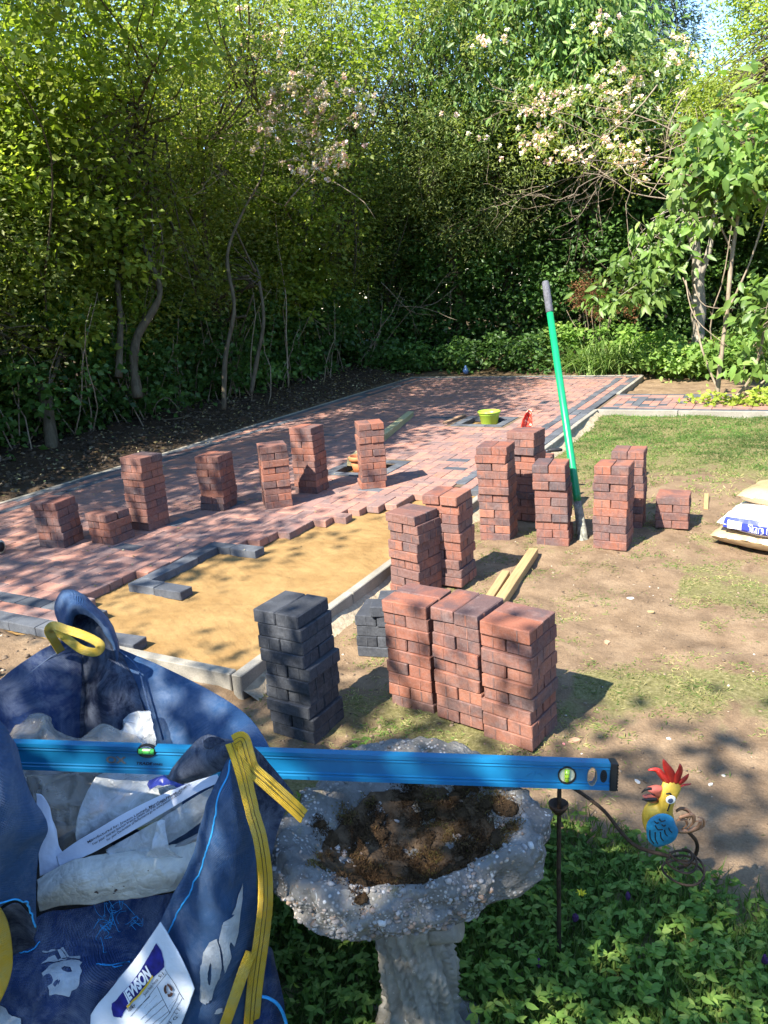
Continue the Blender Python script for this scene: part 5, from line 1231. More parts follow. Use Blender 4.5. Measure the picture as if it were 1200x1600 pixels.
waste('plastic_sheet', [
 [(-1.511, 0.978, 0.597), (-1.465, 1.004, 0.602), (-1.419, 1.027, 0.598), (-1.359, 1.048, 0.597)],
 [(-1.469, 0.953, 0.560), (-1.422, 0.969, 0.570), (-1.383, 0.987, 0.560), (-1.351, 1.003, 0.558)],
 [(-1.427, 0.928, 0.488), (-1.394, 0.940, 0.506), (-1.368, 0.951, 0.497), (-1.343, 0.962, 0.489)],
 [(-1.413, 0.899, 0.412), (-1.380, 0.909, 0.424), (-1.348, 0.925, 0.421), (-1.323, 0.940, 0.426)]], M_film_br, 'brown tinted clear sheet under the left part of the level', 'plastic sheet', .014, 16, 35)
waste('blue_wrapper', [
 [(-1.206, 1.051, 0.611), (-1.186, 1.067, 0.626), (-1.150, 1.075, 0.627), (-1.118, 1.079, 0.623)],
 [(-1.179, 1.031, 0.613), (-1.160, 1.045, 0.625), (-1.126, 1.052, 0.627), (-1.106, 1.058, 0.611)]], simple('torn_blue_print', (.012, .02, .14), .4, .5, .4, 30, .3, 40, 0, ((.4, .42, .45), 60, .68)), 'torn dark blue printed scrap just below the level', 'wrapper', .006, 30, 36)
strip_o = waste('printed_strip', [
 [(-1.347, 0.900, 0.487), (-1.310, 0.926, 0.515), (-1.271, 0.952, 0.539), (-1.208, 0.992, 0.577), (-1.142, 1.027, 0.611), (-1.074, 1.056, 0.643), (-1.017, 1.076, 0.664)],
 [(-1.328, 0.888, 0.473), (-1.269, 0.924, 0.499), (-1.239, 0.943, 0.515), (-1.176, 0.982, 0.551), (-1.115, 1.016, 0.589), (-1.053, 1.045, 0.630), (-1.004, 1.068, 0.654)]], M_strip, 'white plastic strip printed with lines of small text across the waste', 'plastic strip', .002, 10, 37, 0, 70, 12)
bs = bvh_of(strip_o)
def st(x, y): return Wp(50+x/4.0, 1180+y/4.0, 1.66)
for s, (x0, y0), (x1, y1), h_ in (('Manufactured for: Jewson Limited, Merchant House, or visit', (322, 556), (1010, 188), 17), ('For your nearest Jewson branch please call free on 0800 539766 or visit', (362, 566), (985, 205), 16), ('For your Declaration of Performance go to www.jewson.co.uk/DoP', (455, 540), (958, 236), 16)):
    tv, tf, asp = text_mesh(s, .012); d = Vector((x1-x0, y1-y0, 0)); up_ = Vector((d.y, -d.x, 0)).normalized()*h_
    q = decal('strip_text', ([st(x0+d.x*x+up_.x*y, y0+d.y*x+up_.y*y-6*math.sin(x*3.14)) for x, y in tv], tf), bs, M_ink, None, .0022, 0); q.parent = strip_o
waste('plastic_sheet', [
 [(-1.242, 0.944, 0.504), (-1.178, 0.982, 0.541), (-1.118, 1.017, 0.578), (-1.056, 1.047, 0.621), (-1.010, 1.068, 0.648)],
 [(-1.227, 0.938, 0.499), (-1.157, 0.976, 0.525), (-1.097, 1.010, 0.558), (-1.042, 1.040, 0.594), (-1.002, 1.059, 0.623)],
 [(-1.205, 0.948, 0.476), (-1.139, 0.981, 0.504), (-1.087, 1.013, 0.533), (-1.043, 1.041, 0.563), (-1.006, 1.059, 0.597)]], M_film, 'clear film with a dull grey hem below the printed strip', 'plastic sheet', .003, 14, 38)
waste('white_wrapper', [
 [(-1.422, 0.933, 0.603), (-1.404, 0.936, 0.600), (-1.383, 0.934, 0.577), (-1.371, 0.930, 0.545)],
 [(-1.397, 0.905, 0.548), (-1.382, 0.912, 0.547), (-1.369, 0.916, 0.538), (-1.352, 0.917, 0.511)],
 [(-1.382, 0.885, 0.501), (-1.367, 0.893, 0.499), (-1.353, 0.900, 0.498), (-1.335, 0.908, 0.492)],
 [(-1.368, 0.866, 0.454), (-1.353, 0.875, 0.458), (-1.337, 0.886, 0.465), (-1.320, 0.898, 0.474)]], M_strip, 'white wrapper edge with a blue letter beside the near blue corner of the bag', 'wrapper', .003, 20, 39)
cream = waste('cream_packaging', [
 [(-1.356, 0.851, 0.462), (-1.323, 0.883, 0.486), (-1.255, 0.929, 0.498), (-1.189, 0.967, 0.506), (-1.147, 0.990, 0.508), (-1.098, 1.008, 0.517), (-1.047, 1.027, 0.528)],
 [(-1.330, 0.831, 0.466), (-1.293, 0.857, 0.484), (-1.223, 0.898, 0.497), (-1.159, 0.937, 0.508), (-1.118, 0.960, 0.512), (-1.076, 0.982, 0.511), (-1.038, 1.005, 0.519)],
 [(-1.320, 0.819, 0.448), (-1.283, 0.841, 0.455), (-1.213, 0.881, 0.463), (-1.149, 0.919, 0.473), (-1.108, 0.942, 0.478), (-1.067, 0.966, 0.482), (-1.040, 0.982, 0.488)],
 [(-1.330, 0.825, 0.412), (-1.291, 0.847, 0.414), (-1.226, 0.883, 0.418), (-1.160, 0.920, 0.423), (-1.119, 0.943, 0.425), (-1.089, 0.960, 0.430), (-1.070, 0.974, 0.439)]], M_film_w, 'thick cream plastic wrapper folded across the front of the waste', 'wrapper', .005, 12, 40, .6, 70, 30)
bc_ = bvh_of(cream)
for (x, y, r_) in ((150, 1395, .004), (152, 1398, .0025), (181, 1393, .004), (178, 1397, .003), (176, 1402, .003), (176, 1386, .0015), (193, 1388, .0018), (232, 1360, .0015)):
    decal('mud_spot', [Wp(x+r_*700*math.cos(a)*(1+.3*math.sin(3*a+x)), y+r_*500*math.sin(a), 1.62) for a in [i*.5236 for i in range(12)]], bc_, simple('mud', (.07, .04, .03), .9), cream, .0012, 0)
waste('plastic_tab', [
 [(-1.116, 0.984, 0.583), (-1.110, 0.989, 0.587), (-1.103, 0.992, 0.585)],
 [(-1.114, 0.968, 0.567), (-1.100, 0.976, 0.569), (-1.090, 0.979, 0.562)],
 [(-1.110, 0.951, 0.545), (-1.091, 0.961, 0.543), (-1.072, 0.968, 0.533)],
 [(-1.129, 0.945, 0.520), (-1.096, 0.961, 0.515), (-1.057, 0.981, 0.512)]], M_film, 'upright pinched tuft of clear film on the cream wrapper', 'plastic film', .005, 26, 41, 1, 20, 26)
tube('plastic_rail', [(-1.121, 0.989, 0.496), (-1.016, 1.062, 0.547)], .007, simple('dull_plastic', (.25, .25, .25), .5), None, 6)
tag(bpy.data.objects['plastic_rail'], 'dull grey plastic edge sticking out under the printed strip', 'plastic strip')
# >>>PART4
# ================================================================ FOLIAGE
def unit(a): return a/(np.linalg.norm(a, axis=1, keepdims=True)+1e-9)
def leaves(P, D, size, asp=.5, fold=.35, rnd=None, up=None, kind='kite'):
    """P (n,3) leaf bases, D (n,3) directions, size (n,) -> V, F(tri), attr"""
    n = len(P); D = unit(D)
    U = rng.normal(size=(n, 3))*.45+(np.array([-.20, -.58, .79]) if up is None else up)
    S = unit(np.cross(D, U)); N = unit(np.cross(S, D)); s = size[:, None]
    if kind == 'kite':
        v0 = P; v1 = P+D*s*.45+S*s*asp*.5+N*s*asp*.5*fold; v2 = P+D*s-N*s*.08; v3 = P+D*s*.45-S*s*asp*.5+N*s*asp*.5*fold
        V = np.stack([v0, v1, v2, v3], 1).reshape(-1, 3); b = np.arange(n)[:, None]*4
        F = np.concatenate([b+np.array([[0, 1, 2]]), b+np.array([[0, 2, 3]])], 1).reshape(-1, 3); k = 4
    else:                                                        # six sided leaf with a midrib and drooping tip
        w1, w2 = asp*.5, asp*.42
        v = [P, P+D*s*.25+S*s*w1*.8+N*s*w1*fold, P+D*s*.6+S*s*w2+N*s*(w2*fold-.04), P+D*s-N*s*.20, P+D*s*.6-S*s*w2+N*s*(w2*fold-.04), P+D*s*.25-S*s*w1*.8+N*s*w1*fold, P+D*s*.5-N*s*.03]
        V = np.stack(v, 1).reshape(-1, 3); b = np.arange(n)[:, None]*7
        F = np.concatenate([b+np.array([[6, i, (i+1) % 6]]) for i in range(6)], 1).reshape(-1, 3); k = 7
    r = rng.uniform(size=n) if rnd is None else rnd
    return V, F, np.repeat(r, k)
class Heap:
    def __init__(s): s.V, s.F, s.A, s.n = [], [], [], 0
    def add(s, V, F, A): s.V.append(V); s.F.append(F+s.n); s.A.append(A); s.n += len(V)
    def build(s, name, mat, parent, stuff=True):
        o = npmesh(name, np.concatenate(s.V), np.concatenate(s.F), mat, parent, np.concatenate(s.A))
        if stuff: o['kind'] = 'stuff'
        return o
def clumps(center, radii, nc, shell=.55, zmin=None):
    """centres of leaf sprays inside a lumpy ellipsoid"""
    out = []; c = np.array(center); r = np.array(radii)
    while len(out) < nc:
        d = rng.normal(size=3); d /= np.linalg.norm(d); t = rng.uniform()**(1/3) if rng.uniform() > shell else rng.uniform(.78, 1.04)
        lump = 1+.28*noise.noise(Vector(d*2.1)+Vector(c)*.7); p = c+d*r*t*lump
        if zmin is not None and p[2] < zmin: continue
        out.append(p)
    return np.array(out)
def spray(H, cs, per, cr_, size, asp=.5, droop=.2, kind='kite', flat=.55, tone=None, szv=.3, fold=.35):
    n = len(cs)*per; c = np.repeat(cs, per, 0)
    d = rng.normal(size=(n, 3)); d[:, 2] *= flat; P = c+d*cr_*np.repeat(rng.uniform(.6, 1.35, len(cs)), per)[:, None]*.55
    D = rng.normal(size=(n, 3)); D[:, 2] = D[:, 2]*.45-droop; D += d*.5
    t = np.repeat(rng.uniform(0, 1, len(cs)) if tone is None else tone, per)
    r = np.clip(.55*t+.45*rng.uniform(size=n), 0, 1)
    H.add(*leaves(P, D, size*rng.uniform(1-szv, 1+szv, n), asp, fold, r, kind=kind))
def crooked(p, d, L, n=8, wob=.25, up_=0.0):
    pts = [Vector(p)]; d = Vector(d).normalized()
    for i in range(n):
        d = (d+Vector((rng.normal(0, wob), rng.normal(0, wob), rng.normal(0, wob*.7)+up_))).normalized(); pts.append(pts[-1]+d*(L/n))
    return pts
def taper(n, a, b): return [a+(b-a)*i/(n-1) for i in range(n)]
ZT = 0.2
def tree(name, loc, label, cat, group, trunks, crowns, mat_leaf, leafkw, bark_mat=None, ntwig=60, twig_r=.006, limb_r=.05, zmin=None, crown_name='crown'):
    """trunks: list of point lists (with radii); crowns: (centre, radii, clumps, per, spray radius)"""
    root = empty(name, loc, 0, label, cat, group); inv_ = Matrix.Translation(-Vector(loc)); bm_ = bark_mat or M_bark
    for pts, ra, rb in trunks:
        P = smooth_path(pts, 6); rr = [max(.004, (ra+(rb-ra)*i/(len(P)-1))*(1+.18*1.7*noise.noise(p*5.0))) for i, p in enumerate(P)]
        o = tube('trunk', P, rr, bm_, root, 12); o.matrix_parent_inverse = inv_
    H = Heap(); tw = []; heads = [Vector(t[0][-1]) for t in trunks] or [Vector(loc)]
    for c, r, nc, per, crr in crowns:
        cs = clumps(c, r, nc, zmin=zmin); spray(H, cs, per, crr, **leafkw)
        for q in range(min(ntwig, nc)):
            a = Vector(cs[int(rng.integers(len(cs)))]); h = min(heads, key=lambda v: (v-a).length); b = h.lerp(a, .25)+Vector(rng.normal(0, .12, 3))
            mid = b.lerp(a, .5)+Vector(rng.normal(0, .14, 3)); s_ = b.lerp(h, .6) if (b-a).length < 1.5 else b
            tw.append((smooth_path([s_, mid, a], 4), taper(9, twig_r*(1.5+rng.uniform()*2), twig_r*.5)))
    if tw: o = tubes('branches', tw, bm_, root, 5); o.matrix_parent_inverse = inv_; o['kind'] = 'stuff'
    o = H.build(crown_name, mat_leaf, root); o.matrix_parent_inverse = inv_
    return root
HK = dict(size=.066, asp=.60, droop=.15)
# --- the hedge along the left side: hawthorn and elder trees grown together
hed = [(-8.3, 3.2, 3.0), (-8.0, 4.9, 3.9), (-8.0, 6.3, 5.0), (-7.9, 7.7, 5.2), (-8.0, 9.2, 5.6), (-8.0, 10.8, 5.9), (-8.1, 12.5, 6.7), (-7.7, 14.2, 7.3)]
hl = ['hedge tree nearest the left edge of the picture, leaning grey trunk', 'hedge tree with a forked trunk above the dark earth at far left', 'hedge tree with the S bent pale trunk', 'hedge tree right of the S bent trunk, thin twin stems', 'hedge tree over the gap where bright garden shows through the fence', 'hedge tree behind the pink and white climbing rose', 'hedge tree near the far left corner of the paving', 'tall hedge tree in the far left corner']
for i, (x, y, h) in enumerate(hed):
    z0 = .2; tr_ = []
    for q in range(1+(i % 3 == 1)):
        a = rng.uniform(-.5, .5); bx = x+.55+rng.normal(0, .10); by = y+rng.normal(0, .35)
        tr_.append(([(bx, by, z0-.1), (bx+.10*math.sin(i+q), by+.12, .9), (bx-.12, by+a*.4+.1, 1.7), (bx+.05, by+a, 2.6), (bx+.25, by+a*1.3, 3.5)], .055+.03*(q == 0), .02))
    if i == 2: tr_[0] = ([(-6.631, 6.617, 0.589), (-6.703, 6.699, 0.958), (-6.687, 6.810, 1.271), (-6.557, 6.964, 1.526), (-6.496, 7.069, 1.745), (-6.683, 7.189, 2.059), (-6.872, 7.304, 2.358), (-6.932, 7.503, 2.704), (-6.972, 7.807, 3.333), (-7.027, 8.119, 4.014)], .058, .012)
    if i == 1: tr_[0] = ([(-6.873, 5.530, 0.194), (-6.933, 5.605, 0.520), (-6.998, 5.650, 0.763), (-7.255, 5.691, 0.947), (-7.352, 5.748, 1.280), (-7.536, 5.920, 1.744), (-7.742, 6.117, 2.321), (-7.926, 6.329, 2.909)], .065, .035); tr_[1] = ([(-7.009, 5.640, 0.750), (-7.002, 5.831, 0.961), (-7.106, 6.103, 1.240)], .03, .015)
    if i == 3: tr_.append(([(-6.008, 7.342, 0.343), (-6.037, 7.519, 0.929), (-5.985, 7.737, 1.509), (-6.169, 7.953, 2.106), (-6.100, 8.278, 2.623), (-5.987, 8.604, 3.072), (-6.064, 8.910, 3.774)], .030, .010))
    if i == 4: tr_.append(([(-6.167, 8.109, 0.421), (-6.126, 8.272, 0.849), (-6.088, 8.446, 1.317), (-6.236, 8.642, 1.796)], .03, .018)); tr_.append(([(-6.695, 6.431, 0.847), (-6.799, 6.695, 1.461), (-6.939, 6.876, 1.883)], .04, .03))
    tree('hedge_tree', (x+.7, y, z0), hl[i], 'tree', 'trees of the left hedge', tr_,
         [((x-.15, y, h*.72), (1.75, 1.35, h*.33), 330, 46, .34), ((x+.55, y+.2, h*.52), (1.2, 1.1, h*.30), 150, 40, .28), ((x+2.0, y-.3, h*.86), (1.2, 1.05, .75), (90 if y < 9 else 60) if y > 5.5 else 6, 40, .32), ((x-.3, y, 1.9), (1.25, 1.1, 1.7), 240, 36, .3), ((x+1.0, y-.4, 2.2), (.55, .95, .95), 60, 34, .28)],
         [M_leaf_hedge, M_leaf_privet, M_leaf_elm][i % 3], dict(size=[.062, .052, .084][i % 3], asp=[.58, .5, .66][i % 3], droop=[.15, .05, .45][i % 3]), ntwig=13, zmin=.5)
# shrubs and ivy at the foot of the hedge
for i, y in enumerate(np.arange(3.2, 13.4, .95)):
    H = Heap(); x = -7.12+rng.normal(0, .1)-.1*math.sin(y); s0_ = 1.0 if i % 2 else .75
    if y > 11.5: x += .5*(y-11.5)/2
    lab = ['nearest the left edge', 'beside the forked trunk', 'under the forked trunk', 'left of the S bent trunk', 'at the foot of the S bent trunk', 'right of the S bent trunk', 'by the coil of old hose', 'before the gap in the fence', 'under the rose', 'past the rose', 'at the far end of the bank', 'in the dark far corner'][i % 12]
    cs = clumps((x-.15, y, .75*s0_+.2), (.50, .62, .75*s0_), 60, .7, .12); spray(H, cs, 34, .22, size=.075, asp=.8, droop=.45)
    root = empty('ivy_shrub', (x, y, .15), 0, 'dark ivy shrub at the hedge foot '+lab, 'shrub', 'shrubs along the foot of the hedge')
    iv_ = Matrix.Translation((-x, -y, -.15)); o = H.build('foliage', M_leaf_dark, root); o.matrix_parent_inverse = iv_
    st_ = [(crooked((x+rng.normal(0, .2), y+rng.normal(0, .25), .1), (rng.normal(0, .25), rng.normal(0, .25), 1), rng.uniform(.8, 1.9), 7, .18, .1), taper(8, .010, .003)) for q in range(10)]
    o = tubes('stems', st_, M_twig, root, 5); o.matrix_parent_inverse = iv_; o['kind'] = 'stuff'
# dead, leafless twigs hanging in front of the hedge
def bare(name, loc, label, seeds, cat='branch', mat=None, rr=.009, lv=3):
    L = []
    def grow(p, d, L_, r, k):
        pts = crooked(p, d, L_, 7, .22); L.append((pts, taper(8, r, r*.45)))
        if k:
            for q in range(int(rng.integers(2, 5))):
                t = int(rng.integers(2, 7)); dd = (pts[t]-pts[t-1]).normalized()+Vector(rng.normal(0, .75, 3)); grow(pts[t], dd, L_*rng.uniform(.4, .75), r*.62, k-1)
    for p, d, l in seeds: grow(Vector(p), Vector(d), l, rr, lv)
    o = tubes(name, L, mat or M_twig, None, 5); return tag(o, label, cat)
bare('bare_branch', None, 'pale leafless twigs hanging in front of the S bent trunk', [((-6.95, 7.3, 3.3), (.1, .25, -.9), 1.5), ((-6.9, 7.0, 3.4), (.1, -.2, -.9), .9)], rr=.010)
bare('bare_branch', None, 'tangle of long bare branches across the dark gap left of the broad leaved tree', [((-1.3, 12.0, 3.0), (-1, .1, .0), 2.4), ((-1.25, 12.1, 3.3), (-1, -.1, -.35), 2.3), ((-1.5, 12.2, 3.9), (-.7, .1, -.8), 1.8), ((-1.9, 12.2, 4.0), (-.45, 0, -.9), 1.9), ((-1.2, 12.0, 2.6), (-.9, .0, -.3), 1.8)], rr=.011, lv=3)
bare('bare_branch', None, 'fan of thin brown bare twigs above the green pole, mid picture', [((-.95, 12.3, 2.6), (-.3, 0, .8), 1.2), ((-1.1, 12.3, 2.4), (-.1, 0, .9), 1.3), ((-.8, 12.3, 2.5), (.3, 0, .9), 1.1), ((-1.4, 12.4, 2.6), (-.6, 0, .5), 1.3)], rr=.008, lv=3)
bare('bare_branch', None, 'grey dry twigs over the dark hollow behind the far left paving corner', [((-6.4, 12.9, 1.3), (.7, .1, -.1), 1.3), ((-6.6, 12.8, 1.7), (.5, .1, -.5), 1.2)], rr=.007, lv=2)
bare('bare_branch', None, 'bare arching branches at the top of the hedge below the sky gap', [((-7.2, 8.6, 3.9), (.35, .9, .25), 1.7), ((-7.1, 8.5, 3.6), (.3, .9, .05), 1.4), ((-7.0, 9.6, 3.1), (.2, .8, -.3), 1.3)], rr=.012, lv=3)
# --- the far side: fine leaved willow, cherry, conifer, lime green tree
tree('willow', (-6.2, 14.6, .3), 'fine leaved grey green willow rising behind the far left corner of the paving', 'tree', None,
     [([(-6.0, 14.6, .1), (-5.8, 14.5, 1.5), (-6.1, 14.4, 3), (-6.0, 14.3, 4.4)], .13, .05), ([(-5.2, 15, .1), (-5.0, 14.9, 1.5), (-4.9, 14.8, 3)], .08, .04)],
     [((-6.1, 14.0, 5.2), (2.1, 1.5, 2.5), 700, 60, .42), ((-5.1, 13.9, 3.3), (1.3, 1.0, 1.2), 240, 50, .4)], M_leaf_fine, dict(size=.075, asp=.26, droop=.5), ntwig=110)
tree('cherry_tree', (-3.6, 15.2, .3), 'cherry tree with long drooping leaves at the top middle', 'tree', None,
     [([(-3.4, 15.2, .1), (-3.5, 15.0, 1.6), (-3.3, 14.9, 3.2), (-3.6, 14.8, 5.0)], .15, .05)],
     [((-4.5, 14.4, 5.5), (1.85, 1.4, 1.9), 440, 34, .5), ((-3.0, 14.2, 4.3), (1.3, 1.0, 1.0), 150, 30, .45)], M_leaf_cherry, dict(size=.16, asp=.34, droop=1.4), ntwig=90, twig_r=.009)
tree('conifer', (-4.7, 25.0, .3), 'dark conifer with layered boughs against the blue sky', 'tree', None,
     [([(-4.7, 25, 0), (-4.7, 25, 4), (-4.7, 25, 8.5), (-4.7, 25, 12.0)], .25, .05)],
     [((-4.7, 25, 5.0+.62*q), (2.4-.12*q+.3*(q % 2), 2.0-.1*q, .16), 90, 40, .5) for q in range(12)], M_leaf_conifer, dict(size=.16, asp=.2, droop=.35), ntwig=20)
tree('lime_tree', (.6, 13.2, .2), 'bright yellow green tree at the top right', 'tree', None,
     [([(.5, 13.3, .1), (.4, 13.2, 1.8), (.3, 13.1, 3.4), (.4, 13.0, 4.6)], .12, .05)],
     [((1.0, 12.6, 4.6), (1.75, 1.3, 1.55), 480, 60, .38), ((-.8, 12.6, 3.4), (.9, .8, .75), 120, 44, .34), ((.4, 12.7, 2.8), (1.5, 1.0, .9), 150, 40, .36), ((-0.626, 14.375, 4.704), (.62, .7, 1.1), 210, 52, .32), ((-1.202, 13.812, 3.928), (.55, .6, .42), 90, 46, .3)], M_leaf_lime, dict(size=.062, asp=.5, droop=.25), ntwig=80)
# backing shrubbery that fills the far side down to the ground
bk = [(-7.2, 14.4, 'behind the far left corner'), (-5.9, 14.5, 'left of the blue bottle'), (-4.7, 14.7, 'behind the blue bottle'), (-3.6, 14.9, 'left of the dead brown shrub'), (-2.6, 15.4, 'behind the green pole'), (-1.2, 15.9, 'behind the pale trunk'), (.3, 15.3, 'right of the pale trunk'), (1.9, 14.5, 'at the right edge')]
for i, (x, y, lb_) in enumerate(bk):
    tree('laurel_bush', (x, y, .2), 'deep green laurel bush '+lb_, 'bush', 'dark bushes closing the far side', [([(x, y+.3, .1), (x+.1, y+.2, 1.0), (x-.1, y+.2, 2.2)], .05, .02)],
         [((x, y, 1.7), (1.1, .8, 1.7), 190, 30, .34), ((x+.2, y+.5, 3.6), (1.3, .8, 1.2), 120, 34, .36)], M_leaf_dark, dict(size=.10, asp=.55, droop=.5), ntwig=20, zmin=.2)
for i, (x, y) in enumerate(((-11.2, 4.5), (-11.4, 8.5), (-11.0, 13), (-8.6, 17.5), (-4.8, 19.0), (.5, 19.0), (3.6, 16.5))):
    tree('background_tree', (x, y, 0), ['tree in the next garden seen past the left hedge top', 'tree in the next garden behind the middle of the left hedge', 'tree in the next garden behind the far left hedge', 'tree far behind the left corner willow', 'tree far behind the cherry', 'tree far behind the pale trunk', 'tree far behind the lime green tree'][i], 'tree', 'trees in the gardens beyond',
         [([(x, y, 0), (x+.1, y, 2), (x, y, 4)], .14, .06)], [((x, y, 3.6), (2.0, 2.0, 1.9-.5*(i == 5)), 300, 40, .55)], M_leaf_hedge, dict(size=.11, asp=.55, droop=.2), ntwig=20)
# --- pale trunk tree and broad leaved small tree on the right
tree('broad_leaved_tree', (-.75, 9.75, 0), 'young broad leaved tree with thin forked stems beside the side path', 'tree', None,
     [([(-.76, 9.74, -.02), (-.74, 9.72, .5), (-.70, 9.72, 1.1), (-.68, 9.76, 1.7), (-.62, 9.8, 2.3), (-.5, 9.8, 2.9)], .030, .014),
      ([(-.70, 9.76, 0), (-.42, 9.72, .35), (-.30, 9.7, .9), (-.25, 9.75, 1.5), (-.3, 9.8, 2.2)], .018, .008),
      ([(-.68, 9.76, 0), (-.30, 9.8, .30), (.05, 9.8, .75), (.25, 9.85, 1.3)], .016, .007), ([(-.74, 9.74, .2), (-.95, 9.8, .7), (-1.08, 9.9, 1.2), (-1.2, 9.9, 1.5)], .014, .006),
      ([(-.66, 9.76, 1.7), (-.85, 9.7, 2.1), (-1.0, 9.7, 2.4)], .012, .006), ([(-.7, 9.75, 1.1), (-.5, 9.7, 1.6), (-.35, 9.7, 2.2)], .014, .007)],
     [((-.35, 9.75, 2.75), (.80, .55, .55), 74, 17, .30), ((-.85, 9.7, 2.45), (.45, .35, .34), 30, 15, .26), ((.15, 9.8, 3.0), (.5, .5, .45), 24, 14, .3), ((.0, 9.8, 1.1), (.55, .4, .6), 44, 11, .24), ((-.35, 9.7, .8), (.35, .3, .45), 22, 9, .22)],
     M_leaf_big, dict(size=.135, asp=.52, droop=.75, kind='six', flat=.7, fold=.25), bark_mat=M_twig, ntwig=16, twig_r=.0035)
tree('hazel', (-1.62, 13.0, .2), 'tree with a smooth pale trunk and hanging ribbed leaves behind the bed', 'tree', None,
     [([(-1.30, 12.9, .1), (-1.32, 12.9, .9), (-1.38, 12.92, 1.7), (-1.55, 12.95, 2.4), (-1.7, 13.0, 3.0)], .115, .05), ([(-1.36, 12.9, 1.3), (-1.2, 12.9, 1.9), (-1.15, 12.9, 2.6)], .05, .03)],
     [((-1.9, 11.9, 1.75), (.55, .35, .28), 16, 18, .26), ((-2.1, 11.8, 1.25), (.55, .3, .18), 14, 16, .24), ((-1.6, 12.0, 2.15), (.5, .35, .2), 12, 16, .24)], M_leaf_big, dict(size=.16, asp=.42, droop=.95, kind='six', flat=.5, fold=.25), bark_mat=M_bark_pale, ntwig=4, twig_r=.006)
# --- climbing roses
def rose(label, spots, cen, n_leaf, seeds):
    root = empty('climbing_rose', cen, 0, label, 'climbing rose', 'climbing roses in flower'); iv_ = Matrix.Translation(-Vector(cen))
    H = Heap(); Lf = Heap(); st_ = []
    for (x, y, z, r, nb) in spots:
        cs = np.array([(x, y, z)])+rng.normal(size=(nb, 3))*np.array([r, r*.5, r*.6])
        for c in cs:
            m = 15; d = rng.normal(size=(m, 3)); d = unit(d); d[:, 1] -= .4
            H.add(*leaves(np.repeat(c[None], m, 0)+d*.008, d, rng.uniform(.026, .045, m), .95, .3, np.clip(rng.uniform(.2, 1)+rng.normal(0, .12, m), 0, 1)))
        spray(Lf, cs+rng.normal(size=(len(cs), 3))*.14, 14, .2, size=.05, asp=.6, droop=.3)
    for p, d, l in seeds: st_.append((crooked(p, d, l, 12, .12, -.07), taper(13, .012, .004)))
    for nm, o in (('stems', tubes('stems', st_, M_twig, root, 5)), ('blossoms', H.build('blossoms', M_petal, root)), ('foliage', Lf.build('foliage', M_leaf_hedge, root))): o.matrix_parent_inverse = iv_; o['kind'] = 'stuff'
rose('climbing rose with pink white clusters cascading over the left hedge', [
  (-5.83, 8.54, 4.60, 0.19, 14), (-5.71, 8.88, 4.55, 0.16, 10), (-5.35, 8.81, 4.10, 0.10, 10), (-5.17, 8.76, 3.83, 0.19, 26), (-4.91, 8.68, 3.72, 0.16, 22), (-5.66, 8.68, 3.86, 0.15, 14), (-5.39, 8.49, 3.92, 0.12, 10), (-5.71, 8.53, 3.67, 0.12, 12), (-5.58, 8.24, 3.47, 0.13, 12), (-5.26, 8.52, 3.43, 0.19, 20), (-5.12, 8.58, 3.21, 0.18, 22), (-4.87, 8.52, 3.14, 0.12, 14), (-5.09, 8.35, 3.00, 0.13, 12), (-4.96, 8.72, 3.02, 0.09, 8), (-5.83, 8.22, 3.27, 0.06, 4), (-4.68, 8.78, 3.62, 0.12, 6), (-6.01, 8.59, 4.88, 0.06, 3), (-5.24, 8.30, 2.92, 0.07, 4) ], (-6.3, 9.6, .3), 0, [((-6.6, 9.6, .3), (.1, .1, 1), 3.2), ((-6.5, 9.8, 2.8), (.2, .5, .9), 1.8), ((-6.5, 9.9, 3.4), (.3, .6, .1), 1.6)])
rose('climbing rose with pale blossoms strewn through the trees at the far right', [
  (-4.06, 11.63, 4.83, 0.09, 4), (-3.87, 11.87, 4.89, 0.09, 4), (-3.44, 11.65, 3.90, 0.21, 26), (-3.31, 11.99, 3.97, 0.14, 12), (-3.38, 11.73, 3.49, 0.18, 24), (-3.12, 11.61, 3.24, 0.16, 14), (-2.84, 11.74, 3.18, 0.12, 8), (-3.51, 11.41, 3.43, 0.14, 6), (-2.76, 12.48, 4.94, 0.18, 12), (-2.61, 12.43, 4.34, 0.14, 8), (-2.47, 12.43, 3.95, 0.21, 20), (-2.32, 12.54, 4.23, 0.14, 10), (-2.39, 12.28, 3.71, 0.11, 8), (-1.67, 13.03, 4.45, 0.18, 16), (-1.73, 12.85, 4.55, 0.12, 8), (-2.23, 11.95, 3.16, 0.18, 22), (-2.17, 12.12, 3.05, 0.14, 16), (-2.05, 12.17, 2.83, 0.09, 6), (-1.58, 12.79, 3.95, 0.09, 4), (-2.87, 12.20, 4.06, 0.14, 8), (-2.54, 12.16, 3.43, 0.07, 5), (-3.04, 12.15, 4.04, 0.09, 6), (-4.21, 11.78, 4.81, 0.11, 4), (-3.67, 11.33, 3.28, 0.11, 3), (-0.66, 12.98, 3.40, 0.11, 6), (-4.46, 10.97, 3.83, 0.09, 2), (-4.05, 11.35, 3.58, 0.11, 3) ], (-1.0, 12.2, .3), 0, [((-1.0, 12.4, .2), (.0, 0, 1), 3.4), ((-1.1, 12.2, 3.0), (-.5, -.1, .8), 2.0), ((-.9, 12.2, 3.2), (.5, 0, .7), 1.6)])
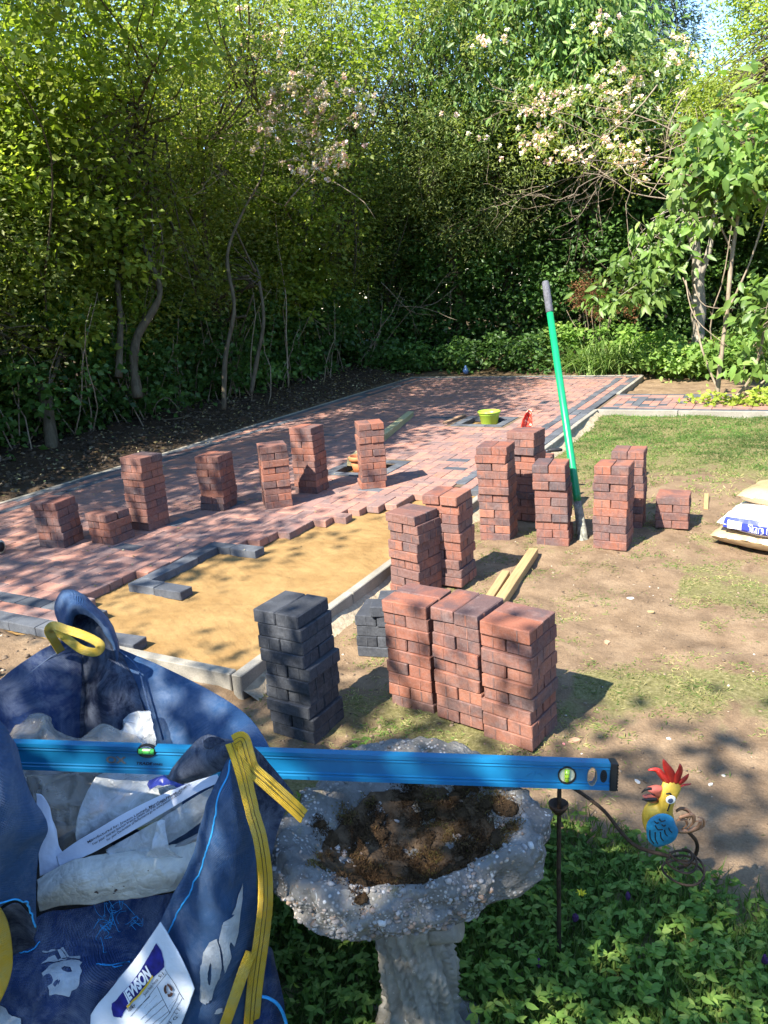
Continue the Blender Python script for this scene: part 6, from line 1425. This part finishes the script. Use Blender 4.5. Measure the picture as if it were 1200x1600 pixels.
# --- dead brown shrub, sword leaved clump, leafy bed
H = Heap(); cs = clumps((-3.05, 13.3, 1.25), (.26, .22, .36), 40, .6); spray(H, cs, 40, .10, size=.06, asp=.22, droop=-.2)
cs = clumps((-2.45, 13.4, 1.1), (.28, .2, .25), 26, .6); spray(H, cs, 30, .10, size=.06, asp=.22, droop=-.2)
r_ = empty('dead_shrub', (-3.0, 13.3, .2), 0, 'dead rust brown shrub behind the top of the green pole', 'shrub'); o = H.build('foliage', M_leaf_brown, r_); o.matrix_parent_inverse = Matrix.Translation((3.0, -13.3, -.2))
o = tubes('stems', [(crooked((-3.0+rng.normal(0, .1), 13.3, .15), (rng.normal(0, .2), 0, 1), 1.0, 6, .12), taper(7, .012, .004)) for q in range(9)], M_twig, r_, 5); o.matrix_parent_inverse = Matrix.Translation((3.0, -13.3, -.2)); o['kind'] = 'stuff'
def blades(name, cen, n, L, wd, spread, mat, label, group=None):
    cx_, cy_ = cen; V, F, A = [], [], []
    for q in range(n):
        a = rng.uniform(0, 6.283); bx, by = cx_+rng.normal(0, spread), cy_+rng.normal(0, spread*.6); l = L*rng.uniform(.6, 1.15); lean = rng.uniform(.45, 1.7); r0 = rng.uniform(); w_ = wd*rng.uniform(.7, 1.2); k = len(V)
        z0 = gh(bx, by)
        for s in range(7):
            t = s/6; rr = lean*l*t**1.6*.75; z = l*(t-.5*lean*t*t*1.1); px_, py_ = bx+math.cos(a)*rr, by+math.sin(a)*rr; w2 = w_*(1-t)**.6*.5
            V += [(px_-math.sin(a)*w2, py_+math.cos(a)*w2, z0+z), (px_+math.sin(a)*w2, py_-math.cos(a)*w2, z0+z)]; A += [r0, r0]
        for s in range(6): b = k+2*s; F.append((b, b+1, b+3, b+2))
    o = npmesh(name, np.array(V), np.array(F), mat, None, np.array(A), True); return tag(o, label, 'plant', group)
M_blade = leaf_mat('sword_leaf', G((0, (.07, .14, .03)), (.6, (.15, .25, .06)), (1, (.30, .38, .13))), .35)
for i, (x, y, lab_) in enumerate(((-3.05, 12.75, 'sword leaved clump left of the green pole behind the kerb'), (-2.65, 12.60, 'arching sword leaved clump just right of the green pole behind the paving'), (-2.25, 12.62, 'sword leaved clump at the right end of the far kerb'))):
    blades('day_lily', (x, y), 190, .72, .024, .17, M_blade, lab_, 'sword leaved clumps behind the far kerb')
bed = [(-4.6, 13.0, .55, M_leaf_dark), (-3.9, 12.9, .55, M_leaf_dark), (-3.4, 13.2, .7, M_leaf_herb), (-2.7, 13.4, .75, M_leaf_herb), (-2.0, 13.0, .62, M_leaf_herb), (-1.75, 12.45, .42, M_leaf_big), (-1.35, 12.2, .42, M_leaf_big), (-.95, 12.3, .48, M_leaf_herb), (-.45, 12.3, .55, M_leaf_big), (.1, 12.2, .5, M_leaf_big), (-5.3, 13.0, .5, M_leaf_dark), (-6.1, 12.7, .5, M_leaf_dark)]
bl_ = ['right of the blue bottle', 'between bottle and green pole', 'left of the green pole', 'under the dead brown shrub', 'behind the arching clump', 'right of the kerb end', 'left of the pale trunk', 'at the foot of the pale trunk', 'right of the pale trunk', 'at the right edge', 'left of the blue bottle', 'at the far left corner']
for i, (x, y, h, m_) in enumerate(bed):
    H = Heap(); cs = clumps((x, y, h*.5+.1), (.42, .34, h*.55), 46, .6, .12); spray(H, cs, 22, .15, size=.085, asp=.62, droop=.25, kind='kite')
    r_ = empty('bed_plant', (x, y, .2), 0, 'leafy bed plant '+bl_[i], 'plant', 'leafy plants in the far bed'); o = H.build('foliage', m_, r_); o.matrix_parent_inverse = Matrix.Translation((-x, -y, -.2))
H = Heap(); cs = clumps((-.45, 9.55, .10), (.62, .20, .16), 60, .4, .02); spray(H, cs, 14, .10, size=.060, asp=.7, droop=.1)
tag(H.build('low_weeds', M_leaf_lime, None, False), 'bright green low weeds round the stems of the broad leaved tree', 'weeds')
tag(lathe('glass_bottle', [(0, 0), (.045, .0), (.052, .06), (.042, .085), (.016, .115), (.016, .14), (0, .14)], simple('blue_glazed', (.05, .10, .22), .15, .7, .3, 6), None, 20, (-4.98, 12.60, .10)), 'small round blue glazed bottle behind the far kerb in the shade', 'bottle')
# shaded thicket on the far side of the fence
for i, (x, y) in enumerate([(-9.9, 2.5), (-9.9, 4.6), (-9.9, 6.4), (-9.9, 10.6), (-9.9, 12.6), (-9.7, 14.8), (-8.6, 16.4), (-6.9, 17.0), (-5.0, 17.2), (-3.1, 17.4), (-1.0, 17.6), (1.2, 17.0), (3.0, 15.6)]):
    tree('thicket_bush', (x, y, 0), 'dark thicket bush beyond the '+['hedge at the left edge', 'forked trunk', 'S bent trunk', 'climbing rose on the left', 'far left kerb', 'far left corner', 'corner of the bank', 'willow', 'blue bottle', 'dead shrub', 'pale trunk', 'lime green tree', 'right edge of the bed'][i], 'bush', 'thicket beyond the garden', [([(x, y, 0), (x+.1, y, 1.2), (x, y, 2.4)], .05, .02)],
         [((x, y, 1.5), (1.0, 1.15, 1.8), 150, 26, .42), ((x, y, 3.4), (1.0, 1.2, 1.1), 90, 26, .42)], M_leaf_dark, dict(size=.13, asp=.6, droop=.4), ntwig=8, zmin=.1)
# --- lath fence behind the hedge, with sunlit garden beyond
fen = empty('lath_fence', (-8.9, 9, 0), 0, 'old lath fence glimpsed through the hedge with bright garden behind', 'fence'); FI = Matrix.Translation((8.9, -9, 0))
for i in range(7):
    bm = bmesh.new(); box_bm(bm, .09, .09, 1.5, Matrix.Translation((-8.9, 3.0+i*1.8, .7)), .004); o = bmobj('post', bm, M_oldwood, fen); o.matrix_parent_inverse = FI
bm = bmesh.new(); box_bm(bm, .012, .035, 1.25, None, .002); lm_ = bpy.data.meshes.new('lath'); bm.to_mesh(lm_); bm.free(); lm_.materials.append(M_oldwood)
for i in range(90):
    o = bpy.data.objects.new('lath', lm_); C.objects.link(o); o.parent = fen; o.matrix_parent_inverse = FI; o.location = (-8.84, 3.1+i*.12, .72); o.rotation_euler = (rng.normal(0, .02), 0, 0)
for z in (.35, 1.1):
    bm = bmesh.new(); box_bm(bm, .03, 10.9, .05, Matrix.Translation((-8.87, 8.4, z)), .003); o = bmobj('rail', bm, M_oldwood, fen); o.matrix_parent_inverse = FI
tag(pyobj('neighbour_lawn', [(-30, -5, .03), (-9.7, -5, .03), (-9.7, 30, .03), (-30, 30, .03)], [(0, 1, 2, 3)], simple('sunlit_turf', (.16, .24, .06), .9, .1, .3, 3)), kind='structure')
# far-off wood round the gardens
n_ = 26000; a_ = rng.uniform(0, 2*math.pi, n_); r_w = rng.uniform(27, 36, n_); zt = 6.6+1.6*np.array([noise.noise(Vector((math.cos(a)*5, math.sin(a)*5, 0))) for a in a_])
P = np.stack([r_w*np.cos(a_), r_w*np.sin(a_)+5, zt*rng.uniform(0, 1, n_)**.8], 1); Hw = Heap(); Hw.add(*leaves(P, rng.normal(size=(n_, 3)), rng.uniform(.5, 1.3, n_), .7, .3))
Hw.build('far_wood', M_leaf_dark, None)
# --- trees behind the camera whose crowns shade the near ground
tree('garden_tree', (-3.2, -4.6, 0), 'tall garden tree behind the viewer shading the lawn', 'tree', None, [([(-3.2, -4.6, 0), (-3.1, -4.5, 2), (-3.0, -4.4, 4)], .16, .08)],
     [((-2.5, -3.1, 4.6), (2.3, 1.35, 1.0), 165, 42, .5), ((-1.2, -2.7, 4.4), (1.1, .9, .8), 25, 36, .45)], M_leaf_hedge, dict(size=.10, asp=.6, droop=.2), ntwig=60)
tree('garden_tree', (-7.6, .6, 0), 'tall tree left of the viewer whose boughs overhang the paving', 'tree', None, [([(-7.6, .6, 0), (-7.5, .8, 2), (-7.2, 1.2, 4.4)], .20, .09)],
     [((-5.9, -.6, 5.4), (1.3, 1.5, .9), 80, 36, .42), ((-5.75, 3.4, 4.6), (.85, 1.5, .6), 85, 38, .36), ((-6.2, 1.4, 5.4), (1.0, 1.2, .7), 40, 38, .4), ((-5.3, 5.0, 5.0), (.9, 1.1, .45), 50, 36, .36)], M_leaf_hedge, dict(size=.10, asp=.6, droop=.2), ntwig=60)

# ================================================================ GROUND COVER
def scatter(n, x0, x1, y0, y1, f):
    X = rng.uniform(x0, x1, n); Y = rng.uniform(y0, y1, n); k = np.array([rng.uniform() < f(x, y) for x, y in zip(X, Y)]); return X[k], Y[k]
H = Heap()
def gfun(x, y):
    if x < -1.9: return 0
    if y > 9.0 and x > -1.95: return 0
    return max(0, lawn_amount(x, y)-.28+.75*(fbm(x, y, 20, 4, 6)))
for (n, x0, x1, y0, y1, sz) in ((170000, -1.9, .5, 2.0, 5.2, .019), (120000, -1.9, 1.6, 5.2, 9.04, .030)):
    X, Y = scatter(n, x0, x1, y0, y1, gfun); m = len(X); P = np.stack([X, Y, np.array([gh(x, y) for x, y in zip(X, Y)])], 1)
    D = rng.normal(size=(m, 3)); D[:, 2] = abs(D[:, 2])*(.22 if y0 < 5 else .6)+.05
    tone = np.clip(.66+rng.normal(0, .24, m)-.5*np.clip((Y-6.0)/2, 0, 1)-.25*np.array([max(0, fbm(x, y, 30, 2, 2.5)) for x, y in zip(X, Y)])*2, 0, 1)
    H.add(*leaves(P, D, sz*rng.uniform(.5, 1.5, m), .16, .1, tone))
o = H.build('mown_grass', M_grass, None); 
# weeds and turf in the near right corner, and round the bath
H = Heap(); Hh_ = Heap()
def herb_d(x, y):
    e = 1.95+.16*fbm(x, 0, 3, 4, 5)-.50*max(0, x+.30)
    return 1 if y < e else max(0, 1-(y-e)/.12)*.5
X, Y = scatter(5600, -1.35, .45, .75, 2.15, herb_d)
keepm = (X > -.93) | ((Y > 1.19) & (X > -1.3)); X, Y = X[keepm], Y[keepm]; dist = np.hypot(X+.635, Y-1.2); X, Y = X[dist > .11], Y[dist > .11]
m = len(X); Z = np.array([gh(x, y) for x, y in zip(X, Y)]); hgt = rng.uniform(.02, .10, m)*np.array([.35+.65*max(0, min(1, 1.3+fbm(x, y, 8, 2, 2.2)*1.2-(y-1.3)*.9)) for x, y in zip(X, Y)])
for q in range(5):                                              # five fingered leaves
    a = 2*math.pi*q/5+rng.uniform(0, 6.28, m)*0+np.repeat(rng.uniform(0, 6.28), m); a = a+X*91
    sz = .017*rng.uniform(.6, 1.9, m)*(1-.15*(q > 2)); D = np.stack([np.cos(a), np.sin(a), rng.normal(.15, .25, m)], 1)
    Hh_.add(*leaves(np.stack([X, Y, Z+hgt], 1), D, sz, .46, .3, np.clip(rng.uniform(0, 1, m)*.5+.5*np.abs(np.sin(X*57+Y*31)), 0, 1), kind='six'))
X2, Y2 = scatter(34000, -1.35, .5, .75, 2.2, herb_d); dist = np.hypot(X2+.635, Y2-1.2); k2 = (dist > .10) & ((X2 > -.95) | ((Y2 > 1.19) & (X2 > -1.3))); X2, Y2 = X2[k2], Y2[k2]; m = len(X2)
P = np.stack([X2, Y2, np.array([gh(x, y) for x, y in zip(X2, Y2)])], 1); D = rng.normal(size=(m, 3))*.6; D[:, 2] = abs(D[:, 2])+.35
Hh_.add(*leaves(P, D, rng.uniform(.015, .042, m), .24, .2, rng.uniform(0, .8, m)))
H.add(*leaves(P+.002, D*[1, 1, 1.2], rng.uniform(.03, .085, len(P)), .06, .1, rng.uniform(0, .55, len(P))))
o = Hh_.build('low_herbs', M_leaf_herb, None); o = H.build('long_grass', M_grass, None)
# purple self-heal heads and one yellow flower
M_purp = simple('purple_flower', (.06, .025, .07), .8, .1, .3, 50); M_yf = simple('yellow_flower', (.75, .60, .03), .6, .2)
for q in range(12):
    x, y = rng.uniform(-.5, .2), rng.uniform(1.0, 1.75); z = gh(x, y)+rng.uniform(.05, .10)
    if math.hypot(x+.635, y-1.2) < .25: continue
    bm = bmesh.new(); bmesh.ops.create_icosphere(bm, subdivisions=2, radius=.007, matrix=Matrix.Translation((x, y, z)) @ Matrix.Diagonal((1, 1, 1.9, 1)))
    for v in bm.verts: v.co += Vector(rng.normal(0, .0012, 3))
    o = bmobj('flower_head', bm, M_purp); o.name = 'flower_head'; tag(o, 'small dark purple flower head among the low herbs in the near right corner', 'flower', 'purple flower heads in the herbs')
    tube('stalk', [(x, y, gh(x, y)), (x, y, z)], .0012, M_leaf_herb, o, 4)
fx = Vector((-0.398, 1.695, 0.060)); r_ = empty('yellow_flower', (fx.x, fx.y, gh(fx.x, fx.y)), 0, 'single yellow flower in the herbs right of the rusty stake', 'flower')
H = Heap(); H.add(*leaves(np.zeros((7, 3))+[0, 0, .06], np.array([[math.cos(a), math.sin(a), .5] for a in np.arange(7)*.9]), np.full(7, .016), .5)); H.build('petals', M_yf, r_, False); tube('stalk', [(0, 0, 0), (0, 0, .06)], .001, M_leaf_herb, r_, 4)
# leaf litter, clods, stones
def debris(name, n, x0, x1, y0, y1, f, smin, smax, mat, flat=.5, zoff=0):
    X, Y = scatter(n, x0, x1, y0, y1, f); cs = [(x, y, gh(x, y)+zoff) for x, y in zip(X, Y)]; sz = smin+(smax-smin)*rng.uniform(size=len(X))**3
    o = rocks(name, cs, sz, flat, mat); tag(o, kind='stuff'); return o
M_clod = stone_mat('earth_clod', [(0, (.07, .048, .032)), (.6, (.16, .11, .07)), (1, (.28, .20, .13))]); M_clodd = stone_mat('dark_clod', [(0, (.025, .018, .012)), (.8, (.075, .052, .035)), (1, (.18, .14, .09))])
M_chip = stone_mat('pale_chip', [(0, (.30, .22, .15)), (.5, (.50, .42, .33)), (1, (.70, .66, .58))])
debris('soil_clods', 14000, -7.6, -5.88, 2.5, 12.5, lambda x, y: .85, .005, .034, M_clodd, .6)
debris('garden_clods', 9000, -1.9, .5, 2.0, 5.8, lambda x, y: .2+1.2*max(0, fbm(x, y, 40, 3, 2)), .002, .012, M_clod, .5)
debris('front_rubble', 2200, -5.5, -2.0, .9, 2.30, lambda x, y: .6 if x < -2.3 or y < 1.9 else .2, .004, .024, M_clod, .5)
debris('pale_stones', 120, -1.9, .5, 2.1, 6, lambda x, y: .7, .003, .011, M_chip, .45); debris('front_stones', 300, -4.5, -2.2, 1.0, 2.28, lambda x, y: .7, .003, .013, M_chip, .4)
X, Y = scatter(2600, -7.6, -5.9, 2.8, 12.6, lambda x, y: .55); m = len(X); H = Heap(); D = rng.normal(size=(m, 3)); D[:, 2] *= .2
H.add(*leaves(np.stack([X, Y, np.array([gh(x, y) for x, y in zip(X, Y)])+.03], 1), D, rng.uniform(.02, .05, m), .5, .2)); o = H.build('leaf_litter', leaf_mat('litter_leaf', G((0, (.12, .075, .03)), (.5, (.26, .20, .09)), (.8, (.40, .36, .22)), (1, (.10, .17, .04))), .15, .7, .2), None)
X, Y = scatter(1200, -5.7, -2.4, 2.8, 12, lambda x, y: .10 if y < 5.4 and x > xbound(y)-.1 else (.9 if x < -3.2 else .3)); m = len(X); H = Heap(); D = rng.normal(size=(m, 3)); D[:, 2] *= .15
H.add(*leaves(np.stack([X, Y, np.full(m, .107)], 1), D, rng.uniform(.008, .024, m), .55, .25)); H.build('fallen_leaves', bpy.data.materials['litter_leaf'], None)
# a few single things lying on the earth
def shard(name, loc_, size, mat, label, cat, seed):
    R_ = random.Random(seed); n = 6; V = []
    for s in (0, 1):
        for i in range(n): a = 2*math.pi*i/n+R_.uniform(-.3, .3) if not s else aa[i]; (V.append((size*R_.uniform(.6, 1)*math.cos(a), size*.6*R_.uniform(.6, 1)*math.sin(a), 0)) if not s else V.append((V[i][0]*.95, V[i][1]*.95, size*.22))); aa = [0]*n
    F = [tuple(range(n))[::-1], tuple(range(n, 2*n))]+[(i, (i+1) % n, n+(i+1) % n, n+i) for i in range(n)]
    o = pyobj(name, V, F, mat); o.location = (loc_[0], loc_[1], gh(loc_[0], loc_[1])); o.rotation_euler = (R_.uniform(-.1, .2), R_.uniform(-.1, .1), R_.uniform(0, 3)); return tag(o, label, cat)
M_wp = simple('white_scrap', (.46, .45, .42), .5, .3, .1); M_flake = simple('clay_flake', (.45, .27, .17), .8, .2, .2)
shard('plastic_scrap', (-0.658, 3.838, 0.000), .022, M_wp, 'white plastic scrap on the bare earth right of the batten', 'litter', 1)
shard('stone_chip', (-0.539, 3.707, 0.000), .022, simple('tan_stone', (.36, .26, .13), .8), 'small tan stone on the bare earth below the white scrap', 'stone', 2)
shard('clay_shard', (-0.671, 3.328, 0.000), .028, M_flake, 'thin reddish clay shard at the edge of the mown strip', 'shard', 3)
shard('clay_shard', (-0.611, 2.478, 0.000), .032, M_flake, 'large clay shard beside the foot of the front red stack', 'shard', 4)
shard('petal', (-0.639, 2.441, 0.000), .010, simple('pink_petal', (.70, .25, .25), .5), 'pink petal lying by the front red stack', 'petal', 5)
shard('stone_chip', (-0.358, 2.303, -0.000), .016, M_wp, 'white stone between the level and the tin rooster', 'stone', 6)
shard('stone_chip', (-0.303, 2.615, 0.000), .014, M_wp, 'pale round stone on the earth above the tin rooster', 'stone', 7)
shard('stone_chip', (-0.143, 2.389, 0.000), .014, M_wp, 'flat white chip on the earth right of the tin rooster', 'stone', 8)
pth = smooth_path([(-6.556, 7.388, 0.250), (-6.597, 6.877, 0.300), (-6.475, 6.723, 0.500), (-6.433, 6.879, 0.550), (-6.371, 6.976, 0.400)], 8)
tag(tube('old_hose', pth, .006, M_bark, None, 6), 'loop of old hose lying on the soil bank under the hedge', 'hose')
